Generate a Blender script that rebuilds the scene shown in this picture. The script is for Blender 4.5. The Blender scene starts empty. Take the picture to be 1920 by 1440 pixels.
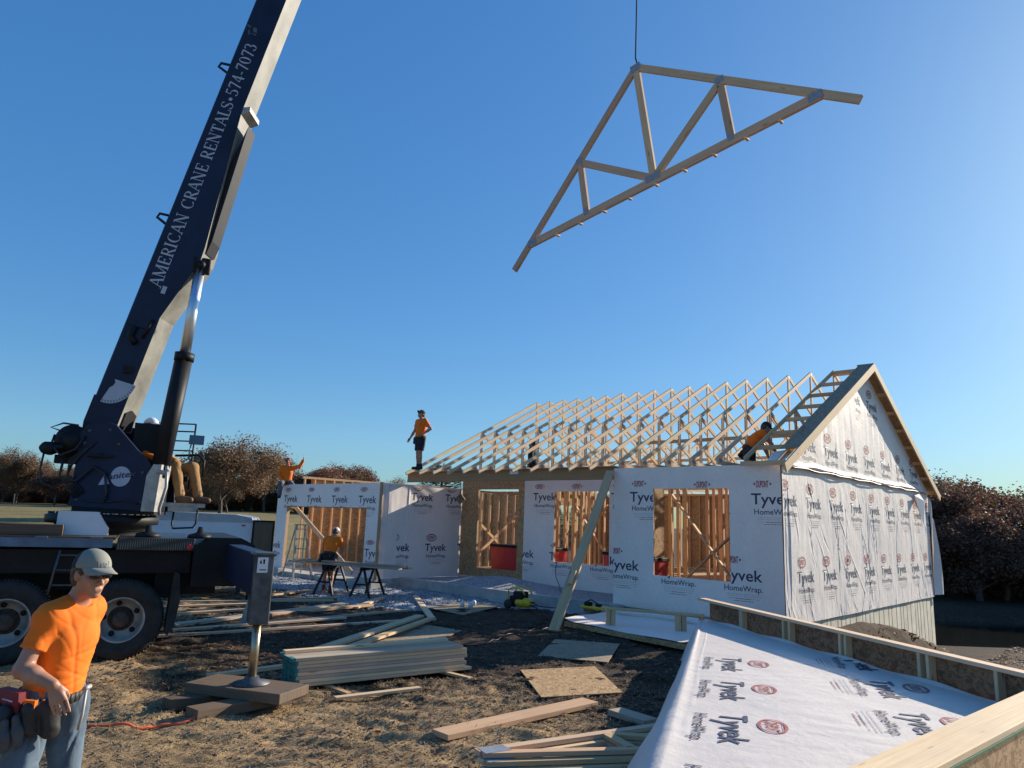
import bpy, bmesh, math, random
import numpy as np
from mathutils import Vector, Matrix
R = math.radians
rnd = random.Random(7)
scene = bpy.context.scene
COL = scene.collection

# ------------------------------------------------------------------ camera, sky, sun, exposure
cd = bpy.data.cameras.new("camera"); cam = bpy.data.objects.new("camera", cd); COL.objects.link(cam)
cd.sensor_fit = 'HORIZONTAL'; cd.sensor_width = 36.0; cd.lens = 36.0 * 1344.76 / 1920.0
cd.clip_start = 0.05; cd.clip_end = 2000.0
_p, _r = 0.1886, 0.0357
_f = Vector((0, math.cos(_p), math.sin(_p))); _u0 = Vector((0, -math.sin(_p), math.cos(_p))); _x0 = Vector((1, 0, 0))
_xr = _x0 * math.cos(_r) + _u0 * math.sin(_r); _ur = _u0 * math.cos(_r) - _x0 * math.sin(_r)
cam.matrix_world = Matrix(((_xr.x, _ur.x, -_f.x, 0), (_xr.y, _ur.y, -_f.y, 0), (_xr.z, _ur.z, -_f.z, 2.0), (0, 0, 0, 1)))
scene.camera = cam

SUN = Vector((2.10, 1.46, 1.0)).normalized()          # direction towards the sun
EL = math.asin(SUN.z); AZ = math.atan2(SUN.x, SUN.y)   # azimuth clockwise from +Y
w = bpy.data.worlds.new("World"); scene.world = w; w.use_nodes = True
nt = w.node_tree; bg = nt.nodes["Background"]
sky = nt.nodes.new("ShaderNodeTexSky"); sky.sky_type = 'NISHITA'; sky.sun_disc = False
sky.sun_elevation = EL; sky.sun_rotation = AZ
sky.altitude = 200; sky.air_density = 1.0; sky.dust_density = 0.8; sky.ozone_density = 1.0
def vmul(src, c):                                      # grade of the sky: a softer range and a clearer blue
    m = nt.nodes.new("ShaderNodeMix"); m.data_type = 'RGBA'; m.blend_type = 'MULTIPLY'; m.inputs[0].default_value = 1.0; m.clamp_result = False
    nt.links.new(src, m.inputs[6]); m.inputs[7].default_value = (c[0], c[1], c[2], 1); return m.outputs[2]
EXPO = 0.85
gam = nt.nodes.new("ShaderNodeGamma"); gam.inputs[1].default_value = 0.5; nt.links.new(vmul(sky.outputs[0], (.1, .1, .1)), gam.inputs[0])
hsv = nt.nodes.new("ShaderNodeHueSaturation"); hsv.inputs["Saturation"].default_value = 1.95; nt.links.new(gam.outputs[0], hsv.inputs["Color"])
SKS = 0.12; kk = 1 / (SKS * 2 ** EXPO)
nt.links.new(vmul(hsv.outputs[0], (.45 * kk, .73 * kk, 1.03 * kk)), bg.inputs[0]); bg.inputs[1].default_value = SKS
ld = bpy.data.lights.new("sun", 'SUN'); ld.energy = 4.5; ld.angle = R(0.5); ld.color = (1.0, 0.90, 0.75)
sun = bpy.data.objects.new("sun", ld); COL.objects.link(sun)
sun.rotation_euler = SUN.to_track_quat('Z', 'Y').to_euler(); sun.location = (20, 10, 30)
scene.view_settings.view_transform = 'Standard'; scene.view_settings.look = 'None'
scene.view_settings.gamma = 1.0; scene.view_settings.use_curve_mapping = False
scene.view_settings.exposure = EXPO
scene.cycles.max_bounces = 6; scene.cycles.transparent_max_bounces = 6
scene.cycles.use_adaptive_sampling = True
scene.cycles.use_denoising = True

# ------------------------------------------------------------------ helpers
def thing(name, label, cat, loc=(0, 0, 0), rz=0.0, group=None):
    o = bpy.data.objects.new(name, None); COL.objects.link(o)
    o.location = loc; o.rotation_euler = (0, 0, rz); o.empty_display_size = 0.1
    return tag(o, label, cat, group)
def tag(o, label=None, cat=None, group=None, kind=None):
    if label: o["label"] = label
    if cat: o["category"] = cat
    if group: o["group"] = group
    if kind: o["kind"] = kind
    return o
def link(name, me, mats, parent=None, smooth=False):
    o = bpy.data.objects.new(name, me); COL.objects.link(o)
    for m in (mats if isinstance(mats, (list, tuple)) else [mats]): me.materials.append(m)
    if parent is not None: o.parent = parent
    if smooth: me.polygons.foreach_set("use_smooth", [True] * len(me.polygons))
    return o
def copy_tree(o, parent=None):
    c = o.copy(); COL.objects.link(c)
    if parent is not None: c.parent = parent
    for ch in o.children: copy_tree(ch, c)
    return c
def V(*a): return Vector(a)
class MB:
    """collects shapes of ONE object; every face carries a UV whose U runs along the grain in metres"""
    def __init__(s): s.v = []; s.f = []; s.uv = []; s.mi = []; s.sm = []
    def face(s, pts, uv=None, mi=0, sm=False):
        i = len(s.v); s.v += [tuple(p) for p in pts]; s.f.append(list(range(i, i + len(pts))))
        s.uv.append(uv or [(p[0], p[1]) for p in pts]); s.mi.append(mi); s.sm.append(sm)
    def beam(s, p0, p1, w, h, up=(0, 0, 1), mi=0, cut0=0.0, cut1=0.0):
        """box from p0 to p1 (centre line), w across, h along up; cut shears the ends along the length per metre of h"""
        p0 = Vector(p0); p1 = Vector(p1); d = (p1 - p0); L = d.length; d.normalize()
        up = Vector(up); a = d.cross(up)
        if a.length < 1e-4: a = d.cross(Vector((0, 1, 0)))
        a.normalize(); b = a.cross(d)
        c = []
        for (p, cut) in ((p0, cut0), (p1, cut1)):
            for sx, sy in ((-1, -1), (1, -1), (1, 1), (-1, 1)):
                c.append(p + a * (sx * w / 2) + b * (sy * h / 2) + d * (cut * sy * h / 2))
        i = len(s.v); s.v += [tuple(q) for q in c]
        uo = rnd.uniform(0, 50); vo = rnd.uniform(0, 50)
        def add(idx, uv): s.f.append([i + k for k in idx]); s.uv.append(uv); s.mi.append(mi); s.sm.append(False)
        for k, (j, wd, off) in enumerate(((1, w, 0), (2, h, w), (3, w, w + h), (0, h, 2 * w + h))):
            add([k, j, j + 4, k + 4], [(uo, vo + off), (uo, vo + off + wd), (uo + L, vo + off + wd), (uo + L, vo + off)])
        add([3, 2, 1, 0], [(uo, vo), (uo + .02, vo + w), (uo + .02 + h * .1, vo + w), (uo + h * .1, vo)])
        add([4, 5, 6, 7], [(uo, vo), (uo + .02, vo + w), (uo + .02 + h * .1, vo + w), (uo + h * .1, vo)])
        return s
    def box(s, lo, hi, mi=0):
        a_, b_ = Vector(lo), Vector(hi); lo = Vector([min(p, q) for p, q in zip(a_, b_)]); hi = Vector([max(p, q) for p, q in zip(a_, b_)]); c = (lo + hi) / 2; e = hi - lo
        if e.x >= e.y and e.x >= e.z: s.beam((lo.x, c.y, c.z), (hi.x, c.y, c.z), e.y, e.z, (0, 0, 1), mi)
        elif e.y >= e.z: s.beam((c.x, lo.y, c.z), (c.x, hi.y, c.z), e.x, e.z, (0, 0, 1), mi)
        else: s.beam((c.x, c.y, lo.z), (c.x, c.y, hi.z), e.x, e.y, (0, 1, 0), mi)
        return s
    def tube(s, pts, rad, n=10, mi=0, caps=True):
        pts = [Vector(p) for p in pts]; m = len(pts)
        rads = rad if isinstance(rad, (list, tuple)) else [rad] * m
        base = len(s.v); prev = None; Ls = 0.0
        for k, p in enumerate(pts):
            d = (pts[min(k + 1, m - 1)] - pts[max(k - 1, 0)]).normalized()
            if prev is None: a = d.cross(Vector((0, 0, 1)) if abs(d.z) < .9 else Vector((0, 1, 0))).normalized()
            else: a = (prev - d * prev.dot(d)).normalized()
            prev = a; b = d.cross(a)
            for q in range(n):
                t = 2 * math.pi * q / n; s.v.append(tuple(p + (a * math.cos(t) + b * math.sin(t)) * rads[k]))
        for k in range(m - 1):
            L2 = Ls + (pts[k + 1] - pts[k]).length
            for q in range(n):
                q2 = (q + 1) % n; i = base + k * n
                s.f.append([i + q, i + q2, i + n + q2, i + n + q]); s.mi.append(mi); s.sm.append(True)
                s.uv.append([(Ls, q / n), (Ls, (q + 1) / n), (L2, (q + 1) / n), (L2, q / n)])
            Ls = L2
        if caps:
            for (i, rev) in ((base, True), (base + (m - 1) * n, False)):
                idx = [i + q for q in range(n)]
                s.f.append(idx[::-1] if rev else idx); s.mi.append(mi); s.sm.append(False)
                s.uv.append([(math.cos(6.283 * q / n) * .05, math.sin(6.283 * q / n) * .05) for q in range(n)])
        return s
    def prism(s, poly, dvec, mi=0, msd=None):
        """planar polygon (3D points) extruded by dvec"""
        a = [Vector(p) for p in poly]; d = Vector(dvec); b = [p + d for p in a]; n = len(a)
        e = (a[1] - a[0]).normalized(); nn = (a[1] - a[0]).cross(a[-1] - a[0]).normalized(); g = nn.cross(e)
        uv = [((p - a[0]).dot(e), (p - a[0]).dot(g)) for p in a]
        s.face(a if nn.dot(d) < 0 else a[::-1], uv if nn.dot(d) < 0 else uv[::-1], mi)
        s.face(b if nn.dot(d) > 0 else b[::-1], uv if nn.dot(d) > 0 else uv[::-1], mi if msd is None else mi)
        for k in range(n):
            j = (k + 1) % n; L = (a[j] - a[k]).length
            q = [a[k], a[j], b[j], b[k]]
            if nn.dot(d) < 0: q = q[::-1]
            s.face(q, [(0, 0), (L, 0), (L, d.length), (0, d.length)], mi if msd is None else msd)
        return s
    def lathe(s, prof, c, axis, n=32, mi=0):
        """prof: list of (radius, height along axis)"""
        c = Vector(c); ax = Vector(axis).normalized()
        a = ax.cross(Vector((0, 0, 1)) if abs(ax.z) < .9 else Vector((0, 1, 0))).normalized(); b = ax.cross(a)
        base = len(s.v); m = len(prof)
        for (r, h) in prof:
            for q in range(n):
                t = 2 * math.pi * q / n; s.v.append(tuple(c + ax * h + (a * math.cos(t) + b * math.sin(t)) * r))
        for k in range(m - 1):
            for q in range(n):
                q2 = (q + 1) % n; i = base + k * n
                s.f.append([i + q, i + q2, i + n + q2, i + n + q]); s.mi.append(mi); s.sm.append(True)
                s.uv.append([(q / n, prof[k][1]), ((q + 1) / n, prof[k][1]), ((q + 1) / n, prof[k + 1][1]), (q / n, prof[k + 1][1])])
        return s
    def build(s, name, mats, parent=None, bevel=0.0, smooth=None, weld=False):
        me = bpy.data.meshes.new(name); me.from_pydata(s.v, [], s.f)
        ul = me.uv_layers.new(name="UVMap")
        ul.data.foreach_set("uv", [c for f in s.uv for p in f for c in p])
        o = link(name, me, mats, parent)
        me.polygons.foreach_set("material_index", s.mi)
        me.polygons.foreach_set("use_smooth", s.sm if smooth is None else [smooth] * len(s.f))
        if weld:
            bm = bmesh.new(); bm.from_mesh(me); bmesh.ops.remove_doubles(bm, verts=bm.verts[:], dist=1e-4); bm.to_mesh(me); bm.free()
        me.update()
        if bevel > 0:
            b = o.modifiers.new("bevel", 'BEVEL'); b.width = bevel; b.segments = 2; b.limit_method = 'ANGLE'; b.angle_limit = R(40)
        return o
def solo(name, label, cat, mb, mats, loc=(0, 0, 0), rz=0.0, group=None, bevel=0.0, rot=None):
    o = mb.build(name, mats, None, bevel); o.location = loc
    o.rotation_euler = rot if rot else (0, 0, rz)
    return tag(o, label, cat, group)

# ------------------------------------------------------------------ value noise (numpy) for terrain and folds
_perm = np.random.RandomState(3).rand(256, 256).astype(np.float32)
def vnoise(x, y):
    xi = np.floor(x).astype(int); yi = np.floor(y).astype(int); fx = x - xi; fy = y - yi
    fx = fx * fx * (3 - 2 * fx); fy = fy * fy * (3 - 2 * fy)
    a = _perm[xi & 255, yi & 255]; b = _perm[(xi + 1) & 255, yi & 255]; c = _perm[xi & 255, (yi + 1) & 255]; d = _perm[(xi + 1) & 255, (yi + 1) & 255]
    return (a * (1 - fx) + b * fx) * (1 - fy) + (c * (1 - fx) + d * fx) * fy - 0.5
def sstep(a, b, x):
    t = np.clip((x - a) / (b - a), 0, 1); return t * t * (3 - 2 * t)

# ------------------------------------------------------------------ materials
class NT:
    def __init__(s, name):
        s.m = bpy.data.materials.new(name); s.m.use_nodes = True; s.t = s.m.node_tree; s.b = s.t.nodes["Principled BSDF"]
    def n(s, typ, **kw):
        nd = s.t.nodes.new(typ)
        for k, v in kw.items():
            if hasattr(nd, k): setattr(nd, k, v)
        return nd
    def l(s, a, b): s.t.links.new(a, b)
    def coord(s, which="Object", scale=(1, 1, 1)):
        tc = s.n("ShaderNodeTexCoord"); mp = s.n("ShaderNodeMapping"); mp.inputs["Scale"].default_value = scale
        s.l(tc.outputs[which], mp.inputs[0]); return mp.outputs[0]
    def noise(s, vec, scale, detail=4, rough=.6):
        nd = s.n("ShaderNodeTexNoise"); nd.inputs["Scale"].default_value = scale; nd.inputs["Detail"].default_value = detail
        nd.inputs["Roughness"].default_value = rough; s.l(vec, nd.inputs["Vector"]); return nd.outputs["Fac"]
    def ramp(s, fac, stops):
        nd = s.n("ShaderNodeValToRGB"); cr = nd.color_ramp
        while len(cr.elements) > len(stops): cr.elements.remove(cr.elements[-1])
        while len(cr.elements) < len(stops): cr.elements.new(0.5)
        for e, (p, c) in zip(cr.elements, stops):
            e.position = p; e.color = (c[0], c[1], c[2], 1) if isinstance(c, (tuple, list)) else (c, c, c, 1)
        s.l(fac, nd.inputs[0]); return nd.outputs[0]
    def mix(s, fac, a, b, mode='MIX'):
        nd = s.n("ShaderNodeMix"); nd.data_type = 'RGBA'; nd.blend_type = mode
        if isinstance(fac, (int, float)): nd.inputs[0].default_value = fac
        else: s.l(fac, nd.inputs[0])
        for i, v in ((6, a), (7, b)):
            if isinstance(v, (tuple, list)): nd.inputs[i].default_value = (v[0], v[1], v[2], 1)
            else: s.l(v, nd.inputs[i])
        return nd.outputs[2]
    def math(s, op, a, b=None):
        nd = s.n("ShaderNodeMath"); nd.operation = op
        for i, v in ((0, a), (1, b)):
            if v is None: continue
            if isinstance(v, (int, float)): nd.inputs[i].default_value = v
            else: s.l(v, nd.inputs[i])
        return nd.outputs[0]
    def bump(s, h, strength=.3, dist=.01):
        nd = s.n("ShaderNodeBump"); nd.inputs["Strength"].default_value = strength; nd.inputs["Distance"].default_value = dist
        s.l(h, nd.inputs["Height"]); s.l(nd.outputs[0], s.b.inputs["Normal"])
    def col(s, c):
        if isinstance(c, (tuple, list)): s.b.inputs["Base Color"].default_value = (c[0], c[1], c[2], 1)
        else: s.l(c, s.b.inputs["Base Color"])
    def set(s, **kw):
        for k, v in kw.items(): s.b.inputs[k.replace("_", " ")].default_value = v
def m_plain(name, c, rough=.6, metal=0.0, var=.25, scale=6.0, bump=0.0, bscale=60, spec=None, coord="Object"):
    t = NT(name); v = t.coord(coord); n = t.noise(v, scale, 5)
    lo = [x * (1 - var) for x in c]; hi = [min(1, x * (1 + var)) for x in c]
    t.col(t.ramp(n, [(.3, lo), (.7, hi)])); t.set(Roughness=rough, Metallic=metal)
    if spec is not None: t.b.inputs["Specular IOR Level"].default_value = spec
    if bump: t.bump(t.noise(v, bscale, 4), bump, .005)
    return t.m
def m_wood(name, c1, c2, dirt=(.25, .22, .19), dirtamt=.25, grain=1.0):
    t = NT(name); uv = t.coord("UV")
    def sc(x, y):
        mp = t.n("ShaderNodeMapping"); mp.inputs["Scale"].default_value = (x, y, 1); t.l(uv, mp.inputs[0]); return mp.outputs[0]
    g = t.noise(sc(1.2, 55), 1.0, 5, .65); g2 = t.noise(sc(.5, 9), 1.0, 3)
    base = t.ramp(g, [(.32, c2), (.62, c1)])
    base = t.mix(t.ramp(g2, [(.35, .0), (.7, .55)]), base, [x * .78 for x in c1])
    vo = t.n("ShaderNodeTexVoronoi"); vo.inputs["Scale"].default_value = 1.0; t.l(sc(1.6, 9), vo.inputs["Vector"])
    kn = t.ramp(vo.outputs["Distance"], [(.05, .85), (.13, 0.0)])
    base = t.mix(kn, base, [c2[0] * .45, c2[1] * .35, c2[2] * .28])
    d = t.ramp(t.noise(t.coord("Object"), 1.3, 5), [(.48, 0.0), (.75, dirtamt)])
    base = t.mix(d, base, dirt)
    oi = t.n("ShaderNodeObjectInfo"); hs = t.n("ShaderNodeHueSaturation")
    t.l(t.math('ADD', t.math('MULTIPLY', oi.outputs["Random"], .3), .85), hs.inputs["Value"]); t.l(base, hs.inputs["Color"])
    wn = t.n("ShaderNodeTexWhiteNoise"); wn.noise_dimensions = '1D'; t.l(oi.outputs["Random"], wn.inputs["W"]); t.l(t.math('ADD', t.math('MULTIPLY', wn.outputs["Value"], .022), .482), hs.inputs["Hue"])
    t.col(hs.outputs[0]); t.set(Roughness=.75); t.b.inputs["Specular IOR Level"].default_value = .25
    t.bump(g, .25 * grain, .003); return t.m
def m_osb(name, c, dark, red=False):
    t = NT(name); uv = t.coord("UV")
    mp = t.n("ShaderNodeMapping"); mp.inputs["Scale"].default_value = (24, 40, 1); t.l(uv, mp.inputs[0])
    wob = t.noise(uv, 6, 3); mx = t.n("ShaderNodeVectorMath"); mx.operation = 'ADD'; t.l(mp.outputs[0], mx.inputs[0])
    cv = t.n("ShaderNodeCombineXYZ"); t.l(t.math('MULTIPLY', wob, 8), cv.inputs[0]); t.l(t.math('MULTIPLY', t.noise(uv, 9, 2), 8), cv.inputs[1])
    t.l(cv.outputs[0], mx.inputs[1])
    vo = t.n("ShaderNodeTexVoronoi"); vo.inputs["Scale"].default_value = 1.0; t.l(mx.outputs[0], vo.inputs["Vector"])
    sp = t.n("ShaderNodeSeparateColor"); t.l(vo.outputs["Color"], sp.inputs[0])
    col = t.ramp(sp.outputs[0], [(0, dark), (.3, [a * .6 + b * .4 for a, b in zip(dark, c)]), (.6, c), (1, [min(1, x * 1.25) for x in c])])
    fine = t.noise(uv, 130, 3); col = t.mix(.35, col, t.ramp(fine, [(.3, dark), (.7, c)]))
    t.col(col); t.set(Roughness=.8); t.b.inputs["Specular IOR Level"].default_value = .25; t.bump(sp.outputs[1], .3, .002); return t.m
def m_wrap(name, c=(.90, .80, .73), bstr=.35, fuzz=.10, csc=17):
    t = NT(name); v = t.coord("Object"); n = t.noise(v, 1.3, 5); f = t.noise(v, 90, 3)
    cl = t.ramp(n, [(.3, [x * .9 for x in c]), (.7, c)])
    cl = t.mix(t.ramp(t.noise(v, 14, 5), [(.5, 0.0), (.75, .22)]), cl, (.46, .45, .46))
    t.col(cl); t.set(Roughness=.5); t.b.inputs["Specular IOR Level"].default_value = .35
    wv = t.n("ShaderNodeTexWave"); wv.wave_type = 'BANDS'; wv.bands_direction = 'Y'; wv.inputs["Scale"].default_value = .9
    wv.inputs["Distortion"].default_value = 14; wv.inputs["Detail"].default_value = 4; wv.inputs["Detail Scale"].default_value = .8; t.l(v, wv.inputs["Vector"])
    cr = t.noise(v, csc, 4 if csc < 10 else 6, .6 if csc < 10 else .75); cr2 = t.math('ABSOLUTE', t.math('SUBTRACT', cr, .5))
    h = t.math('ADD', t.math('ADD', t.math('MULTIPLY', wv.outputs["Fac"], .3), t.math('MULTIPLY', f, fuzz)), t.math('MULTIPLY', cr2, -1.1))
    t.bump(h, bstr, .012); return t.m
M = {}
M['pine'] = m_wood("pine", (.70, .49, .27), (.53, .33, .155), dirtamt=.2)
M['osb_sunlit'] = m_osb("osb_sunlit", (.66, .38, .16), (.32, .16, .06))  # strand board brightened in colour for sunlight on the garage's inside walls
M['pine_pale'] = m_wood("pine_pale", (.77, .59, .36), (.63, .445, .24), dirtamt=.22)
M['pine_grey'] = m_wood("pine_grey", (.50, .41, .30), (.36, .28, .19), dirtamt=.5)
M['pine_orange'] = m_wood("pine_orange", (.76, .52, .28), (.58, .36, .16), dirtamt=.1)
M['timber_old'] = m_wood("timber_old", (.18, .125, .08), (.085, .055, .034), dirt=(.12, .10, .08), dirtamt=.5)
M['lvl'] = m_wood("lvl", (.47, .29, .14), (.30, .17, .08), dirtamt=.2)
M['pine_red'] = m_wood("pine_red", (.62, .45, .29), (.42, .275, .165), dirtamt=.2)
M['hub'] = m_plain("hub_rust", (.07, .05, .038), .8, var=.5, scale=12)
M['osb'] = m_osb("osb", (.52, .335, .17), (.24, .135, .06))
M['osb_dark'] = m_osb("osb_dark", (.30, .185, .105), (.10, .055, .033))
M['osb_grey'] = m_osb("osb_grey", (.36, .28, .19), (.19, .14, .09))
M['wrap'] = m_wrap("house_wrap"); M['wrap_fold'] = m_wrap("house_wrap_creased", (.90, .805, .735), .5)
M['wrap_toned'] = m_wrap("house_wrap_toned", (.74, .665, .60), .75, .03, 6); M['ink'] = m_plain("ink_navy", (.035, .04, .085), .6, var=.15); M['ink_red'] = m_plain("ink_red", (.36, .05, .055), .6, var=.15)  # lying panel's wrap has its colour darkened so full sun does not overexpose it
M['ink_grey'] = m_plain("ink_grey", (.30, .31, .36), .6, var=.1)
M['ink_navy_worn'] = m_plain("ink_navy_worn", (.06, .065, .11), .6, var=.3, scale=20)
M['ink_red_worn'] = m_plain("ink_red_worn", (.38, .10, .10), .6, var=.3, scale=20)
M['seam'] = m_plain("seam_tape", (.16, .05, .05), .5)
M['concrete'] = m_plain("concrete", (.40, .385, .35), .9, var=.22, scale=3, bump=.3, bscale=50)
M['concrete_form'] = m_plain("concrete_formed", (.66, .59, .45), .9, var=.22, scale=2.5, bump=.3, bscale=40)
M['navy'] = m_plain("navy_paint", (.010, .017, .046), .5, var=.3, scale=2.0, spec=.25)
M['black'] = m_plain("black_paint", (.011, .011, .013), .55, var=.4, scale=4, spec=.25)
M['rubber'] = m_plain("rubber", (.028, .027, .026), .85, var=.4, scale=7, bump=.3, bscale=60)
M['rim'] = m_plain("rim_steel", (.36, .34, .31), .5, .2, var=.35, scale=6)
M['steel'] = m_plain("worn_steel", (.09, .095, .10), .5, .4, var=.5, scale=7)
M['chrome'] = m_plain("chrome", (.62, .66, .72), .38, 1.0, var=.05)
M['boom_cream'] = m_plain("boom_cream", (.19, .185, .16), .6, var=.45, scale=1.6, bump=.1, bscale=20)
M['blue_rail'] = m_plain("blue_rail", (.10, .15, .22), .5, .2, var=.4, scale=3)
M['white_paint'] = m_plain("white_paint", (.70, .72, .76), .4, var=.08, scale=2)
M['grey_paint'] = m_plain("grey_paint", (.42, .43, .43), .5, var=.15)
M['letter'] = m_plain("letter_white", (.40, .44, .52), .6, var=.08)
M['red_plastic'] = m_plain("red_plastic", (.50, .035, .04), .4, var=.15)
M['galv'] = m_plain("galvanised", (.27, .30, .34), .6, .25, var=.2, scale=25, spec=.2)
M['yellow'] = m_plain("tool_yellow", (.72, .47, .02), .4, var=.15, scale=10)
M['orange'] = m_plain("shirt_orange", (.84, .165, .004), .85, var=.12, scale=3, bump=.15, bscale=25)
M['orange_hi'] = m_plain("hose_orange", (.70, .12, .05), .5, var=.15)
M['denim'] = m_plain("denim", (.085, .125, .17), .9, var=.4, scale=5, bump=.25, bscale=120)
M['tan'] = m_plain("canvas_tan", (.30, .165, .06), .9, var=.2, scale=5, bump=.2, bscale=60)
M['dark_cloth'] = m_plain("dark_cloth", (.018, .019, .024), .9, var=.3, bump=.2, bscale=50)
M['shorts_grey'] = m_plain("shorts_grey", (.10, .10, .11), .9, var=.2)
M['leather'] = m_plain("boot_leather", (.10, .055, .03), .7, var=.3)
M['belt_black'] = m_plain("belt_leather", (.022, .021, .022), .6, var=.3, bump=.2, bscale=60)
M['pouch_red'] = m_plain("pouch_red", (.17, .012, .022), .6, var=.25)
M['glove'] = m_plain("glove_grey", (.075, .075, .08), .85, var=.25, bump=.3, bscale=80)
M['cap_grey'] = m_plain("cap_grey", (.23, .235, .20), .85, var=.1, bump=.15, bscale=150)
M['hair'] = m_plain("hair_brown", (.06, .032, .018), .6, var=.4, scale=40, bump=.5, bscale=90)
M['lens'] = m_plain("dark_lens", (.01, .01, .012), .1, var=0.0)
M['sq_blue'] = m_plain("square_blue", (.08, .28, .45), .3, .4, var=.1)
M['green_edge'] = m_plain("edge_green", (.045, .17, .075), .8, var=.3, scale=30)
M['teal_end'] = m_plain("end_seal_teal", (.02, .16, .16), .7, var=.35, scale=14)
M['cord'] = m_plain("cord_black", (.02, .018, .018), .5)
M['brass'] = m_plain("cylinder_bronze", (.40, .33, .22), .3, .8, var=.25, scale=9)
M['glassy'] = m_plain("sign_blue", (.05, .13, .22), .2, var=.1)
def m_skin():
    t = NT("skin"); v = t.coord("Object"); n = t.noise(v, 9, 4)
    t.col(t.ramp(n, [(.3, (.34, .165, .105)), (.7, (.45, .24, .16))])); t.set(Roughness=.5)
    try: t.b.inputs["Subsurface Weight"].default_value = .08; t.b.inputs["Subsurface Radius"].default_value = (.01, .004, .002)
    except Exception: pass
    return t.m
M['skin'] = m_skin()
def m_diamond():
    t = NT("diamond_plate"); v = t.coord("UV", (22, 22, 22)); t.col((.10, .10, .10)); t.set(Roughness=.4, Metallic=.7)
    ck = t.n("ShaderNodeTexWave"); ck.wave_type = 'BANDS'; ck.bands_direction = 'DIAGONAL'; ck.inputs["Scale"].default_value = 1.0; t.l(v, ck.inputs["Vector"])
    mp = t.n("ShaderNodeMapping"); mp.inputs["Rotation"].default_value = (0, 0, R(90)); t.l(v, mp.inputs[0])
    c2 = t.n("ShaderNodeTexWave"); c2.wave_type = 'BANDS'; c2.bands_direction = 'DIAGONAL'; c2.inputs["Scale"].default_value = 1.0; t.l(mp.outputs[0], c2.inputs["Vector"])
    h = t.math('MULTIPLY', ck.outputs["Fac"], c2.outputs["Fac"]); t.bump(h, .9, .004)
    t.col(t.ramp(h, [(.2, (.045, .045, .045)), (.7, (.17, .17, .165))])); return t.m
M['diamond'] = m_diamond()
def m_leaf(name, c1, c2, c3):
    t = NT(name); geo = t.n("ShaderNodeNewGeometry"); oi = t.n("ShaderNodeObjectInfo")
    n = t.noise(t.coord("Object"), .45, 4)
    k = t.math('ADD', t.math('MULTIPLY', geo.outputs["Random Per Island"], .6), t.math('MULTIPLY', n, .4))
    cl = t.ramp(k, [(.25, c1), (.5, c2), (.8, c3)])
    hs = t.n("ShaderNodeHueSaturation"); t.l(t.math('ADD', t.math('MULTIPLY', oi.outputs["Random"], .5), .75), hs.inputs["Value"]); t.l(cl, hs.inputs["Color"])
    t.col(hs.outputs[0]); t.set(Roughness=.7)
    tr = t.n("ShaderNodeBsdfTranslucent"); t.l(hs.outputs[0], tr.inputs[0])
    mx = t.n("ShaderNodeMixShader"); mx.inputs[0].default_value = .3
    t.l(t.b.outputs[0], mx.inputs[1]); t.l(tr.outputs[0], mx.inputs[2]); t.l(mx.outputs[0], t.t.nodes["Material Output"].inputs[0]); return t.m
M['leaf_rust'] = m_leaf("leaves_rust", (.085, .048, .034), (.16, .085, .055), (.28, .15, .09))
M['leaf_brown'] = m_leaf("leaves_brown", (.095, .058, .034), (.18, .11, .062), (.28, .175, .095))
M['leaf_red'] = m_leaf("leaves_red", (.10, .045, .032), (.20, .09, .055), (.30, .15, .08))
M['leaf_gold'] = m_leaf("leaves_tan", (.10, .06, .03), (.17, .105, .055), (.24, .15, .075))
M['needle'] = m_leaf("needles", (.012, .022, .012), (.02, .035, .018), (.03, .05, .025))
M['bark'] = m_plain("bark", (.085, .065, .05), .9, var=.4, scale=4, bump=.5, bscale=20)
M['litter'] = m_leaf("leaf_litter", (.10, .05, .025), (.20, .10, .05), (.33, .20, .11))
M['clod'] = m_plain("soil_clods", (.20, .135, .075), .95, var=.45, scale=3, bump=.5, bscale=40)
M['stone'] = m_leaf("gravel_stone", (.24, .25, .27), (.36, .37, .39), (.52, .53, .55))
# ------------------------------------------------------------------ the house frame's own axes: x = v (away), y = u (to the left), z up
AX, AY, HZ, YAW = 5.3255, 14.0998, 3.2476, 0.8245
def HW(u, v, z=0.0):
    c, s = math.cos(YAW), math.sin(YAW)
    return Vector((AX + v * c - u * s, AY + v * s + u * c, z))
def uv_of(x, y):
    c, s = math.cos(YAW), math.sin(YAW); dx = x - AX; dy = y - AY
    return -s * dx + c * dy, c * dx + s * dy

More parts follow.
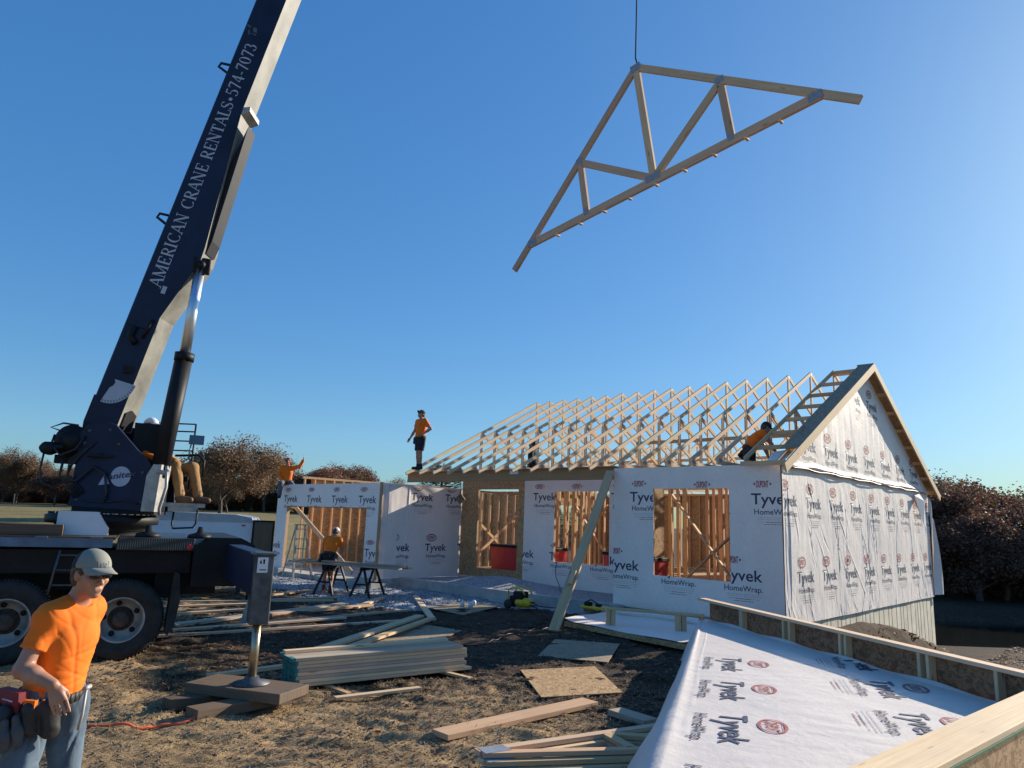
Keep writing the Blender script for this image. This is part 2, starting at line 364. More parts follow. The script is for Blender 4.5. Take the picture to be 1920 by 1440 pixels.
# ------------------------------------------------------------------ ground: one sheet to the horizon
def gz_far(x, y):
    d = x - (3.4 + 0.29 * (y - 4.0))
    z = -1.25 * sstep(0.6, 5.5, d)
    z = z - 1.05 * sstep(17, 28, y) * sstep(1.5, 6, d) - .55 * sstep(30, 32.5, y) * sstep(41, 38.5, y) * sstep(1, 4, d) + .35 * sstep(39, 44, y) * sstep(1.5, 6, d)
    z = z - .6 * sstep(45, 80, y) * sstep(14, 45, d)
    u_, v_ = uv_of(x, y); z = np.minimum(z, -1.15 * sstep(0.0, -1.0, u_) * sstep(-6.5, -2.5, v_) * sstep(3.0, 4.4, x) * sstep(40, 20, v_))
    lf = sstep(-6, -22, x) * sstep(18, 95, y)
    z = z + 2.0 * lf
    z = z + 1.0 * sstep(60, 200, y) * sstep(20, -10, x)
    return z
def gz_fine(x, y):
    r = np.hypot(x, y - 4)
    near = 1 - sstep(13, 26, r)
    u, v = uv_of(x, y)
    inside = sstep(-0.6, 0.0, v) * sstep(-0.5, 0.0, u)            # calmer under the building
    n = 0.05 * vnoise(x * .55 + 3, y * .55) + 0.045 * vnoise(x * 1.9, y * 1.9 + 7)
    n = n + near * (1 - .8 * inside) * (0.036 * vnoise(x * 5.5, y * 5.5) + 0.013 * vnoise(x * 12, y * 12 + 9) + 0.010 * vnoise(x * 23, y * 23))
    n = n + near * (1 - .8 * inside) * (0.06 * vnoise(x * 1.6 + y * .5, y * 5.0) - 0.065 * np.clip(vnoise(x * 3.1, y * 6.5 + 30) - .1, 0, 1) + 0.034 * vnoise(x * 4.5, y * 14))
    tr = np.sin((x * .35 - y * .94) * 7.5 + 2.5 * vnoise(x * .7, y * .7))
    n = n + near * 0.014 * tr * (vnoise(x * .4 + 20, y * .4) + .5)
    return n
def gz(x, y):
    x = np.float64(x); y = np.float64(y); return float(gz_far(x, y) + 0.05 * vnoise(x * .55 + 3, y * .55))
def axis(segs):
    out = []
    for a, b, s in segs:
        n = max(1, int(round((b - a) / s))); out += [a + (b - a) * k / n for k in range(n)]
    return np.array(out + [segs[-1][1]])
gx = axis([(-700, -120, 45), (-120, -30, 5), (-30, -9, .7), (-9, -5.2, .11), (-5.2, 3.6, .034), (3.6, 9, .1), (9, 40, .8), (40, 120, 5), (120, 700, 45)])
gy = axis([(-60, -5, 6), (-5, 4.6, .5), (4.6, 11, .034), (11, 17, .06), (17, 30, .14), (30, 60, 1.0), (60, 140, 5), (140, 900, 45)])
GX, GY = np.meshgrid(gx, gy)
GZ = gz_far(GX, GY) + gz_fine(GX, GY)
ny, nx = GX.shape
me = bpy.data.meshes.new("ground")
idx = np.arange(nx * ny).reshape(ny, nx)
q = np.stack([idx[:-1, :-1], idx[:-1, 1:], idx[1:, 1:], idx[1:, :-1]], -1).reshape(-1, 4)
me.vertices.add(nx * ny); me.vertices.foreach_set("co", np.stack([GX, GY, GZ], -1).astype(np.float32).ravel())
me.loops.add(q.size); me.loops.foreach_set("vertex_index", q.ravel().astype(np.int32))
me.polygons.add(len(q)); me.polygons.foreach_set("loop_start", np.arange(0, q.size, 4, dtype=np.int32)); me.polygons.foreach_set("loop_total", np.full(len(q), 4, dtype=np.int32))
me.update(); me.validate()
GU, GV = uv_of(GX, GY)
grav = sstep(-4.6, -3.2, GV + 1.6 * vnoise(GX * .5, GY * .5)) * sstep(6.0, 8.0, GU + 2 * vnoise(GX * .4, GY * .4 + 4)) * sstep(.8, .2, GV)
grav2 = sstep(-1.3, -.5, GV + .9 * vnoise(GX * .8, GY * .8)) * sstep(2.5, 4.5, GU) * sstep(.8, .2, GV) * .8
grav3 = sstep(11, 12.5, GU) * sstep(-5, -3, GV + 1.5 * vnoise(GX * .5, GY * .5)) * sstep(7, 6, GV)
grav = np.clip(np.maximum(np.maximum(grav, grav2), grav3), 0, 1)
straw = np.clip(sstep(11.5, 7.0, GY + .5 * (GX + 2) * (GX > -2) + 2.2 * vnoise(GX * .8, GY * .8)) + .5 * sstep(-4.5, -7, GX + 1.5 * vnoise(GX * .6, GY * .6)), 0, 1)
leafy = sstep(3.0, 5, GX - .29 * (GY - 4)) * sstep(7, 9, GY)
grass = np.clip(sstep(24, 34, GY + 6 * vnoise(GX * .1, GY * .1)) * sstep(3, -8, GX), 0, 1)
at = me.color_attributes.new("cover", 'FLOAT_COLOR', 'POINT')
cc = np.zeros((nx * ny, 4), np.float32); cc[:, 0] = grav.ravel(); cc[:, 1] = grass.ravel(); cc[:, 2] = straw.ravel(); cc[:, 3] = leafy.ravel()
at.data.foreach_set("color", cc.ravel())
def m_ground():
    t = NT("ground"); p = t.coord("Object")
    ca = t.n("ShaderNodeVertexColor"); ca.layer_name = "cover"; sp = t.n("ShaderNodeSeparateColor"); t.l(ca.outputs[0], sp.inputs[0])
    n1 = t.noise(p, .6, 6); n2 = t.noise(p, 6, 6, .7); n3 = t.noise(p, 42, 5, .7)
    dirt = t.ramp(n2, [(.28, (.085, .055, .032)), (.5, (.17, .115, .066)), (.72, (.29, .205, .12))])
    fib = t.noise(t.coord("Object", (1, 3.2, 1)), 34, 5, .75)
    soil = t.ramp(n2, [(.3, (.030, .021, .0155)), (.55, (.068, .047, .032)), (.75, (.12, .083, .052))])  # bare soil's dark tone, lowered further to suit ground in the house's shade
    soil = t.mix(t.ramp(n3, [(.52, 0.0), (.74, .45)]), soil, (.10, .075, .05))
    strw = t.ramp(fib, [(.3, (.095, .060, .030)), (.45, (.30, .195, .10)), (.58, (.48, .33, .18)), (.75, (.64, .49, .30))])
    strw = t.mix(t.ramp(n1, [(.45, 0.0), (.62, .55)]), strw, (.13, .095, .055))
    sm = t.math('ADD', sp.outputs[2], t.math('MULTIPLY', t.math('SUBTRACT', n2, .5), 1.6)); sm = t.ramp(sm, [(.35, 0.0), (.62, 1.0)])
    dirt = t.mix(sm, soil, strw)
    lit = t.ramp(t.noise(p, 5, 8, .85), [(.38, (.018, .011, .007)), (.5, (.055, .033, .019)), (.62, (.13, .08, .045))])
    lit = t.mix(t.ramp(n1, [(.4, 0.0), (.6, .7)]), lit, (.03, .022, .017))
    dirt = t.mix(ca.outputs["Alpha"], dirt, lit)
    mp = t.n("ShaderNodeMapping"); mp.inputs["Scale"].default_value = (1, 1, 1); t.l(p, mp.inputs[0])
    vo = t.n("ShaderNodeTexVoronoi"); vo.inputs["Scale"].default_value = 34; t.l(p, vo.inputs["Vector"])
    vs = t.n("ShaderNodeSeparateColor"); t.l(vo.outputs["Color"], vs.inputs[0])
    stone = t.ramp(vs.outputs[0], [(0, (.20, .20, .22)), (.5, (.36, .37, .39)), (1, (.54, .55, .57))])
    gm = t.math('ADD', sp.outputs[0], t.math('MULTIPLY', t.math('SUBTRACT', n2, .5), .9)); gm = t.ramp(gm, [(.42, 0.0), (.56, 1.0)])
    c = t.mix(gm, dirt, stone)
    gr = t.ramp(t.noise(p, .25, 6, .7), [(.3, (.17, .145, .065)), (.6, (.27, .215, .10)), (.8, (.20, .19, .075))])
    gr = t.mix(t.ramp(t.noise(p, 2.5, 5, .7), [(.4, 0.0), (.7, .5)]), gr, (.12, .11, .05))
    c = t.mix(sp.outputs[1], c, gr)
    t.col(c); t.set(Roughness=.95); t.b.inputs["Specular IOR Level"].default_value = .15
    h = t.math('ADD', t.math('MULTIPLY', n2, .6), t.math('MULTIPLY', n3, .5)); h = t.math('ADD', h, t.math('MULTIPLY', t.math('MULTIPLY', vo.outputs["Distance"], -1.2), gm))
    t.bump(h, .8, .03); return t.m
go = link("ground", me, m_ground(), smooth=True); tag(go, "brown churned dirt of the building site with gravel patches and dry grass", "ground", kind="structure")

def scatter(name, n, region, sizes, mat, label, cat, shape="leaf", seed=1, excl=None):
    rs = random.Random(seed); vs = []; fs = []
    pts = np.array([[rs.uniform(region[0], region[1]), rs.uniform(region[2], region[3])] for _ in range(n)])
    zz = gz_far(pts[:, 0], pts[:, 1]) + gz_fine(pts[:, 0], pts[:, 1])
    for (x, y), z in zip(pts, zz):
        if excl and excl(x, y): continue
        if shape == "leaf" and float(vnoise(np.float64(x * 1.1), np.float64(y * 1.4))) + .35 * rs.random() < .06: continue
        s = rs.uniform(*sizes); a = rs.uniform(0, 6.283)
        i = len(vs)
        if shape == "leaf":
            c, sn = math.cos(a), math.sin(a); tl = [rs.uniform(-.5, .9) * s for _ in range(4)]
            for k, (px, py) in enumerate(((-1, 0), (-.1, -.55), (1, 0), (.05, .6))):
                vs.append((x + (px * c - py * sn) * s, y + (px * sn + py * c) * s, z + .008 + max(0, tl[k] * .6)))
            fs.append((i, i + 1, i + 2)); fs.append((i, i + 2, i + 3))
        elif shape == "straw":
            c, sn = math.cos(a) * s, math.sin(a) * s; wd = .0035; h1 = rs.uniform(0, .03)
            vs += [(x - c, y - sn, z + .006), (x + c, y + sn, z + .006 + h1), (x + c - sn / s * wd * 2, y + sn + c / s * wd * 2, z + .007 + h1), (x - c - sn / s * wd * 2, y - sn + c / s * wd * 2, z + .007)]
            fs.append((i, i + 1, i + 2, i + 3))
        else:
            ang = [rs.uniform(.65, 1.15) for _ in range(8)]
            top = (x + rs.uniform(-.2, .2) * s, y + rs.uniform(-.2, .2) * s, z + s * rs.uniform(.5, .9))
            for k in range(6):
                t = a + k * 1.047; vs.append((x + math.cos(t) * s * ang[k], y + math.sin(t) * s * ang[k], z - s * .25))
            for k in range(6):
                t = a + k * 1.047 + .3; vs.append((x + math.cos(t) * s * .7 * ang[k], y + math.sin(t) * s * .7 * ang[(k + 1) % 8], z + s * .38 * ang[(k + 3) % 8]))
            vs.append(top)
            for k in range(6):
                k2 = (k + 1) % 6; fs += [(i + k, i + k2, i + 6 + k2, i + 6 + k), (i + 6 + k, i + 6 + k2, i + 12)]
    m = bpy.data.meshes.new(name); m.from_pydata(vs, [], fs); o = link(name, m, mat)
    return tag(o, label, cat, kind="stuff")
def in_house(x, y):
    u, v = uv_of(x, y); return v > -.15 and u > -.3
scatter("leaf_carpet", 32000, (5, 26, 8, 36), (.03, .10), M['litter'], "dry leaves covering the low ground right of the house", "leaves", "leaf", 17, lambda x, y: uv_of(x, y)[0] > -.2)
scatter("fallen_leaves", 9500, (-6.5, 3.2, 4.8, 15), (.018, .042), M['litter'], "dry brown fallen leaves strewn over the dirt", "leaves", "leaf", 11, in_house)
scatter("straw_bits", 16000, (-4.6, 2.4, 4.8, 9.6), (.012, .05), m_leaf("dry_straw", (.17, .11, .055), (.28, .20, .11), (.42, .33, .2)), "bits of dry straw lying in the dirt", "straw", "straw", 12, in_house)
scatter("soil_clods", 9000, (-5.4, 3.2, 4.8, 12.5), (.004, .019), M['clod'], "loose clods of brown soil on the ground", "soil", "clod", 13, in_house)
def not_gravel(x, y):
    u, v = uv_of(x, y); return not (u > 6.2 + rnd.uniform(0, 1.5) and -3.9 + rnd.uniform(-1, 1) < v < -.12) or v > -.1 or (u > 11.1 and v > -1.2)
scatter("loose_gravel", 15000, (-9, 1.5, 13, 25), (.015, .036), M['stone'], "pale grey crushed gravel spread in front of the garage", "gravel", "clod", 14, not_gravel)

mb = MB(); mb.face([(12, 29, -2.47), (110, 29, -2.47), (110, 42, -2.47), (12, 42, -2.47)])
def m_water():
    t = NT("pond_water"); t.col((.012, .014, .012)); t.set(Roughness=.12); t.bump(t.noise(t.coord("Object", (1, 2, 1)), 3, 4), .12, .02); return t.m
tag(mb.build("pond_water", m_water()), "dark still pond lying below the woods right of the house", "pond", kind="structure")
# ------------------------------------------------------------------ printing on the house wrap
def text_mesh(body, size, bold=0.0, xs=1.0, spacing=1.0):
    cu = bpy.data.curves.new("t", 'FONT'); cu.body = body; cu.size = size; cu.offset = bold; cu.resolution_u = 3; cu.space_character = spacing
    ob = bpy.data.objects.new("t", cu); COL.objects.link(ob); bpy.context.view_layer.update()
    m = bpy.data.meshes.new_from_object(ob.evaluated_get(bpy.context.evaluated_depsgraph_get()))
    vs = np.array([v.co[:2] for v in m.vertices]); vs[:, 0] *= xs; fs = [list(p.vertices) for p in m.polygons]
    bpy.data.objects.remove(ob); bpy.data.curves.remove(cu); bpy.data.meshes.remove(m)
    return vs, fs
class Ink:
    def __init__(s): s.v = np.zeros((0, 2)); s.f = []; s.mi = []
    def add(s, v, f, mi):
        i = len(s.v); s.v = np.vstack([s.v, v]); s.f += [[i + k for k in q] for q in f]; s.mi += [mi] * len(f)
    def fit(s, body, x0, y0, width, height, mi, bold=0.0, spacing=1.0):
        """a line of text scaled to width x cap height with its baseline start at x0, y0"""
        v, f = text_mesh(body, 1.0, bold, 1.0, spacing); cap = text_mesh("H", 1.0, bold)[0][:, 1].max()
        v[:, 0] -= v[:, 0].min(); v[:, 0] *= width / v[:, 0].max(); v[:, 1] *= height / cap
        s.add(v + np.array([x0, y0]), f, mi)
    def rect(s, x0, y0, x1, y1, mi): s.add(np.array([[x0, y0], [x1, y0], [x1, y1], [x0, y1]]), [[0, 1, 2, 3]], mi)
    def ring(s, cx, cy, rx, ry, th, mi, n=28):
        a = np.arange(n) * 2 * math.pi / n; o = np.stack([cx + rx * np.cos(a), cy + ry * np.sin(a)], 1); i_ = np.stack([cx + (rx - th) * np.cos(a), cy + (ry - th) * np.sin(a)], 1)
        s.add(np.vstack([o, i_]), [[k, (k + 1) % n, n + (k + 1) % n, n + k] for k in range(n)], mi)
INK = Ink()                                                   # origin: start of the big word's baseline
INK.fit("Tyvek", 0, 0, .86, .215, 0, .012)
INK.fit("HomeWrap.", .06, -.20, .80, .105, 0, .006)
INK0 = INK; INK_SIDE = Ink()
for (yy, x0, x1, mi) in ((-.262, .12, .83, 2), (-.30, .12, .83, 2), (-.345, .14, .80, 2), (-.352, .30, .62, 0), (-.395, .26, .66, 1)):
    x = x0
    while x < x1:
        l = rnd.uniform(.02, .07); INK.rect(x, yy, min(x + l, x1), yy + (.007 if mi != 1 else .011), mi); x += l + .014
INK_SIDE.v = INK.v.copy(); INK_SIDE.f = list(INK.f); INK_SIDE.mi = list(INK.mi)
INK.fit("DUPONT", .115, .335, .25, .13, 1, .03)
INK.add(np.array([[.045, .40], [.09, .365], [.09, .435]]), [[0, 1, 2]], 1); INK.add(np.array([[.435, .40], [.39, .365], [.39, .435]]), [[0, 1, 2]], 1)
INK_SIDE.fit("DUPONT", .10, .345, .28, .10, 1, .03); INK_SIDE.ring(.24, .395, .205, .115, .022, 1)
for k in range(7): INK_SIDE.rect(.10 + k * .012, .318 - k * .0 + .002, .38 - k * .012, .322, 1) if k == 0 else None
INK_SIDE.rect(.10, .468, .38, .474, 1); INK_SIDE.rect(.13, .482, .35, .488, 1); INK_SIDE.rect(.13, .305, .35, .311, 1)
def ink_bm(step=0.0, src=None):
    K = src or INK; bm = bmesh.new(); vs = [bm.verts.new((p[0], p[1], 0)) for p in K.v]
    for f, mi in zip(K.f, K.mi):
        try: bf = bm.faces.new([vs[k] for k in f]); bf.material_index = mi
        except ValueError: pass
    if step:
        bmesh.ops.triangulate(bm, faces=bm.faces[:])
        x = -.02
        for ax, lo, hi in ((0, -.03, .92), (1, -.42, .52)):
            t = lo
            while t < hi:
                n = (1, 0, 0) if ax == 0 else (0, 1, 0); co = (t, 0, 0) if ax == 0 else (0, t, 0)
                bmesh.ops.bisect_plane(bm, geom=bm.verts[:] + bm.edges[:] + bm.faces[:], plane_co=co, plane_no=n); t += step
    m = bpy.data.meshes.new("ink"); bm.to_mesh(m); bm.free(); return m
INK_FLAT = ink_bm(); INK_FINE = ink_bm(.022, INK_SIDE)
def clip_print(rects, spots, src=None, scale=1.0):
    """2-D ink polygons of every logo spot, cut to the rectangles (x0,y0,x1,y1); returns verts, faces, material indices"""
    src = src or INK_FLAT; V2 = []; F2 = []; MI = []
    for (sx, sy) in spots:
        for (x0, y0, x1, y1) in rects:
            if sx + .95 < x0 or sx - .05 > x1 or sy + .55 < y0 or sy - .45 > y1: continue
            bm = bmesh.new(); bm.from_mesh(src); bmesh.ops.translate(bm, verts=bm.verts, vec=(sx, sy, 0))
            if not (sx > x0 and sx + .88 < x1 and sy - .42 > y0 and sy + .52 < y1):
                for co, no in (((x0, 0, 0), (-1, 0, 0)), ((x1, 0, 0), (1, 0, 0)), ((0, y0, 0), (0, -1, 0)), ((0, y1, 0), (0, 1, 0))):
                    bmesh.ops.bisect_plane(bm, geom=bm.verts[:] + bm.edges[:] + bm.faces[:], plane_co=co, plane_no=no, clear_outer=True)
            bm.verts.index_update(); i = len(V2)
            V2 += [(v.co.x, v.co.y) for v in bm.verts]
            for f in bm.faces: F2.append([i + v.index for v in f.verts]); MI.append(f.material_index)
            bm.free()
    return V2, F2, MI
INKS = [M['ink'], M['ink_red'], M['ink_grey']]; INKS_WORN = [M['ink_navy_worn'], M['ink_red_worn'], M['ink_grey']]
def flat_wrap(parent, name, to3, nrm, rects, spots, thick=.006, label=None):
    """a stapled flat sheet of wrap made of the rects round its openings, and its printing as a sub-part"""
    mb = MB(); n = Vector(nrm)
    for (x0, y0, x1, y1) in rects:
        mb.prism([to3(x0, y0), to3(x1, y0), to3(x1, y1), to3(x0, y1)], n * thick)
    wob = mb.build(name, M['wrap'], parent)
    if label: wob["label"] = label
    v2, f2, mi = clip_print(rects, spots)
    if v2:
        m = bpy.data.meshes.new("printed_lettering"); m.from_pydata([tuple(to3(a, b) + n * (thick + .003)) for a, b in v2], [], f2)
        p = link("printed_lettering", m, INKS, parent); m.polygons.foreach_set("material_index", mi)
    return wob
def hole(X0, Y0, X1, Y1, x0, y0, x1, y1):
    return [(X0, Y0, x0, Y1), (x1, Y0, X1, Y1), (x0, y1, x1, Y1)] + ([(x0, Y0, x1, y0)] if y0 > Y0 + .01 else [])

# ------------------------------------------------------------------ the house
house = thing("house_frame", "single storey house frame wrapped in white printed sheeting under open roof trusses", "house", (AX, AY, 0), YAW)
def L(u, v, z): return Vector((v, u, z + HZ))
def front3(v0): return lambda a, b: L(-a, v0, b)          # a runs to the right along the front
def side3(u0): return lambda a, b: L(u0, a, b)            # a runs away along the gable side
W = 11.107; RID = 3.0127; U1 = .728
SL = (RID - .20) / (W / 2)
def rows(x0, x1, ph, ys): 
    out = []; k = math.floor((x0 - ph) / 1.37) - 1
    while ph + k * 1.37 < x1:
        for yb, dx in ys: out.append((ph + k * 1.37 + dx, yb))
        k += 1
    return out
def wall_part(name, lab=None):
    o = bpy.data.objects.new(name, None); COL.objects.link(o); o.parent = house
    if lab: o["label"] = lab
    return o
STUD = .038; DEP = .089
_stud_cache = {}
def studs(parent, pts, z0, z1, axis_u, mat='pine', depth=.089):
    """single 2x4 studs at (u,v) points; wall runs along u when axis_u"""
    for (u, v) in pts:
        key = (round(z0, 3), round(z1, 3), axis_u, mat, rnd.randrange(3))
        if key not in _stud_cache:
            mb = MB(); sx, sy = (depth, STUD) if axis_u else (STUD, depth)
            mb.box((-sx / 2, -sy / 2, z0 + HZ), (sx / 2, sy / 2, z1 + HZ)); o = mb.build("stud", M[mat], parent); _stud_cache[key] = o.data
        else:
            o = bpy.data.objects.new("stud", _stud_cache[key]); COL.objects.link(o); o.parent = parent
        o.location = (v, u, 0)
def frange(a, b, s):
    out = []; x = a
    while x < b - 1e-6: out.append(x); x += s
    return out
# floor deck and foundation
mb = MB(); mb.box(L(.12, .12, -2.80), L(3.88, 2.3, -2.74)); mb.box(L(.12, 2.3, -2.80), L(11.2, W - .05, -2.74)); mb.build("floor_deck", M['osb'], house)
mb = MB(); mb.box(L(.03, 0.02, -4.9), L(.22, W + .05, -3.02)); fw = mb.build("foundation_wall", M['concrete_form'], house)
mb = MB()
fv_ = 0.2
for k in range(40):
    fv_ += rnd.uniform(.22, .46); v = fv_
    if v < W: mb.box(L(.024, v - .0025, -4.9), L(.029, v + .0025, -3.03))
mb.build("form_line", M['concrete'], fw)
mb = MB(); mb.box(L(.22, .02, -3.6), L(3.9, .2, -3.02)); mb.box(L(3.9, 2.2, -3.6), L(11.3, 2.4, -3.02)); mb.build("foundation_footing", M['concrete'], house)
# front wall, right section (v = 0)
wf = wall_part("front_wall")
RX = hole(-3.91, -3.02, 0, .035, -2.86, -2.29, -1.08, -.435)
sp_front = [(-.61, -.75), (-3.47, -.72), (-1.92, -.75), (-4.09, -2.23), (-2.72, -2.25), (-1.28, -2.25)]
flat_wrap(wf, "house_wrap", front3(-.012), (-1, 0, 0), RX, sp_front)
mb = MB()
for r in RX: mb.box(L(-r[0], -.011, r[1]), L(-r[2], .0, r[3]))
mb.build("sheathing", M['osb'], wf)
def plates(parent, u0, v0, u1, v1, z0, z1, mat='pine'):
    for z in (z0 + .019, z1 - .019, z1 - .058):
        mb = MB(); mb.beam(L(u0, v0, z), L(u1, v1, z), .089, .037); mb.build("plate", M[mat], parent)
plates(wf, 0.0, .05, 3.9, .05, -2.74, .0)
studs(wf, [(u, .05) for u in (.02, .4, .81, 1.02, 2.92, 3.15, 3.5, 3.88)], -2.70, -.08, True)
mb = MB(); mb.beam(L(1.0, .05, -.36), L(2.95, .05, -.36), .089, .14); mb.build("header", M['pine'], wf)
mb = MB(); mb.beam(L(1.04, .05, -2.33), L(2.9, .05, -2.33), .089, .038); mb.build("window_sill", M['pine'], wf)
studs(wf, [(u, .05) for u in (1.4, 1.8, 2.2, 2.6)], -2.70, -2.35, True)
# porch end wall of the right section (faces the porch)
wp = wall_part("porch_return_wall"); flat_wrap(wp, "house_wrap", side3(3.912), (0, 1, 0), [(.0, -3.02, 2.18, -.2)], [])
mb = MB(); mb.box(L(3.89, .0, -3.0), L(3.91, 2.18, -.2)); mb.build("sheathing", M['osb'], wp)
# porch wall (v = 2.2)
wb = wall_part("porch_wall")
R2 = hole(-8.6, -3.02, -3.93, -.06, -7.45, -2.33, -5.56, -.375)
flat_wrap(wb, "house_wrap", front3(2.188), (-1, 0, 0), R2, [(-8.26, -.63), (-6.9, -.63), (-5.5, -.63), (-9.03, -2.27), (-7.60, -2.29), (-6.22, -2.29), (-4.9, -2.29)])
R3 = hole(-11.28, -2.96, -8.6, -.06, -10.55, -2.69, -8.85, -.31)
mb = MB()
for r in R2 + R3: mb.box(L(-r[0], 2.19, r[1]), L(-r[2], 2.2, r[3]))
mb.build("sheathing", M['osb'], wb)
plates(wb, 3.95, 2.25, 11.28, 2.25, -2.74, .0)
studs(wb, [(u, 2.25) for u in (4.0, 4.4, 4.8, 5.2, 5.52, 7.49, 7.7, 8.1, 8.5, 8.81, 10.59, 10.9, 11.2)], -2.70, -.08, True)
mb = MB(); mb.beam(L(8.8, 2.25, -.2), L(10.6, 2.25, -.2), .089, .2); mb.beam(L(5.5, 2.25, -.22), L(7.5, 2.25, -.22), .089, .24); mb.build("header", M['lvl'], wb)
mb = MB(); mb.beam(L(5.54, 2.25, -2.35), L(7.47, 2.25, -2.35), .089, .038); mb.build("window_sill", M['pine'], wb)
# beam over the porch
mb = MB(); mb.beam(L(3.86, .05, -.07), L(11.42, .05, -.07), .089, .28); mb.beam(L(3.86, .0, .08), L(11.42, .0, .08), .14, .02)
pbm = mb.build("porch_beam", M['lvl'], house)
mb = MB(); mb.box(L(6.92, .0, -.04), L(7.22, .004, .085)); mb.build("beam_tag", M['white_paint'], pbm)
# porch grade beam and gravel fill
mb = MB(); mb.box(L(3.6, -.22, -3.5), L(11.6, -.02, -2.98)); mb.build("porch_curb", M['concrete'], house, .008)

# gable side (u = 0): a slack, creased sheet
_fr = np.random.RandomState(5)
FOLDS = []
for k in range(115):
    a = _fr.choice([.4, 1.3, 2.6, 3.3, 4.9, 5.2, 7.3, 9.3, 10.2]) + _fr.normal(0, .35)
    z1 = _fr.uniform(-2.9, -.1); ln = _fr.uniform(.35, 1.7); lean = _fr.normal(.18, .22) + (.35 if a < 5 else -.05)
    FOLDS.append((a, z1, a + lean * ln, z1 - ln, _fr.uniform(.008, .018), _fr.uniform(.003, .011) * _fr.choice([1, 1, -1])))
for a in (2.95, 3.6, 5.15, 5.3, 8.95):
    FOLDS.append((a, .0, a + _fr.uniform(-.25, .3), -3.0, .014, .009))
FOLDS.append((.22, 0, .26, -3.0, .02, .02)); FOLDS.append((.12, 0, .12, -3.0, .014, -.012))
def slack(a, z):
    d = .016 * vnoise(a * 1.1, z * 1.0 + 5) + .008 * vnoise(a * 5, z * 2.2) + .004 * vnoise(a * 14, z * 5)
    for (a0, z0, a1, z1, wd, am) in FOLDS:
        t = np.clip(((a - a0) * (a1 - a0) + (z - z0) * (z1 - z0)) / ((a1 - a0) ** 2 + (z1 - z0) ** 2), 0, 1)
        bow = .05 * np.sin(t * 3.1) * (1 if am > 0 else -1)
        dist = a - (a0 + (a1 - a0) * t + bow)
        far = np.abs((z - z0) - (z1 - z0) * t)
        d = d + am * np.exp(-(dist / wd) ** 2) * np.exp(-(far / .1) ** 2) * np.sin(np.clip(t * 3.14, .05, 3.1))
    return d
def grid_sheet(name, to3, nrm, a0, a1, z0, z1, step, fn, mat, parent, top=None, thick=0):
    na = int((a1 - a0) / step) + 1; nz = int((z1 - z0) / step) + 1
    aa, zz = np.meshgrid(np.linspace(a0, a1, na), np.linspace(z0, z1, nz))
    if top is not None: zz = z0 + (zz - z0) / (z1 - z0) * (top(aa) - z0)
    dd = fn(aa, zz)
    P = np.array([list(to3(0, 0))]); ex = np.array(list(to3(1, 0))) - P[0]; ez = np.array(list(to3(0, 1))) - P[0]; n = np.array(nrm)
    co = P[0] + aa[..., None] * ex + zz[..., None] * ez + dd[..., None] * n
    m = bpy.data.meshes.new(name); ii = np.arange(na * nz).reshape(nz, na)
    m.from_pydata(co.reshape(-1, 3).tolist(), [], np.stack([ii[:-1, :-1], ii[:-1, 1:], ii[1:, 1:], ii[1:, :-1]], -1).reshape(-1, 4).tolist())
    return link(name, m, mat, parent, True)
def draped_print(rects, spots, to3, nrm, fn, parent, mats, off=.005):
    v2, f2, mi = clip_print(rects, spots, INK_FINE)
    v = np.array(v2); d = fn(v[:, 0], v[:, 1]) + off
    P = np.array(list(to3(0, 0))); ex = np.array(list(to3(1, 0))) - P; ez = np.array(list(to3(0, 1))) - P
    co = P + v[:, :1] * ex + v[:, 1:] * ez + d[:, None] * np.array(nrm)
    m = bpy.data.meshes.new("printed_lettering"); m.from_pydata(co.tolist(), [], f2)
    o = link("printed_lettering", m, mats, parent, True); m.polygons.foreach_set("material_index", mi); return o
wg = wall_part("gable_wall")
g3 = side3(-.02); gn = (0, -1, 0)
ws = grid_sheet("house_wrap", g3, gn, -.02, W + .03, -3.03, .02, .016, slack, M['wrap_fold'], wg)
draped_print([(.02, -3.0, W, -.02)], [(1.2 + 1.37 * k, -.77) for k in range(8)] + [(-.15 + .0, -.76)] + [(.6 + 1.37 * k, -2.25) for k in range(8)], g3, gn, slack, wg, INKS_WORN)
def slack2(a, z): return .02 + .012 * vnoise(a * 2, z * 1.2 + 9) + .010 * vnoise(a * 7, z * 1.5) + .05 * np.exp(-((z - .06 - .06 * vnoise(a * 1.2, a * 0)) / .05) ** 2) + .012 * vnoise(a * 3 + z * 5, z * 9) * np.exp(-z * 3)
g3b = side3(-.03)
wt = grid_sheet("gable_wrap", g3b, gn, .0, W, .0, 3.0, .03, slack2, M['wrap_fold'], wg, top=lambda a: np.maximum(.012, .06 + SL * (W / 2 - np.abs(a - W / 2))))
draped_print([(1.0, .05, 10.0, .95)], [(2.32 - 1.37 + 1.37 * k, .42) for k in range(8)], g3b, gn, slack2, wg, INKS_WORN)
draped_print([(4.6, 1.3, 6.6, 2.6)], [(5.5, 1.9), (4.15, 1.9)], g3b, gn, slack2, wg, INKS_WORN)
mb = MB(); mb.tube([L(-.085 - .02 * math.sin(k), .1 + k * .37, .012 - .012 * math.sin(k * 1.7)) for k in range(30)], .016, 6); mb.build("wrap_seam", M['seam'], wg)
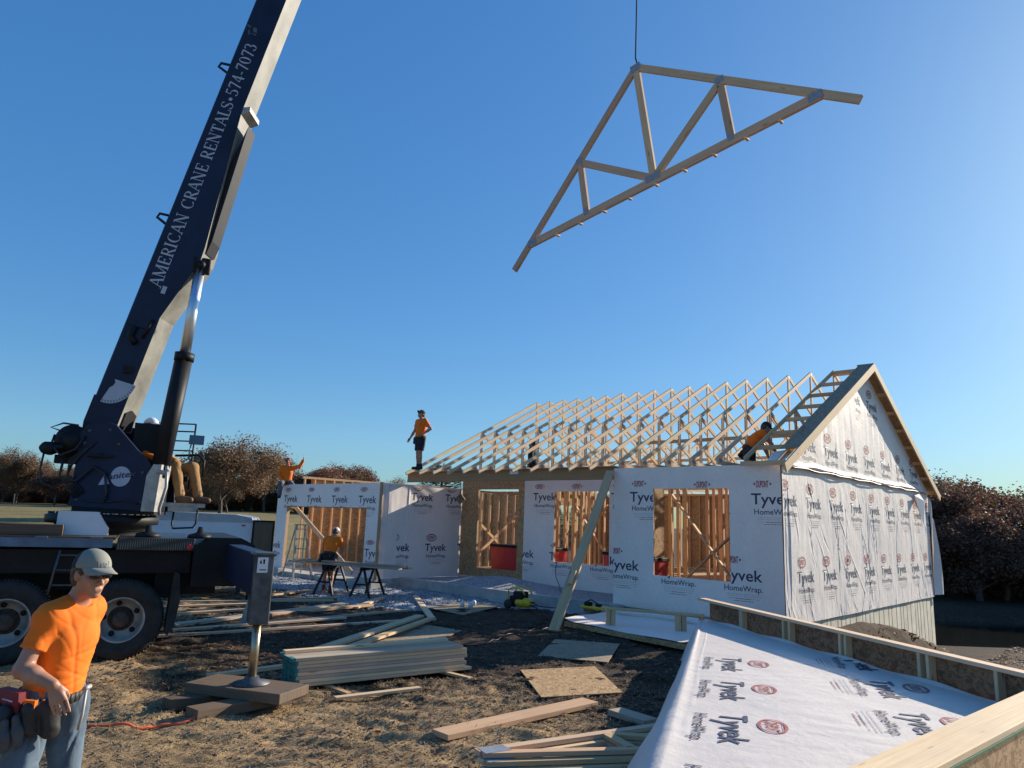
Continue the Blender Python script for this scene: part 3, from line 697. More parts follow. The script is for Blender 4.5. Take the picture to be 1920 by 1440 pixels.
# loose ends of the sheet
mb = MB(); m_ = 10
for (P0, P1, P2, P3) in ((L(-.03, W - .02, -.06), L(-.12, W + .25, -.75), L(-.10, W + .72, -2.98), L(-.04, W - .05, -3.0)),):
    for i in range(m_):
        for j in range(m_):
            q_ = []
            for (di, dj) in ((0, 0), (1, 0), (1, 1), (0, 1)):
                s_, t_ = (i + di) / m_, (j + dj) / m_
                p = (P0 * (1 - s_) + P3 * s_) * (1 - t_) + (P1 * (1 - s_) + P2 * s_) * t_
                q_.append(p + Vector((0, -.06 * math.sin(t_ * 6 + s_ * 3), 0)))
            mb.face(q_, None, 0, True)
fl = mb.build("loose_wrap_flap", M['wrap_fold'], wg, weld=True)
v2, f2, mi = clip_print([(0, -3, W + .4, 3)], [(W - .55, -2.25)])
mb = MB(); mb.face([L(-.11, 9.3, -.12), L(-.14, 9.72, -.05), L(-.22, 9.9, -.25), L(-.2, 9.72, -.95)]); mb.face([L(-.14, 9.72, -.05), L(-.05, 9.95, -.1), L(-.22, 9.9, -.25)])
mb.build("peeled_wrap_corner", M['wrap'], wg)
studs(wg, [(.07, v) for v in frange(.4, W, .406)], -2.70, -.08, False)
mb = MB(); mb.beam(L(.07, .0, -.02), L(.07, W, -.02), .089, .075); mb.beam(L(.07, .0, -2.72), L(.07, W, -2.72), .089, .038); mb.build("plate", M['pine'], wg)
mb = MB(); mb.box(L(-.005, 0, -3.0), L(.02, W, .0)); mb.build("sheathing", M['osb_dark'], wg)

# roof trusses
def truss_mb(S, RIDGE, heel, ov, wd=.038, ch=.089, bch=.089, tailcut=True):
    """in the plane x = along, z up; returns chords+webs mesh pieces and plate positions"""
    sl = (RIDGE - heel) / (S / 2); pcs = []; th = math.atan(sl); hh = ch / math.cos(th)
    def tp(x): return RIDGE - sl * abs(x - S / 2) - hh / 2
    pcs.append(("bottom_chord", (0.0, 0, bch / 2), (S, 0, bch / 2), bch, 0, 0))
    for sgn, x0 in ((1, -ov), (-1, S + ov)):
        pcs.append(("top_chord", (x0, 0, tp(x0)), (S / 2, 0, tp(S / 2)), ch, sl if False else 0, sl))
    zb = bch
    pcs.append(("web", (S / 2, 0, zb), (S / 2, 0, tp(S / 2) - hh / 2), .089, 0, 0))
    for x in (S / 4, 3 * S / 4):
        pcs.append(("web", (x, 0, zb), (x, 0, tp(x) - hh / 2), .089, 0, 0))
        pcs.append(("web", (x + (.06 if x < S / 2 else -.06), 0, tp(x) - hh * .55), (S / 2 + (-.08 if x < S / 2 else .08), 0, zb + .03), .089, 0, 0))
    gus = [(S / 2, tp(S / 2) - .02, .2, .14), (S / 2, zb - .01, .28, .13), (.12, .09, .2, .13), (S - .12, .09, .2, .13)]
    for x in (S / 4, 3 * S / 4): gus += [(x, tp(x) - .02, .15, .11), (x, zb, .1, .13)]
    return pcs, gus
def truss_into(parent_or_none, S, RIDGE, heel, ov, ov2=None, flip=False, mats=('pine_pale', 'galv'), bch=.089, ch=.089, th=.038, gs=.6, web=.089):
    pcs, gus = truss_mb(S, RIDGE, heel, ov, bch=bch, ch=ch); out = []
    if ov2 is not None:
        pcs = [((n, (S + ov2, 0, RIDGE - (RIDGE - heel) / (S / 2) * (S / 2 + ov2) - ch / 2 / math.cos(math.atan((RIDGE - heel) / (S / 2)))), b, h, c0, c1) if n == "top_chord" and a[0] > S / 2 else (n, a, b, h, c0, c1)) for (n, a, b, h, c0, c1) in pcs]
    for (n, a, b, h, c0, c1) in pcs:
        mb = MB(); up = (0, 0, 1) if abs(b[0] - a[0]) > .3 else (1, 0, 0)
        mb.beam(a, b, th * (.97 if n == 'web' else 1), h if n != 'web' else web, up, 0, 0, 0); out.append((n, mb, mats[0]))
    for (x, z, w_, h_) in gus:
        for y in (-.0225, .0205):
            g = MB(); w_, h_ = w_ * gs, h_ * gs; g.box((x - w_ / 2, y - (th - .038) / 2 if y < 0 else y + (th - .038) / 2, z - h_ / 2), (x + w_ / 2, (y + .002) - (th - .038) / 2 if y < 0 else y + .002 + (th - .038) / 2, z + h_ / 2)); w_, h_ = w_ / gs, h_ / gs
            out.append(("gusset_plate", g, mats[1]))
    return out
def make_truss(ov):
    o = bpy.data.objects.new("roof_truss", None); COL.objects.link(o); o.parent = house
    for n, mb, mt in truss_into(o, W, RID - .06, .16, ov, ov2=.4): mb.build(n, M[mt], o)
    return o
t_tail = make_truss(.33); t_heel = make_truss(.02)
for k in range(18):
    proto = t_tail if k >= 6 else t_heel
    o = proto if k in (0, 6) else copy_tree(proto, house)
    o.location = (0, U1 + .61 * k, HZ + .06 + rnd.uniform(-.008, .008))
# gable end truss standing on the wall, overhang ladder, edge sheathing, rake boards
ge = bpy.data.objects.new("gable_truss", None); COL.objects.link(ge); ge.parent = house; ge.location = (0, .06, HZ)
for n, mb, mt in truss_into(ge, W, RID - .10, .12, .0): mb.build(n, M[mt], ge)
def roofz(v, dz=0.0): return RID + dz - SL * abs(v - W / 2)
for sgn in (1, -1):
    for k in range(8):
        dv = .30 + k * .78 if k else .12
        v = W / 2 - sgn * dv
        if dv > W / 2 + .3: continue
        mb = MB(); mb.beam(L(U1, v, roofz(v, -.05)), L(-.25, v, roofz(v, -.05)), .038, .089, (0, 0, 1))
        mb.build("lookout", M['pine'], house)
OVH = .45
for sgn in (1, -1):
    ve = W / 2 - sgn * (W / 2 + (OVH if sgn > 0 else .48))
    mb = MB(); mb.beam(L(-.27, ve, roofz(ve, -.045)), L(-.27, W / 2, roofz(W / 2, -.045)), .038, .185, (0, 0, 1), 0, 0, SL * (1 if sgn > 0 else 1))
    mb.build("rake_board", M['pine_pale'], house)
    vs_ = W / 2 - sgn * (W / 2 + (-.25 if sgn > 0 else .3))
    uc_, uw_ = (-.10, .36) if sgn > 0 else (-.07, .42)
    mb = MB(); mb.beam(L(uc_, vs_, roofz(vs_, .055)), L(uc_, W / 2, roofz(W / 2, .055)), uw_, .012, (0, 0, 1))
    mb.build("edge_sheathing", M['osb_grey'], house)
# wrap tucked over the front eave corner
mb = MB(); mb.face([L(-.05, -.02, .03), L(-.05, .75, .42), L(.35, .55, .34), L(.3, -.0, .08)], None, 0); mb.face([L(-.05, -.02, .03), L(-.05, .75, .42), L(-.06, .75, .06)], None, 0)
mb.build("corner_wrap_fold", M['wrap_fold'], house)
# lateral braces nailed across the webs
for (v, z, ua, ub) in ((3.1, 1.0, .7, 5.3), (4.4, .35, .7, 8.0), (W / 2 + .05, .25, .7, 11.0), (7.2, .9, .7, 11.0)):
    mb = MB(); mb.beam(L(ua, v, z), L(ub, v, z), .038, .089); mb.build("web_brace", M['pine_orange'], house)
# back wall and inside partitions
wk = wall_part("back_wall"); Rb = [(-11.2, -2.9, -9.6, .0), (-8.2, -2.9, -5.9, 0), (-5.0, -2.9, -2.6, 0), (-1.4, -2.9, -.1, 0), (-9.6, -.5, -8.2, 0), (-5.9, -.5, -5.0, 0), (-2.6, -.5, -1.4, 0), (-9.6, -2.9, -8.75, -.5)]
mb = MB()
for r in Rb: mb.box(L(-r[0], W - .01, r[1]), L(-r[2], W + .005, r[3]))
mb.build("sheathing", M['osb'], wk); plates(wk, .1, W - .06, 11.2, W - .06, -2.74, .0)
studs(wk, [(u, W - .06) for u in frange(.3, 11.2, .406) if not (5.05 < u < 5.85 or 1.45 < u < 2.55)], -2.70, -.08, True)
def partition(u0, v0, u1, v1, skip=(), sp=.406):
    p = wall_part("partition_wall"); plates(p, u0, v0, u1, v1, -2.74, .0, 'pine_orange'); au = abs(u1 - u0) > abs(v1 - v0)
    Ln = abs(u1 - u0) + abs(v1 - v0); pts = []
    for d in frange(0.03, Ln, sp):
        if any(a < d < b for a, b in skip): continue
        pts.append((u0 + (u1 - u0) * d / Ln, v0 + (v1 - v0) * d / Ln))
    studs(p, pts, -2.70, -.08, au, 'pine_orange'); return p
partition(.15, 3.9, 3.3, 3.9, ((1.9, 2.4),), .33); partition(4.1, 2.4, 4.1, 6.5, ((1.3, 2.1),)); partition(.2, 6.8, 7.6, 6.8, ((4.6, 5.6),)); partition(7.9, 2.4, 7.9, 8.8, ((2.2, 3.1),)); partition(2.2, 4.0, 2.2, 6.7); partition(8.0, 7.2, 11.1, 7.2); partition(8.0, 5.2, 11.1, 5.2, (), .33); partition(5.2, 5.6, 7.8, 5.6, ((1.2, 1.9),))
br = wall_part("temporary_braces")
for a, b in (((2.7, .6, -2.6), (1.2, 2.9, -.3)), ((1.5, 1.5, -2.7), (3.1, 1.2, -.5)), ((7.2, 3.0, -2.7), (6.2, 3.0, -.25)), ((10.4, 6.9, -.5), (8.6, 6.9, -2.7)), ((8.7, 6.6, -.6), (10.2, 6.6, -2.7)), ((11.2, 2.4, -1.0), (11.2, 4.8, -2.6)), ((11.2, 4.9, -1.0), (11.2, 2.5, -2.6))):
    mb = MB(); mb.beam(L(*a), L(*b), .038, .089, (1, 0, 0)); mb.build("brace", M['pine_orange'], br)

# ------------------------------------------------------------------ the garage frame left of the house
gar = thing("garage_frame", "open topped garage frame with white wrapped front and wide door opening", "garage", (AX, AY, 0), YAW)
def wallg(n): o = bpy.data.objects.new(n, None); COL.objects.link(o); o.parent = gar; return o
gf = wallg("front_wall")
RG = [(-16.95, -3.05, -16.3, -.32), (-11.9, -3.0, -11.3, -.29), (-16.3, -1.02, -11.9, -.30)]
flat_wrap(gf, "house_wrap", front3(-1.06), (-1, 0, 0), RG, [(-16.55, -.88), (-15.14, -.88), (-13.73, -.88), (-12.32, -.88), (-17.35, -2.4), (-11.85, -2.4)])
mb = MB()
for r in RG: mb.box(L(-r[0], -1.058, r[1]), L(-r[2], -1.045, r[3]))
mb.build("sheathing", M['osb'], gf)
mb = MB(); mb.beam(L(11.3, -.99, -.31), L(16.95, -.99, -.34), .1, .04); mb.build("plate", M['pine'], gf)
mb = MB(); mb.beam(L(11.9, -.99, -.9), L(16.3, -.99, -.9), .09, .28); mb.build("header", M['lvl'], gf)
studs(gf, [(u, -.99) for u in (11.35, 11.6, 11.86, 16.34, 16.6, 16.9)], -3.0, -.34, True)
gs = wallg("side_wall")
def gs_d(a, z): return .012 * vnoise(a * 3, z * 2) + .02 * np.exp(-((a + .78) / .03) ** 2) + .014 * np.exp(-((a - .0) / .02) ** 2) + .01 * vnoise(a * 9, z * 4) * np.exp(-(a + 1) * 1.5)
s3g = side3(11.29); gws = grid_sheet("house_wrap", s3g, gn, -1.06, 2.2, -3.0, -.29, .025, gs_d, M['wrap_fold'], gs)
draped_print([(-.36, -2.9, 2.2, -.35), ], [(.1, -.73), (1.47, -.71), (-.72, -2.23), (.74, -2.23), (2.08, -2.23)], s3g, gn, gs_d, gs, INKS)
mb = MB(); mb.box(L(11.3, -1.04, -3.0), L(11.315, 2.2, -.3)); mb.box(L(11.3, 5.6, -3.0), L(11.315, 7.0, -.05)); mb.box(L(11.3, 9.3, -3.0), L(11.315, W, -.05)); mb.box(L(11.3, 7.0, -.6), L(11.315, 9.3, -.05)); mb.build("sheathing", M['osb'], gs)
mb = MB(); mb.box(L(11.17, -1.09, -3.02), L(11.295, -1.072, -.27)); mb.build("corner_strip", M['lvl'], gs)
studs(gs, [(11.36, v) for v in frange(-.9, 6.5, .406)], -3.0, -.36, False)
mb = MB(); mb.beam(L(11.36, -1.0, -.33), L(11.36, 6.5, -.33), .089, .075); mb.build("plate", M['pine'], gs)
gl = wallg("far_side_wall")
mb = MB(); mb.box(L(17.3, .4, -3.1), L(17.315, 7.2, .0)); mb.build("sheathing", M['osb_sunlit'], gl)
studs(gl, [(17.25, v) for v in frange(.1, 7.2, .406)], -3.06, .0, False, 'pine_orange')
mb = MB(); mb.beam(L(17.25, 0, .02), L(17.25, 7.2, .02), .089, .076); mb.beam(L(17.25, 0, -3.08), L(17.25, 7.2, -3.08), .089, .038); mb.build("plate", M['pine'], gl)
mb = MB(); mb.beam(L(17.17, 1.0, -.5), L(17.17, 6.6, -1.5), .038, .089, (0, 0, 1)); mb.build("brace", M['pine_orange'], gl)
mb = MB(); mb.beam(L(16.4, -.8, -.95), L(12.9, -.7, -2.95), .038, .14, (0, 0, 1)); mb.build("brace", M['pine_pale'], gar)
gk = wallg("back_wall"); mb = MB(); mb.box(L(11.4, 7.2, -3.1), L(17.3, 7.215, -.1)); mb.build("sheathing", M['osb_sunlit'], gk)
studs(gk, [(u, 7.15) for u in frange(11.5, 17.2, .406)], -3.06, -.1, True, 'pine_orange')
mb = MB(); mb.box(L(11.2, -1.1, -3.6), L(17.4, 7.3, -3.12)); mb.build("slab", M['concrete'], gar)
mb = MB(); mb.box(L(11.2, -1.25, -3.5), L(12.0, -1.03, -2.99)); mb.build("stem_wall", M['concrete'], gar, .006); mb = MB(); mb.box(L(16.2, -1.25, -3.5), L(17.0, -1.03, -3.03)); mb.build("stem_wall", M['concrete'], gar, .006)
# porch gravel mound
def mound(u, v): return -3.03 + .24 * math.exp(-((u - 8.6) / 1.5) ** 2 - ((v - 1.2) / .9) ** 2)
mb = MB(); nU, nV = 90, 28
for i in range(nU):
    for j in range(nV):
        pts = []
        for di, dj in ((0, 0), (1, 0), (1, 1), (0, 1)):
            u = 3.95 + (11.25 - 3.95) * (i + di) / nU; v = -.02 + 2.2 * (j + dj) / nV
            pts.append(HW(u, v, HZ + mound(u, v) + .02 * float(vnoise(np.float64(u * 9), np.float64(v * 9)))))
        mb.face(pts[::-1], None, 0, True)
def m_gravel():
    t = NT("gravel_bed"); p = t.coord("Object"); vo = t.n("ShaderNodeTexVoronoi"); vo.inputs["Scale"].default_value = 34; t.l(p, vo.inputs["Vector"])
    vs = t.n("ShaderNodeSeparateColor"); t.l(vo.outputs["Color"], vs.inputs[0]); t.col(t.ramp(vs.outputs[0], [(0, (.18, .18, .2)), (.5, (.34, .35, .37)), (1, (.52, .53, .55))]))
    t.set(Roughness=.9); t.bump(t.math('MULTIPLY', vo.outputs["Distance"], -1), .9, .03); return t.m
tag(mb.build("gravel_bed", m_gravel(), weld=True), "mound of grey gravel filling the porch behind the concrete curb", "gravel", kind="stuff")
# ------------------------------------------------------------------ truss hanging from the crane
ht = thing("lifted_roof_truss", "pale roof truss hanging tilted in the sky from the crane cable", "roof truss", (0, 0, 0))
C0 = Vector((2.44, 12.0, 8.06)); yw, tl, SS, RR = -.76, .16, 6.1, 2.64
ex = Vector((math.cos(yw) * math.cos(tl), math.sin(yw) * math.cos(tl), math.sin(tl))); nn = ex.cross(Vector((0, 0, 1))).normalized(); uz = nn.cross(ex)
org = C0 - ex * SS / 2 - uz * .02
ht.matrix_world = Matrix(((ex.x, -nn.x, uz.x, org.x), (ex.y, -nn.y, uz.y, org.y), (ex.z, -nn.z, uz.z, org.z), (0, 0, 0, 1)))
for n, mb, mt in truss_into(None, SS, RR, .14, .46, mats=('pine_red', 'galv'), bch=.15, ch=.13, th=.062, gs=1.1, web=.135): mb.build(n, M[mt], ht)
for k in range(9):
    x = .75 + k * .58
    mb = MB(); mb.beam((x, -.05, -.014), (x, .075, -.014), .045, .028); mb.build("spacer_block", M['pine_pale'], ht)
APEX = org + ex * SS / 2 + uz * RR

# ------------------------------------------------------------------ crane truck (own axes: x along the truck, y to its far side)
TB = Vector((-5.04, 10.02, 0)); TA = math.atan2(.447, .894)
truck = thing("crane_truck", "dark navy boom truck with raised lettered telescopic boom and outrigger set on timber blocks", "crane truck", TB, TA)
_tc, _ts = math.cos(TA), math.sin(TA)
def TL(x, y, z):                                       # world -> truck axes
    dx, dy = x - TB.x, y - TB.y; return Vector((dx * _tc + dy * _ts, -dx * _ts + dy * _tc, z))
# chassis
mb = MB(); mb.box((-9, .75, .85), (1.1, .85, 1.15)); mb.box((-9, 1.65, .85), (1.1, 1.75, 1.15))
for x in (-6, -3.2, -1.9, -.65, .6, 1.0): mb.box((x, .85, .9), (x + .12, 1.65, 1.1))
mb.box((-2.6, .12, 1.12), (.72, 2.4, 1.42)); mb.box((-3.9, .1, .75), (-2.1, 2.4, 1.4)); mb.box((.3, .3, .82), (1.1, 2.3, 1.4))
mb.box((-1.35, .5, .48), (0.05, .62, .58)); mb.lathe([(.0, -.01), (.17, -.01), (.2, .2), (.2, .6), (.0, .62)], (-.65, .9, .7), (0, 1, 0), 16)
mb.build("chassis", M['black'], truck)
mb = MB(); mb.box((-9, -.02, 1.56), (-.25, 2.5, 1.6)); mb.build("deck", M['timber_old'], truck)
mb = MB(); mb.box((-9, -.05, 1.46), (-.27, -.02, 1.575))
for x in frange(-8.6, -.3, .62): mb.box((x, -.062, 1.575), (x + .14, -.0, 1.595))
mb.build("deck_rail", M['blue_rail'], truck)
mb = MB(); mb.box((-.22, -.035, 1.43), (.74, 2.5, 1.6)); mb.build("diamond_plate_apron", M['diamond'], truck, .01)
mb = MB(); mb.lathe([(0, 0), (.045, 0), (.04, .03), (0, .035)], (.68, -.037, 1.48), (0, -1, 0), 16); mb.build("marker_light", M['red_plastic'], truck)
# wheels
def wheel(x, y, parent):
    wo = bpy.data.objects.new("wheel", None); COL.objects.link(wo); wo.parent = parent; wo.location = (x, y, .52)
    t = MB(); t.lathe([(.285, .03), (.30, .0), (.40, -.025), (.475, -.015), (.508, .02), (.515, .06), (.515, .22), (.50, .27), (.40, .29), (.29, .27)], (0, 0, 0), (0, 1, 0), 56)
    for k in range(72):
        a = 2 * math.pi * k / 72; ca, sa = math.cos(a), math.sin(a); c2, s2 = math.cos(a + .05), math.sin(a + .05)
        for (y0, y1) in ((.02, .10), (.115, .17), (.185, .255)):
            t.prism([(ca * .512, y0, sa * .512), (c2 * .512, y0, s2 * .512), (c2 * .512, y1, s2 * .512), (ca * .512, y1, sa * .512)], (ca * .016, 0, sa * .016))
    t.build("tyre", M['rubber'], wo)
    r = MB(); r.lathe([(.30, .02), (.292, -.005), (.275, .0), (.265, .05), (.25, .135), (.17, .17), (.155, .172)], (0, 0, 0), (0, 1, 0), 40)
    r.build("rim", M['rim'], wo)
    hb_ = MB(); hb_.lathe([(.16, .17), (.15, .165), (.12, .15), (.105, .10), (.10, .05), (.085, .03), (.05, .025), (.0, .024)], (0, 0, 0), (0, 1, 0), 28)
    for k in range(10):
        a = 2 * math.pi * k / 10 + .2; hb_.lathe([(0, -.03), (.014, -.03), (.016, .0)], (math.cos(a) * .135, .16, math.sin(a) * .135), (0, 1, 0), 8)
    hb_.build("hub", M['hub'], wo)
    for k in range(5):
        h = MB(); a = 2 * math.pi * k / 5 + .5; c = Vector((math.cos(a) * .208, .136, math.sin(a) * .208))
        h.lathe([(.0, -.004), (.034, -.004), (.036, .02)], c, (0, 1, 0), 12); h.build("hand_hole", M['black'], wo)
    return wo
w0 = wheel(-.06, .02, truck)
for x, y in ((-1.36, .02), (-.06, 2.2), (-1.36, 2.2), (-8.0, .1), (-8.0, 2.15)):
    c = copy_tree(w0, truck); c.location = (x, y, .52)
mb = MB(); mb.prism([(.53, .02, 1.15), (.60, .02, 1.12), (.64, .02, .75), (.60, .02, .42), (.53, .02, .30), (.49, .02, .34)], (0, .6, 0)); mb.build("mud_flap", M['rubber'], truck, .01)
# ladder, toolbox
mb = MB(); mb.tube([(-.93, -.03, .86), (-.86, -.03, 1.42)], .016, 8); mb.tube([(-.48, -.03, .86), (-.44, -.03, 1.42)], .016, 8)
for z in (.98, 1.17, 1.36): mb.tube([(-.93 + .07 * (z - .86) / .56, -.03, z), (-.48 + .04 * (z - .86) / .56, -.03, z)], .013, 8)
mb.build("step_ladder_rung", M['steel'], truck)
mb = MB(); mb.prism([(-.98, .35, 1.605), (-.36, .35, 1.605), (-.36, .35, 1.70), (-.5, .35, 1.92), (-.98, .35, 1.92)], (0, .5, 0)); mb.build("white_cabinet", M['white_paint'], truck, .01)
# outrigger
og = bpy.data.objects.new("outrigger", None); COL.objects.link(og); og.parent = truck
mb = MB(); mb.prism([(.74, -.05, .95), (1.55, -.05, .95), (1.55, -.05, 1.52), (1.35, -.05, 1.62), (.95, -.05, 1.62), (.74, -.05, 1.5)], (0, 2.6, 0)); mb.build("outrigger_box", M['black'], og, .012)
lx, ly = TL(-2.655, 8.1, 0).x, TL(-2.655, 8.1, 0).y
mb = MB(); mb.beam((lx, ly - .02, 1.33), (lx, .3, 1.30), .2, .46); mb.build("outrigger_beam", M['navy'], og, .01)
mb = MB(); mb.box((lx - .1, ly - .13, .82), (lx + .1, ly + .12, 1.57)); mb.box((lx - .125, ly - .145, 1.535), (lx + .125, ly + .135, 1.56)); mb.build("outrigger_leg", M['steel'], og, .012)
mb = MB(); mb.box((lx - .075, ly - .134, 1.36), (lx + .035, ly - .1305, 1.52)); mb.build("warning_sticker", M['white_paint'], og)
mb = MB()
for q in ([(-.055, 1.46), (-.04, 1.5), (-.03, 1.45)], [(-.02, 1.5), (-.0, 1.5), (.0, 1.45), (-.015, 1.45)], [(-.05, 1.385), (.02, 1.385), (.02, 1.395), (-.05, 1.395)]): mb.face([(lx + a, ly - .136, z) for a, z in q])
mb.build("sticker_mark", M['black'], og)
mb = MB(); mb.tube([(lx, ly, .2), (lx, ly, .85)], .046, 20); mb.build("outrigger_ram", M['brass'], og)
mb = MB(); mb.lathe([(0, .0), (.19, .0), (.19, .016), (.09, .04), (.065, .08), (0, .08)], (lx, ly, .205), (0, 0, 1), 32); mb.build("outrigger_foot", M['steel'], og)
# turntable
RC = TL(-6.02, 10.93, 0); rx, ry = RC.x, RC.y
mb = MB(); mb.lathe([(.56, 1.6), (.56, 1.66), (.62, 1.68), (.62, 1.74), (.74, 1.75), (.75, 1.80), (.75, 1.86), (.70, 1.885), (.0, 1.885)], (rx, ry, 0), (0, 0, 1), 56)
for k in range(40):
    a = 2 * math.pi * k / 40; mb.lathe([(0, .022), (.014, .022), (.014, 0)], (rx + .70 * math.cos(a), ry + .70 * math.sin(a), 1.885), (0, 0, 1), 6)
mb.build("turntable", M['black'], truck)
def bolt_plate(poly, y0, th, name, mat, bev=.01):      # polygon in world x,z at world depth y0
    mb = MB(); mb.prism([TL(x, y0, z) for x, z in poly], TL(0, y0 + th, 0) - TL(0, y0, 0)); return mb.build(name, mat, truck, bev)
TP = [(-6.30, 1.99), (-5.10, 1.95), (-5.10, 2.10), (-5.16, 2.56), (-5.22, 2.63), (-5.78, 3.18), (-5.88, 3.22), (-6.20, 3.18), (-6.28, 3.05)]
tp = bolt_plate(TP, 10.48, .045, "turret_plate", M['navy']); bolt_plate(TP, 11.15, .045, "turret_plate", M['navy'])
bolt_plate([(-6.28, 1.9), (-5.2, 1.9), (-5.2, 2.3), (-5.9, 2.9), (-6.28, 2.9)], 10.53, .6, "turret_core", M['black'])
bolt_plate([(-5.22, 1.95), (-5.03, 1.95), (-5.0, 2.62), (-5.12, 2.62), (-5.2, 2.45)], 10.40, .3, "turret_nose", M['rim'])
mb = MB()
mb.tube([TL(-5.03, 10.38, 2.52), TL(-4.93, 10.38, 2.5), TL(-4.87, 10.36, 2.56)], .035, 10); mb.tube([TL(-4.9, 10.35, 2.6), TL(-4.87, 10.34, 2.3), TL(-4.93, 10.34, 2.0), TL(-4.95, 10.4, 1.92)], .022, 8)
mb.build("hydraulic_pipe", M['rim'], truck)
# badge on the turret: word, triangle and ball
bd = Ink(); bd.fit("anitex", .14, .0, .40, .085, 0, .02)
bd.v[:, 0] += bd.v[:, 1] * .3
a = np.arange(28) * 2 * math.pi / 28; bd2 = Ink(); bd2.add(np.stack([.32 + .145 * np.cos(a), .035 + .145 * np.sin(a)], 1), [list(range(28))], 0)
bd2.add(np.array([[.0, -.06], [.10, .10], [.16, -.06]]), [[0, 1, 2]], 0)
def plate_print(name, ink, ox, oz, rot, y, mat, parent, sc=1.0):
    c, s = math.cos(rot), math.sin(rot); vs = [TL(ox + (p[0] * c - p[1] * s) * sc, y, oz + (p[0] * s + p[1] * c) * sc) for p in ink.v]
    m = bpy.data.meshes.new(name); m.from_pydata([tuple(v) for v in vs], [], ink.f); return link(name, m, mat, parent)
plate_print("badge", bd2, -5.92, 2.36, .12, 10.472, M['letter'], tp); plate_print("badge_word", bd, -5.92, 2.36, .16, 10.468, M['ink'], tp)
# winch with hoses at the back of the turret
mb = MB(); wc = TL(-6.42, 10.75, 2.92); ax = (TL(0, 1, 0) - TL(0, 0, 0))
mb.lathe([(0, -.34), (.12, -.34), (.13, -.26), (.24, -.26), (.24, -.2), (.17, -.19), (.17, .19), (.24, .2), (.24, .26), (.1, .27), (0, .27)], wc, ax, 28)
mb.lathe([(0, -.12), (.09, -.12), (.1, 0), (.07, .1), (0, .1)], TL(-6.66, 10.45, 2.80), ax, 14); mb.box(TL(-6.62, 10.5, 2.6), TL(-6.3, 10.9, 2.72)); mb.tube([TL(-6.78, 10.4, 2.8), TL(-6.45, 10.42, 2.83)], .04, 10)
mb.build("winch", M['black'], truck)
mb = MB()
mb.tube([TL(-6.70, 10.38, 2.76), TL(-6.71, 10.36, 2.5), TL(-6.66, 10.36, 2.3), TL(-6.5, 10.38, 2.24), TL(-6.36, 10.42, 2.34), TL(-6.32, 10.46, 2.6)], .014, 8)
mb.tube([TL(-6.5, 10.4, 3.05), TL(-6.66, 10.38, 3.10), TL(-6.5, 10.4, 3.17), TL(-6.3, 10.44, 3.15)], .013, 8)
mb.tube([TL(-6.42, 10.4, 2.65), TL(-6.42, 10.36, 2.42), TL(-6.36, 10.4, 2.32), TL(-6.2, 10.44, 2.36), TL(-6.0, 10.44, 2.56), TL(-5.82, 10.44, 2.46), TL(-5.76, 10.44, 2.2), TL(-5.78, 10.44, 2.05)], .018, 8)
mb.tube([TL(-6.6, 10.4, 3.0), TL(-6.62, 10.38, 2.85), TL(-6.45, 10.36, 2.7), TL(-6.28, 10.42, 2.8), TL(-6.2, 10.46, 3.0)], .016, 8)
mb.build("hydraulic_hose", M['cord'], truck)
mb = MB()
for k in range(5): mb.tube([TL(-6.22 + .03 * k, 10.46, 2.1 + .02 * k), TL(-6.34, 10.42, 2.25 + .05 * k), TL(-6.36, 10.44, 2.5 + .04 * k), TL(-6.22 + .05 * k, 10.47, 2.72 + .05 * k)], .011, 6)
mb.tube([TL(-6.1, 10.47, 2.08), TL(-5.8, 10.455, 2.06), TL(-5.5, 10.455, 2.1), TL(-5.3, 10.47, 2.05)], .014, 6)
mb.build("hose_bundle", M['cord'], truck)
mb = MB(); mb.box(TL(-6.12, 10.462, 2.70), TL(-5.72, 10.48, 2.73)); mb.box(TL(-5.95, 10.45, 2.72), TL(-5.90, 10.48, 2.76)); mb.build("step_bracket", M['black'], truck)
mb = MB()
for (x_, z_) in ((-6.2, 2.08), (-6.2, 2.9), (-5.25, 2.08), (-5.3, 2.5), (-5.85, 3.1), (-6.15, 3.08), (-5.7, 2.9)): mb.lathe([(0, -.012), (.022, -.012), (.026, .0)], TL(x_, 10.48, z_), TL(0, 1, 0) - TL(0, 0, 0), 8)
mb.build("plate_bolt", M['steel'], truck)
mb = MB(); mb.lathe([(0, -.07), (.075, -.07), (.075, .0)], TL(-5.13, 10.48, 2.47), TL(0, 1, 0) - TL(0, 0, 0), 20); mb.build("cylinder_foot_pin", M['steel'], truck)
# boom in the plane y = 10.6 .. 11.05 (world axes handed to the truck's)
bdv = Vector((1.78, 0, 7.05)).normalized(); bn = Vector((bdv.z, 0, -bdv.x))          # along, towards the underside
B0 = Vector((-6.30, 10.6, 3.35)); BW = .45
def BP(s, t, y=0.0): p = B0 + bdv * s + bn * t + Vector((0, y, 0)); return TL(p.x, p.y, p.z)
def boom_sec(s0, s1, t0, t1, y0, y1, name, mats):
    mb = MB(); c = .03
    prof = [(t0, y0 + c), (t0 + c, y0), (t1, y0), (t1, y1), (t0 + c, y1), (t0, y1 - c)]
    n = len(prof)
    for k in range(n):
        (a, ya), (b, yb) = prof[k], prof[(k + 1) % n]
        mb.face([BP(s0, a, ya), BP(s0, b, yb), BP(s1, b, yb), BP(s1, a, ya)], [(s0, 0), (s0, .4), (s1, .4), (s1, 0)], 1 if k == 2 else 0)
    mb.face([BP(s0, a, y) for a, y in prof][::-1]); mb.face([BP(s1, a, y) for a, y in prof]); return mb.build(name, mats, truck)
boom = boom_sec(-.12, 8.35, 0, .50, 0, BW, "boom", [M['navy'], M['boom_cream']])
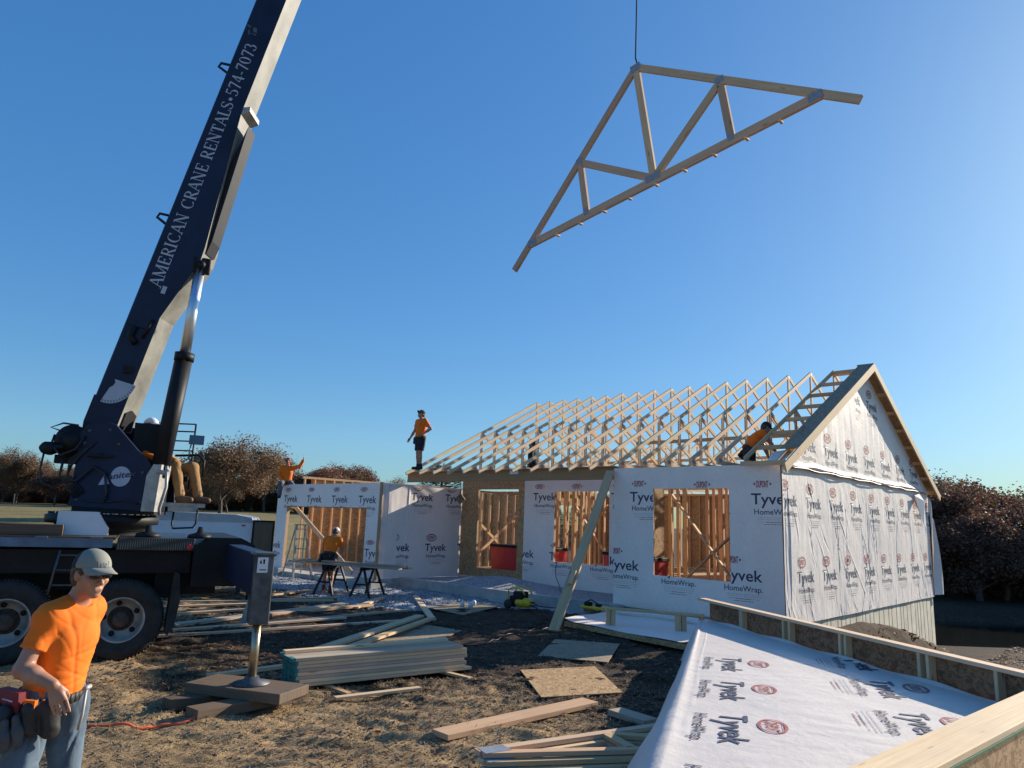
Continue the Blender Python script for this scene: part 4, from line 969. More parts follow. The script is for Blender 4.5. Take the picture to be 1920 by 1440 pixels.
boom_sec(8.35, 17, .03, .46, .03, BW - .03, "boom_section", [M['black'], M['boom_cream']]); boom_sec(17, 25, .06, .42, .06, BW - .06, "boom_section", [M['black'], M['boom_cream']]); boom_sec(25, 33, .09, .38, .09, BW - .09, "boom_section", [M['black'], M['boom_cream']])
mb = MB(); mb.lathe([(0, -.05), (.25, -.05), (.22, -.02), (.22, .02), (.25, .05), (0, .05)], BP(33.1, .35, BW / 2), (0, 1, 0), 24); mb.build("boom_head_sheave", M['black'], truck)
mb = MB(); mb.prism([BP(8.2, -.03, -.03), BP(8.2, .53, -.03), BP(8.2, .53, BW + .03), BP(8.2, -.03, BW + .03)], BP(8.42, 0, 0) - BP(8.2, 0, 0)); mb.build("boom_collar", M['navy'], truck)
# lower cylinder cheek plates and the stowed jib under the boom
mb = MB(); hp_ = [(1.63, .488), (2.55, .73), (2.72, .765), (2.95, .755), (5.4, .488)]
mb.prism([BP(a, b, -.006) for a, b in hp_], BP(0, 0, BW + .012) - BP(0, 0, 0), 0, 1); mb.build("cylinder_haunch", [M['navy'], M['boom_cream']], truck)
mb = MB(); mb.prism([BP(5.1, .66, .06), BP(3.08, .79, .06), BP(2.86, .775, .06), BP(3.0, .75, .06), BP(4.3, .60, .06)], BP(0, 0, .30) - BP(0, 0, 0)); mb.build("stowed_jib", M['black'], truck)
mb = MB(); mb.prism([BP(5.22, .50, .0), BP(5.32, .62, .0), BP(5.40, .60, .0), BP(5.36, .50, .0)], BP(0, 0, .42) - BP(0, 0, 0)); mb.build("jib_bracket", M['rim'], truck)
mb = MB(); mb.box(TL(-4.99, 10.57, 5.60), TL(-4.80, 10.75, 5.86)); mb.build("ram_bracket", M['black'], truck, .02)
mb = MB(); mb.tube([BP(1.2, .3, -.02), BP(1.28, .18, -.02), BP(1.45, .2, -.02)], .05, 8); mb.tube([BP(1.3, .36, -.015), BP(1.62, .42, -.015)], .025, 8); mb.tube([BP(1.45, .05, -.005), BP(1.45, .42, -.005)], .008, 6); mb.build("boom_hinge_block", M['black'], truck)
mb = MB(); mb.box(BP(.72, .28, -.012), BP(.86, .42, .0)); mb.build("gauge_mount", M['black'], truck)
# hose guide eyes on the boom's back
for s_ in (3.25, 6.02):
    mb = MB(); mb.tube([BP(s_ + .06, .0, .12), BP(s_ + .05, -.2, .12), BP(s_ - .02, -.22, .12), BP(s_ - .1, -.02, .12)], .022, 8); mb.build("guide_eye", M['navy'], truck)
mb = MB(); mb.prism([BP(-.3, .02, .02), BP(-.12, -.02, .02), BP(.3, -.02, .02), BP(.0, .5, .02), BP(-.25, .45, .02)], BP(0, 0, .41) - BP(0, 0, 0)); mb.build("boom_pivot", M['black'], truck)
mb = MB(); mb.box(TL(-5.62, 10.7, 2.5), TL(-5.35, 11.0, 3.25)); mb.build("winch_guard", M['black'], truck)
mb = MB(); mb.prism([BP(-.1, .505, .06), BP(.16, .505, .06), BP(.22, .505, .2), BP(.16, .505, .36), BP(-.1, .505, .36)], bn * .02); mb.build("boom_end_cap", M['black'], truck)
# angle gauge
gi = Ink(); a = np.linspace(R(-112), R(-14), 16); pts = [(-.03, -.13), (.02, -.10), (.05, -.05), (.03, 0.0)] + [(.37 * math.cos(t), .37 * math.sin(t)) for t in a[::-1]]
gi.add(np.array(pts), [list(range(len(pts)))], 0)
for t in np.linspace(R(-108), R(-20), 13):
    c, s_ = math.cos(t), math.sin(t); gi.add(np.array([[.325 * c - .006 * s_, .325 * s_ + .006 * c], [.355 * c - .006 * s_, .355 * s_ + .006 * c], [.355 * c + .006 * s_, .355 * s_ - .006 * c], [.325 * c + .006 * s_, .325 * s_ - .006 * c]]), [[0, 1, 2, 3]], 1)
vs = [TL(-5.985 + p[0], 10.588 - (.003 if k >= len(pts) else 0), 3.88 + p[1]) for k, p in enumerate(gi.v)]
m = bpy.data.meshes.new("angle_gauge"); m.from_pydata([tuple(v) for v in vs], [], gi.f); o = link("angle_gauge", m, [M['letter'], M['ink']], truck); m.polygons.foreach_set("material_index", gi.mi)
# boom lettering: thick-and-thin strokes with serifs
def serif_glyphs():
    T, t = .16, .065
    G = {}
    def bar(x0, y0, x1, y1, w): return ('s', x0, y0, x1, y1, w)
    def arc(cx, cy, rx, ry, a0, a1, w0, w1): return ('a', cx, cy, rx, ry, a0, a1, w0, w1)
    def sf(x, y, l=.2): return bar(x - l, y, x + l, y, .055)
    d = math.pi / 180
    G['A'] = (.86, [bar(.08, 0, .43, 1, t), bar(.43, 1, .78, 0, T), bar(.2, .35, .66, .35, t), sf(.08, .025, .13), sf(.78, .025, .15)])
    G['M'] = (1.1, [bar(.14, 0, .14, 1, t), bar(.16, 1, .53, .05, T), bar(.53, .05, .9, 1, t), bar(.93, 0, .93, 1, T), sf(.14, .025, .13), sf(.93, .025, .17), sf(.14, .975, .12), sf(.94, .975, .14)])
    G['E'] = (.74, [bar(.18, 0, .18, 1, T), bar(.1, .97, .64, .97, t), bar(.18, .52, .5, .52, t), bar(.1, .03, .66, .03, t), bar(.64, .97, .64, .78, t), bar(.66, .03, .67, .24, t), bar(.5, .42, .5, .62, t * .8)])
    G['R'] = (.82, [bar(.18, 0, .18, 1, T), bar(.1, .97, .4, .97, t), bar(.18, .5, .4, .5, t), arc(.38, .735, .24, .235, -90 * d, 90 * d, t, T), bar(.38, .5, .74, .02, T), sf(.18, .025, .17), sf(.74, .025, .09)])
    G['I'] = (.42, [bar(.2, 0, .2, 1, T), sf(.2, .025, .17), sf(.2, .975, .17)])
    G['C'] = (.86, [arc(.47, .5, .37, .47, 45 * d, 318 * d, t, T), bar(.74, .98, .74, .72, t)])
    G['N'] = (.96, [bar(.16, 0, .16, 1, t), bar(.16, 1, .78, 0, T), bar(.78, 0, .78, 1, t), sf(.16, .025, .14), sf(.78, .975, .14), sf(.1, .975, .1)])
    G['T'] = (.76, [bar(.38, 0, .38, 1, T), bar(.06, .97, .7, .97, t), bar(.06, .97, .06, .74, t), bar(.7, .97, .7, .74, t), sf(.38, .025, .17)])
    G['L'] = (.72, [bar(.18, 0, .18, 1, T), bar(.1, .03, .64, .03, t), bar(.64, .03, .65, .28, t), sf(.18, .975, .17)])
    G['S'] = (.66, [arc(.32, .74, .22, .23, 20 * d, 250 * d, t, T * .8), bar(.2, .6, .46, .42, T), arc(.32, .26, .24, .24, -160 * d, 70 * d, t, T * .8), bar(.53, .95, .54, .76, t), bar(.08, .05, .07, .25, t)])
    G['5'] = (.66, [bar(.16, .97, .56, .97, T * .7), bar(.18, .97, .14, .55, t), arc(.3, .32, .25, .29, -150 * d, 120 * d, t, T)])
    G['7'] = (.66, [bar(.08, .96, .6, .96, T * .7), bar(.58, .96, .25, 0, T * .8), bar(.08, .96, .08, .78, t)])
    G['4'] = (.7, [bar(.46, 0, .46, 1, T), bar(.46, 1, .06, .3, t), bar(.05, .28, .64, .28, t)])
    G['0'] = (.7, [arc(.34, .5, .25, .47, 0, 360 * d, t, T)])
    G['3'] = (.64, [arc(.28, .75, .2, .22, -80 * d, 160 * d, t, T), arc(.28, .28, .24, .27, -160 * d, 90 * d, t, T)])
    G['-'] = (.44, [bar(.06, .36, .36, .36, .09)])
    G['*'] = (.6, [('d', .28, .42, .16)])
    G[' '] = (.42, [])
    return G
SG = serif_glyphs(); bi = Ink()
def glyph(ch, ox):
    wd, st = SG[ch]
    for s_ in st:
        if s_[0] == 's':
            _, x0, y0, x1, y1, w_ = s_; L_ = math.hypot(x1 - x0, y1 - y0); px, py = -(y1 - y0) / L_ * w_ / 2, (x1 - x0) / L_ * w_ / 2
            bi.add(np.array([[ox + x0 + px, y0 + py], [ox + x1 + px, y1 + py], [ox + x1 - px, y1 - py], [ox + x0 - px, y0 - py]]), [[0, 1, 2, 3]], 0)
        elif s_[0] == 'd':
            a = np.arange(16) * math.pi / 8; bi.add(np.stack([ox + s_[1] + s_[3] * np.cos(a), s_[2] + s_[3] * np.sin(a)], 1), [list(range(16))], 0)
        else:
            _, cx, cy, rx_, ry_, a0, a1, w0, w1 = s_; n = 22; a = np.linspace(a0, a1, n); wv = w0 + (w1 - w0) * np.abs(np.cos(a)) ** 1.3
            o = np.stack([ox + cx + (rx_ + wv / 2) * np.cos(a), cy + (ry_ + wv / 2 * .6) * np.sin(a)], 1); i_ = np.stack([ox + cx + (rx_ - wv / 2) * np.cos(a), cy + (ry_ - wv / 2 * .6) * np.sin(a)], 1)
            bi.add(np.vstack([o, i_]), [[k, k + 1, n + k + 1, n + k] for k in range(n - 1)], 0)
    return wd
x = 0
for ch in "AMERICAN CRANE RENTALS*574-7073": x += glyph(ch, x) + .05
k_ = 4.36 / x
s_txt = (Vector((-5.47, 10.6, 5.33)) - B0).dot(bdv)
vs = [BP(s_txt + p[0] * k_, .335 - p[1] * .205, -.004 - .0004 * (i % 3)) for i, p in enumerate(bi.v)]
m = bpy.data.meshes.new("boom_lettering"); m.from_pydata([tuple(v) for v in vs], [], bi.f); link("boom_lettering", m, M['letter'], boom)
# faint emblem strokes further up the boom, a small label lower down
em = Ink()
for (x0, y0, x1, y1) in ((0, .3, .16, .42), (.1, .14, .26, .3), (.02, .12, .08, .3), (.2, .34, .3, .5), (.12, .42, .18, .5)): em.add(np.array([[x0, y0], [x1, y0 + .05], [x1, y1], [x0 + .03, y1 - .04]]) * .6, [[0, 1, 2, 3]], 0)
vs = [BP(6.62 + p[0], .33 - p[1], -.004) for p in em.v]; m = bpy.data.meshes.new("boom_emblem"); m.from_pydata([tuple(v) for v in vs], [], em.f); link("boom_emblem", m, M['steel'], boom)
mb = MB(); mb.face([BP(2.05, .36, -.004), BP(2.05, .43, -.004), BP(2.17, .43, -.004), BP(2.17, .36, -.004)]); mb.build("boom_label", M['letter'], boom)
# lift cylinder
mb = MB(); mb.tube([TL(-5.10, 10.55, 2.45), TL(-4.97, 10.62, 4.30)], .125, 24); mb.tube([TL(-4.972, 10.62, 4.2), TL(-4.968, 10.62, 4.32)], .14, 24); mb.build("lift_cylinder", M['black'], truck)
mb = MB(); mb.tube([TL(-4.97, 10.62, 4.3), TL(-4.925, 10.68, 5.75)], .078, 24); mb.build("cylinder_rod", M['chrome'], truck)
mb = MB(); mb.lathe([(0, -.16), (.06, -.16), (.06, .16), (0, .16)], TL(-4.92, 10.68, 5.72), (0, 1, 0), 18); mb.build("cylinder_pin", M['black'], truck)
# operator's seat and platform on the far side of the turret
mb = MB(); mb.box(TL(-5.05, 10.75, 2.03), TL(-4.56, 11.0, 2.09)); mb.box(TL(-5.0, 10.75, 1.96), TL(-4.58, 10.8, 2.03)); mb.build("operator_platform", M['rim'], truck)
mb = MB(); mb.tube([TL(-4.9, 10.74, 2.0), TL(-4.9, 10.72, 1.78), TL(-4.88, 10.72, 1.72), TL(-4.60, 10.74, 1.74), TL(-4.57, 10.76, 1.8), TL(-4.57, 10.78, 2.0)], .014, 8)
mb.build("foot_rail", M['black'], truck); mb = MB(); mb.tube([TL(-5.1, 11.0, 2.80), TL(-4.75, 11.02, 2.82), TL(-4.66, 11.02, 2.74), TL(-4.66, 11.02, 2.5)], .018, 8); mb.build("grab_rail", M['black'], truck)
mb = MB(); mb.box(TL(-5.45, 10.85, 2.42), TL(-5.0, 11.3, 2.5)); mb.box(TL(-5.5, 10.85, 2.5), TL(-5.42, 11.3, 3.0)); mb.build("operator_seat", M['black'], truck, .02)
mb = MB(); mb.box(TL(-4.92, 11.0, 2.98), TL(-4.70, 11.03, 3.12)); mb.tube([TL(-4.9, 11.0, 2.75), TL(-4.88, 11.0, 2.98)], .01, 6); mb.build("mirror", M['glassy'], truck)
mb = MB()
for z in (2.9, 3.05, 3.2, 3.32): mb.tube([TL(-5.7, 11.25, z), TL(-4.95, 11.25, z)], .012, 6)
for xx in (-5.7, -5.3, -4.95): mb.tube([TL(xx, 11.25, 2.3), TL(xx, 11.25, 3.32)], .014, 6)
mb.box(TL(-5.66, 11.24, 2.6), TL(-5.32, 11.25, 3.3)); mb.build("guard_rail", M['black'], truck)
for p in ((-5.02, 10.3, 1.6), (-4.4, 10.55, 1.6)):
    mb = MB(); q = TL(*p); mb.lathe([(0, 0), (.17, 0), (.15, .05), (.05, .08), (.03, .16), (0, .16)], q, (0, 0, 1), 16); mb.build("valve_cap", M['black'], truck)
# hoist cable, a thing of its own
mb = MB(); tp_ = B0 + bdv * 33.1 + bn * .55 + Vector((0, BW / 2, 0))
mb.tube([tp_, (tp_ + APEX) / 2 + Vector((-.02, 0, -.05)), APEX + Vector((0, 0, .12))], .013, 8)
mb.tube([APEX + Vector((0, 0, .13)), APEX + Vector((.03, .0, .02)), APEX + Vector((.05, -.03, -.12))], .016, 6)
solo("hoist_cable", "thin dark crane cable running up from the hanging truss's peak", "cable", mb, M['cord'])

# ------------------------------------------------------------------ timber blocks under the outrigger
def loose(name, label, cat, p0, p1, w_, h_, mat, group=None, z0=None, z1=None, roll=0.0, bevel=.003):
    """a board lying from p0 to p1 (x,y); its underside rests at z0, z1 (ground when None)"""
    za = gz(*p0) + .012 if z0 is None else z0; zb = gz(*p1) + .012 if z1 is None else z1
    a = Vector((p0[0], p0[1], za + h_ / 2)); b = Vector((p1[0], p1[1], zb + h_ / 2)); d = b - a
    mb = MB(); mb.beam((0, 0, 0), (d.length, 0, 0), w_, h_); o = mb.build(name, M[mat], None, bevel)
    o.rotation_mode = 'QUATERNION'; o.rotation_quaternion = d.to_track_quat('X', 'Z'); o.location = a
    return tag(o, label, cat, group)
loose("timber_block", "squared old timber, right one of the pair lying lowest under the outrigger foot", "timber block", (-2.98, 7.42), (-2.32, 8.25), .22, .10, 'timber_old', "timber blocks under the outrigger")
loose("timber_block", "squared old timber, left one of the pair lying lowest under the outrigger foot", "timber block", (-3.35, 7.72), (-2.75, 8.5), .22, .10, 'timber_old', "timber blocks under the outrigger")
loose("timber_mat", "thick brown timber pad directly under the outrigger's round foot", "timber block", (-3.26, 8.30), (-2.14, 7.93), .52, .10, 'timber_old', None, .105, .105, 0, .008)
mb = MB(); mb.beam((0, 0, 0), (.95, 0, 0), .2, .14); o = mb.build("deck_timber", M['timber_old'], None, .008); tag(o, "weathered timber lying on the truck deck at the photo's left edge", "timber"); o.location = (-6.75, 9.36, 1.675); o.rotation_euler = (0, 0, TA)
# ------------------------------------------------------------------ people: smooth-blended distance fields turned into one continuous surface
class SDF:
    def __init__(s, lo, hi, h):
        s.lo = np.array(lo, float); s.h = h; s.n = np.ceil((np.array(hi) - lo) / h).astype(int) + 1
        s.F = np.full(s.n, .5, np.float32); s.ax = [s.lo[k] + np.arange(s.n[k]) * h for k in range(3)]
    def _win(s, lo, hi):
        a = np.clip(np.floor((np.array(lo) - s.lo) / s.h).astype(int), 0, s.n); b = np.clip(np.ceil((np.array(hi) - s.lo) / s.h).astype(int) + 1, 0, s.n)
        sl = tuple(slice(a[k], b[k]) for k in range(3))
        X = s.ax[0][sl[0]][:, None, None]; Y = s.ax[1][sl[1]][None, :, None]; Z = s.ax[2][sl[2]][None, None, :]
        return sl, X, Y, Z
    def _put(s, sl, d, k):
        f = s.F[sl]
        if d.size == 0: return
        if k > 0:
            h = np.clip(.5 + .5 * (f - d) / k, 0, 1); s.F[sl] = f * (1 - h) + d * h - k * h * (1 - h)
        else: s.F[sl] = np.minimum(f, d)
    def cap(s, a, b, ra, rb, k=.02):
        a = np.array(a, float); b = np.array(b, float); m = max(ra, rb) + k + 3 * s.h + .02
        sl, X, Y, Z = s._win(np.minimum(a, b) - m, np.maximum(a, b) + m); e = b - a; L2 = max(float(e @ e), 1e-9)
        t = np.clip(((X - a[0]) * e[0] + (Y - a[1]) * e[1] + (Z - a[2]) * e[2]) / L2, 0, 1)
        d = np.sqrt((X - a[0] - e[0] * t) ** 2 + (Y - a[1] - e[1] * t) ** 2 + (Z - a[2] - e[2] * t) ** 2) - (ra + (rb - ra) * t)
        s._put(sl, d.astype(np.float32), k)
    def ell(s, c, r, Rm=None, k=.02, carve=False):
        c = np.array(c, float); r = np.array(r, float); m = r.max() + k + 3 * s.h + .02
        sl, X, Y, Z = s._win(c - m, c + m); Rm = np.eye(3) if Rm is None else Rm
        P = [X - c[0], Y - c[1], Z - c[2]]; q = [P[0] * Rm[0][j] + P[1] * Rm[1][j] + P[2] * Rm[2][j] for j in range(3)]
        k0 = np.sqrt(sum((q[j] / r[j]) ** 2 for j in range(3))); k1 = np.sqrt(sum((q[j] / r[j] ** 2) ** 2 for j in range(3))) + 1e-9
        d = (k0 * (k0 - 1) / k1).astype(np.float32)
        if carve:
            f = s.F[sl]; dd = -d; h = np.clip(.5 - .5 * (f - dd) / k, 0, 1); s.F[sl] = f * (1 - h) + dd * h + k * h * (1 - h)
        else: s._put(sl, d, k)
    def cut(s, p, n):
        """keep the side the normal points away from"""
        p = np.array(p, float); n = np.array(n, float); n /= np.linalg.norm(n)
        d = (s.ax[0][:, None, None] - p[0]) * n[0] + (s.ax[1][None, :, None] - p[1]) * n[1] + (s.ax[2][None, None, :] - p[2]) * n[2]
        s.F = np.maximum(s.F, d.astype(np.float32))
    def folds(s, amp, fr, seed=0):
        X, Y, Z = s.ax[0][:, None, None], s.ax[1][None, :, None], s.ax[2][None, None, :]
        rs = np.random.RandomState(seed); g = 0
        for k in range(5):
            v = rs.normal(size=3); v[2] *= .4; v /= np.linalg.norm(v); v *= fr * rs.uniform(.6, 1.8); u = rs.normal(size=3) * fr * .35
            g = g + np.sin(X * v[0] + Y * v[1] + Z * v[2] + rs.uniform(0, 6) + 1.6 * np.sin(X * u[0] + Y * u[1] + Z * u[2]))
        s.F = (s.F + amp * .45 * g).astype(np.float32)
    def creases(s, amp, fr, seed=0, n=4):
        X, Y, Z = s.ax[0][:, None, None], s.ax[1][None, :, None], s.ax[2][None, None, :]; rs = np.random.RandomState(seed)
        for k in range(n):
            v = rs.normal(size=3) * (1, 1, .55); v *= fr * rs.uniform(.7, 1.4) / np.linalg.norm(v); u = rs.normal(size=3) * fr * .3; u2 = rs.normal(size=3) * fr * .25
            a = np.abs(np.sin(X * v[0] + Y * v[1] + Z * v[2] + rs.uniform(0, 6) + 1.3 * np.sin(X * u[0] + Y * u[1] + Z * u[2])))
            m = np.clip(.5 + 1.2 * np.sin(X * u2[0] + Y * u2[1] + Z * u2[2] + rs.uniform(0, 6)), 0, 1)
            s.F = (s.F + amp * m * (np.exp(-(a / .22) ** 2) - .25)).astype(np.float32)
    def mesh(s, smooth=1):
        F = s.F; ins = F < 0; n = F.shape
        cs = [F[i:n[0] - 1 + i, j:n[1] - 1 + j, k:n[2] - 1 + k] for i in (0, 1) for j in (0, 1) for k in (0, 1)]
        cnt = sum((c < 0).astype(np.int8) for c in cs); cells = (cnt > 0) & (cnt < 8); idx = np.full(cells.shape, -1); ci = np.argwhere(cells); idx[cells] = np.arange(len(ci))
        acc = np.zeros((len(ci), 3)); num = np.zeros(len(ci)); offs = [(i, j, k) for i in (0, 1) for j in (0, 1) for k in (0, 1)]; vals = [c[cells] for c in cs]
        for a in range(8):
            for b in range(a + 1, 8):
                oa, ob = np.array(offs[a]), np.array(offs[b])
                if abs(oa - ob).sum() != 1: continue
                fa, fb = vals[a], vals[b]; m = (fa < 0) != (fb < 0); t = np.where(m, fa / np.where(m, fa - fb, 1), 0)
                acc += np.where(m[:, None], oa + (ob - oa) * t[:, None], 0); num += m
        P = s.lo + (ci + acc / num[:, None]) * s.h; Q = []
        for ax in range(3):
            o = [0, 0, 0]; sl0 = [slice(None)] * 3; sl1 = [slice(None)] * 3; sl0[ax] = slice(0, -1); sl1[ax] = slice(1, None)
            a_, b_ = ins[tuple(sl0)], ins[tuple(sl1)]; e = np.argwhere(a_ != b_); u, v = [k for k in range(3) if k != ax]
            e = e[(e[:, u] > 0) & (e[:, v] > 0) & (e[:, u] < n[u] - 1) & (e[:, v] < n[v] - 1)]
            if not len(e): continue
            fl = a_[tuple(e.T)]; c = []
            for (du, dv) in ((-1, -1), (0, -1), (0, 0), (-1, 0)):
                q = e.copy(); q[:, u] += du; q[:, v] += dv; c.append(idx[tuple(q.T)])
            q = np.stack(c, 1)
            if ax == 1: fl = ~fl
            q[~fl] = q[~fl][:, ::-1]; Q.append(q)
        Q = np.vstack(Q); Q = Q[(Q >= 0).all(1)]
        for _ in range(smooth):
            A = np.zeros_like(P); N = np.zeros(len(P))
            for k in range(4):
                np.add.at(A, Q[:, k], P[Q[:, (k + 1) % 4]]); np.add.at(N, Q[:, k], 1)
            P = P * .5 + .5 * A / np.maximum(N, 1)[:, None]
        return P, Q
    def build(s, name, mat, parent, smooth=1):
        P, Q = s.mesh(smooth); m = bpy.data.meshes.new(name); m.from_pydata(P.tolist(), [], Q.tolist()); return link(name, m, mat, parent, True)
def A3(*v): return np.array(v, float)
def unit(v): v = np.array(v, float); return v / np.linalg.norm(v)
def frame(f):                                                    # columns: forward, left, up
    f = unit(f); l = unit(np.cross((0, 0, 1), f)); return np.stack([f, l, np.cross(f, l)], 1)
def person(label, base, yaw, J, h=.011, cloth={}, group=None, face=(1, 0, -.1), hands=None, long_pants=True, cap=None, shades=False, belt=True, sleeve=.62, boots=True, slim=1.0):
    """J: joints in the figure's own axes (x forward, y left, z up from the base)"""
    root = thing("person", label, "person", base, yaw, group); J = {k: A3(*v) for k, v in J.items()}
    pts = np.array(list(J.values())); lo = pts.min(0) - .22; hi = pts.max(0) + .24; lo[2] = min(pts[:, 2].min() - .13, lo[2]); 
    tf = frame(J['L_sh'] - J['R_sh']); fwd = unit(np.cross(J['L_sh'] - J['R_sh'], J['neck'] - J['pelvis'])); lat = unit(J['L_sh'] - J['R_sh']); hf = unit(face); Fm = frame(hf); HC = J['head']
    def hp(x, y, z): return HC + Fm @ A3(x, y, z)
    s = SDF(lo, hi, h)
    ch = J['pelvis'] * .42 + J['neck'] * .58
    tor = np.stack([fwd, lat, unit(np.cross(fwd, lat))], 1)
    def torso(s, g, k=.05):
        s.ell(ch + .03 * unit(J['neck'] - J['pelvis']), (.105 * slim + g, .165 * slim + g, .20 + g), tor, k); s.ell(J['pelvis'], (.105 * slim + g, .155 * slim + g, .13 + g), tor, k)
        s.cap(J['pelvis'], ch, .118 * slim + g, .125 * slim + g, k); s.cap(J['R_sh'] * .85 + J['neck'] * .15, J['L_sh'] * .85 + J['neck'] * .15, .062 + g, .062 + g, k)
        s.cap(J['neck'] - A3(0, 0, .06), J['R_sh'], .05 + g, .058 + g, k); s.cap(J['neck'] - A3(0, 0, .06), J['L_sh'], .05 + g, .058 + g, k)
        s.cap(J['pelvis'] + lat * .05, ch + lat * .06, .10 * slim + g, .105 * slim + g, k); s.cap(J['pelvis'] - lat * .05, ch - lat * .06, .10 * slim + g, .105 * slim + g, k)
    torso(s, -.012)
    s.cap(J['neck'] - (HC - J['neck']) * .3, hp(-.02, 0, -.05), .062, .056, .03)
    # head: skull, jaw, nose, brow, lips, ears, sockets
    s.ell(hp(-.012, 0, .025), (.098, .076, .102), Fm, .02); s.ell(hp(.028, 0, -.05), (.062, .056, .07), Fm, .03); s.ell(hp(.062, 0, -.098), (.026, .028, .02), Fm, .02)
    s.cap(hp(.085, 0, .012), hp(.112, 0, -.026), .008, .014, .012); s.cap(hp(.094, 0, -.03), hp(.1, .016, -.03), .01, .008, .008); s.cap(hp(.094, 0, -.03), hp(.1, -.016, -.03), .01, .008, .008)
    s.cap(hp(.083, -.04, .03), hp(.083, .04, .03), .011, .011, .015); s.cap(hp(.088, -.018, -.062), hp(.088, .018, -.062), .0085, .0085, .006); s.cap(hp(.086, -.015, -.072), hp(.086, .015, -.072), .009, .009, .005)
    for q in (-1, 1):
        s.ell(hp(.09, q * .032, .012), (.016, .019, .012), Fm, .012, True); s.ell(hp(-.005, q * .077, -.002), (.02, .009, .032), Fm, .006); s.ell(hp(.06, q * .045, -.02), (.024, .02, .022), Fm, .02)
    for q in 'RL':
        s.cap(J[q + '_sh'], J[q + '_el'], .054 * slim, .043, .03); s.cap(J[q + '_el'], J[q + '_el'] * .65 + J[q + '_wr'] * .35, .043, .044, .02); s.cap(J[q + '_el'] * .65 + J[q + '_wr'] * .35, J[q + '_wr'], .044, .029, .02)
        s.cap(J[q + '_hip'], J[q + '_kn'], .088, .058, .03); kn, an = J[q + '_kn'], J[q + '_an']; cf = kn * .68 + an * .32; s.cap(kn, cf, .057, .056, .02); s.cap(cf, an, .056, .036, .02)
        to = J.get(q + '_toe', an + A3(.17, 0, -.05)); s.cap(an + A3(0, 0, -.03), to, .042, .032, .02)
        # hand: palm and five bent fingers
        d, n = (hands or {}).get(q, (unit(J[q + '_wr'] - J[q + '_el']), lat * (1 if q == 'R' else -1))); d = unit(d); n = unit(np.array(n) - d * np.dot(n, d)); t = np.cross(d, n) * (1 if q == 'R' else -1); t = unit(t)
        if np.dot(t, fwd) < 0 and hands is None: t = -t
        w = J[q + '_wr']; fr = max(.0085, h * .8)
        for o in (-.026, 0, .026): s.cap(w + t * o * .6 + d * .015, w + d * .085 + t * o, .016, .0135, .012)
        for i, (o, ln) in enumerate(((.033, .068), (.011, .078), (-.011, .072), (-.032, .056))):
            b0 = w + d * .092 + t * o; b1 = b0 + unit(d + n * (.12 + .05 * i)) * ln * .48; b2 = b1 + unit(d + n * (.38 + .06 * i)) * ln * .34; b3 = b2 + unit(d + n * (.6 + .08 * i)) * ln * .26
            s.cap(b0 - d * .01, b1, fr, fr * .95, .004); s.cap(b1, b2, fr * .95, fr * .88, .003); s.cap(b2, b3, fr * .88, fr * .78, .003)
        b0 = w + d * .028 + t * .03; b1 = b0 + unit(d * .95 + t * .5 + n * .35) * .038; b2 = b1 + unit(d + t * .05 + n * .4) * .03
        s.cap(b0, b1, fr * 1.3, fr * 1.1, .01); s.cap(b1, b2, fr * 1.1, fr * .9, .003)
    s.build("body", M['skin'], root)
    # shirt
    c = SDF(lo, hi, h); torso(c, .014, .04)
    c.cap(J['pelvis'] + A3(0, 0, .0), J['pelvis'] * .8 + ch * .2, .14 * slim, .135 * slim, .05)
    for q in 'RL':
        e = J[q + '_sh'] * (1 - sleeve) + J[q + '_el'] * sleeve; dr = unit(J[q + '_el'] - J[q + '_sh'])
        c.cap(J[q + '_sh'], e, .066 * slim, .072 * slim if sleeve < .9 else .058, .035)
        if sleeve >= .9: c.cap(e, J[q + '_wr'] * .92 + J[q + '_el'] * .08, .06, .045, .03)
    c.folds(.0025, 24, 3); c.creases(.0045, 17, 5, 4); c.creases(.0025, 40, 9, 3)
    hem = J['pelvis'] + A3(0, 0, .005); c.cut(hem, unit(J['pelvis'] - J['neck']))
    nd = unit(HC - J['neck']); cn = unit(nd + fwd * .30); cp0 = J['neck'] + nd * .022
    sl, X, Y, Z = c._win(J['neck'] - .2, J['neck'] + .2); dd = (X - cp0[0]) * cn[0] + (Y - cp0[1]) * cn[1] + (Z - cp0[2]) * cn[2]
    ra = np.sqrt((X - cp0[0] - nd[0] * dd) ** 2 + (Y - cp0[1] - nd[1] * dd) ** 2 + (Z - cp0[2] - nd[2] * dd) ** 2)
    c.F[sl] = np.maximum(c.F[sl], np.minimum(dd, .085 - ra))
    if sleeve < .9:
        for q in 'RL':
            e = J[q + '_sh'] * (1 - sleeve) + J[q + '_el'] * sleeve; dr = unit(J[q + '_el'] - J[q + '_sh'])
            sl, X, Y, Z = c._win(e - .15, e + .15); dd = (X - e[0]) * dr[0] + (Y - e[1]) * dr[1] + (Z - e[2]) * dr[2]
            rr = np.sqrt((X - e[0] - dr[0] * dd) ** 2 + (Y - e[1] - dr[1] * dd) ** 2 + (Z - e[2] - dr[2] * dd) ** 2)
            tors = np.abs((X - ch[0]) * lat[0] + (Y - ch[1]) * lat[1] + (Z - ch[2]) * lat[2]) < .165
            c.F[sl] = np.where((rr < .12) & ~tors, np.maximum(c.F[sl], dd), c.F[sl])
    c.build("shirt", M[cloth.get('shirt', 'orange')], root)
    # trousers
    p = SDF(lo, hi, h); p.ell(J['pelvis'] - A3(0, 0, .01), (.124, .172, .14), tor, .05)
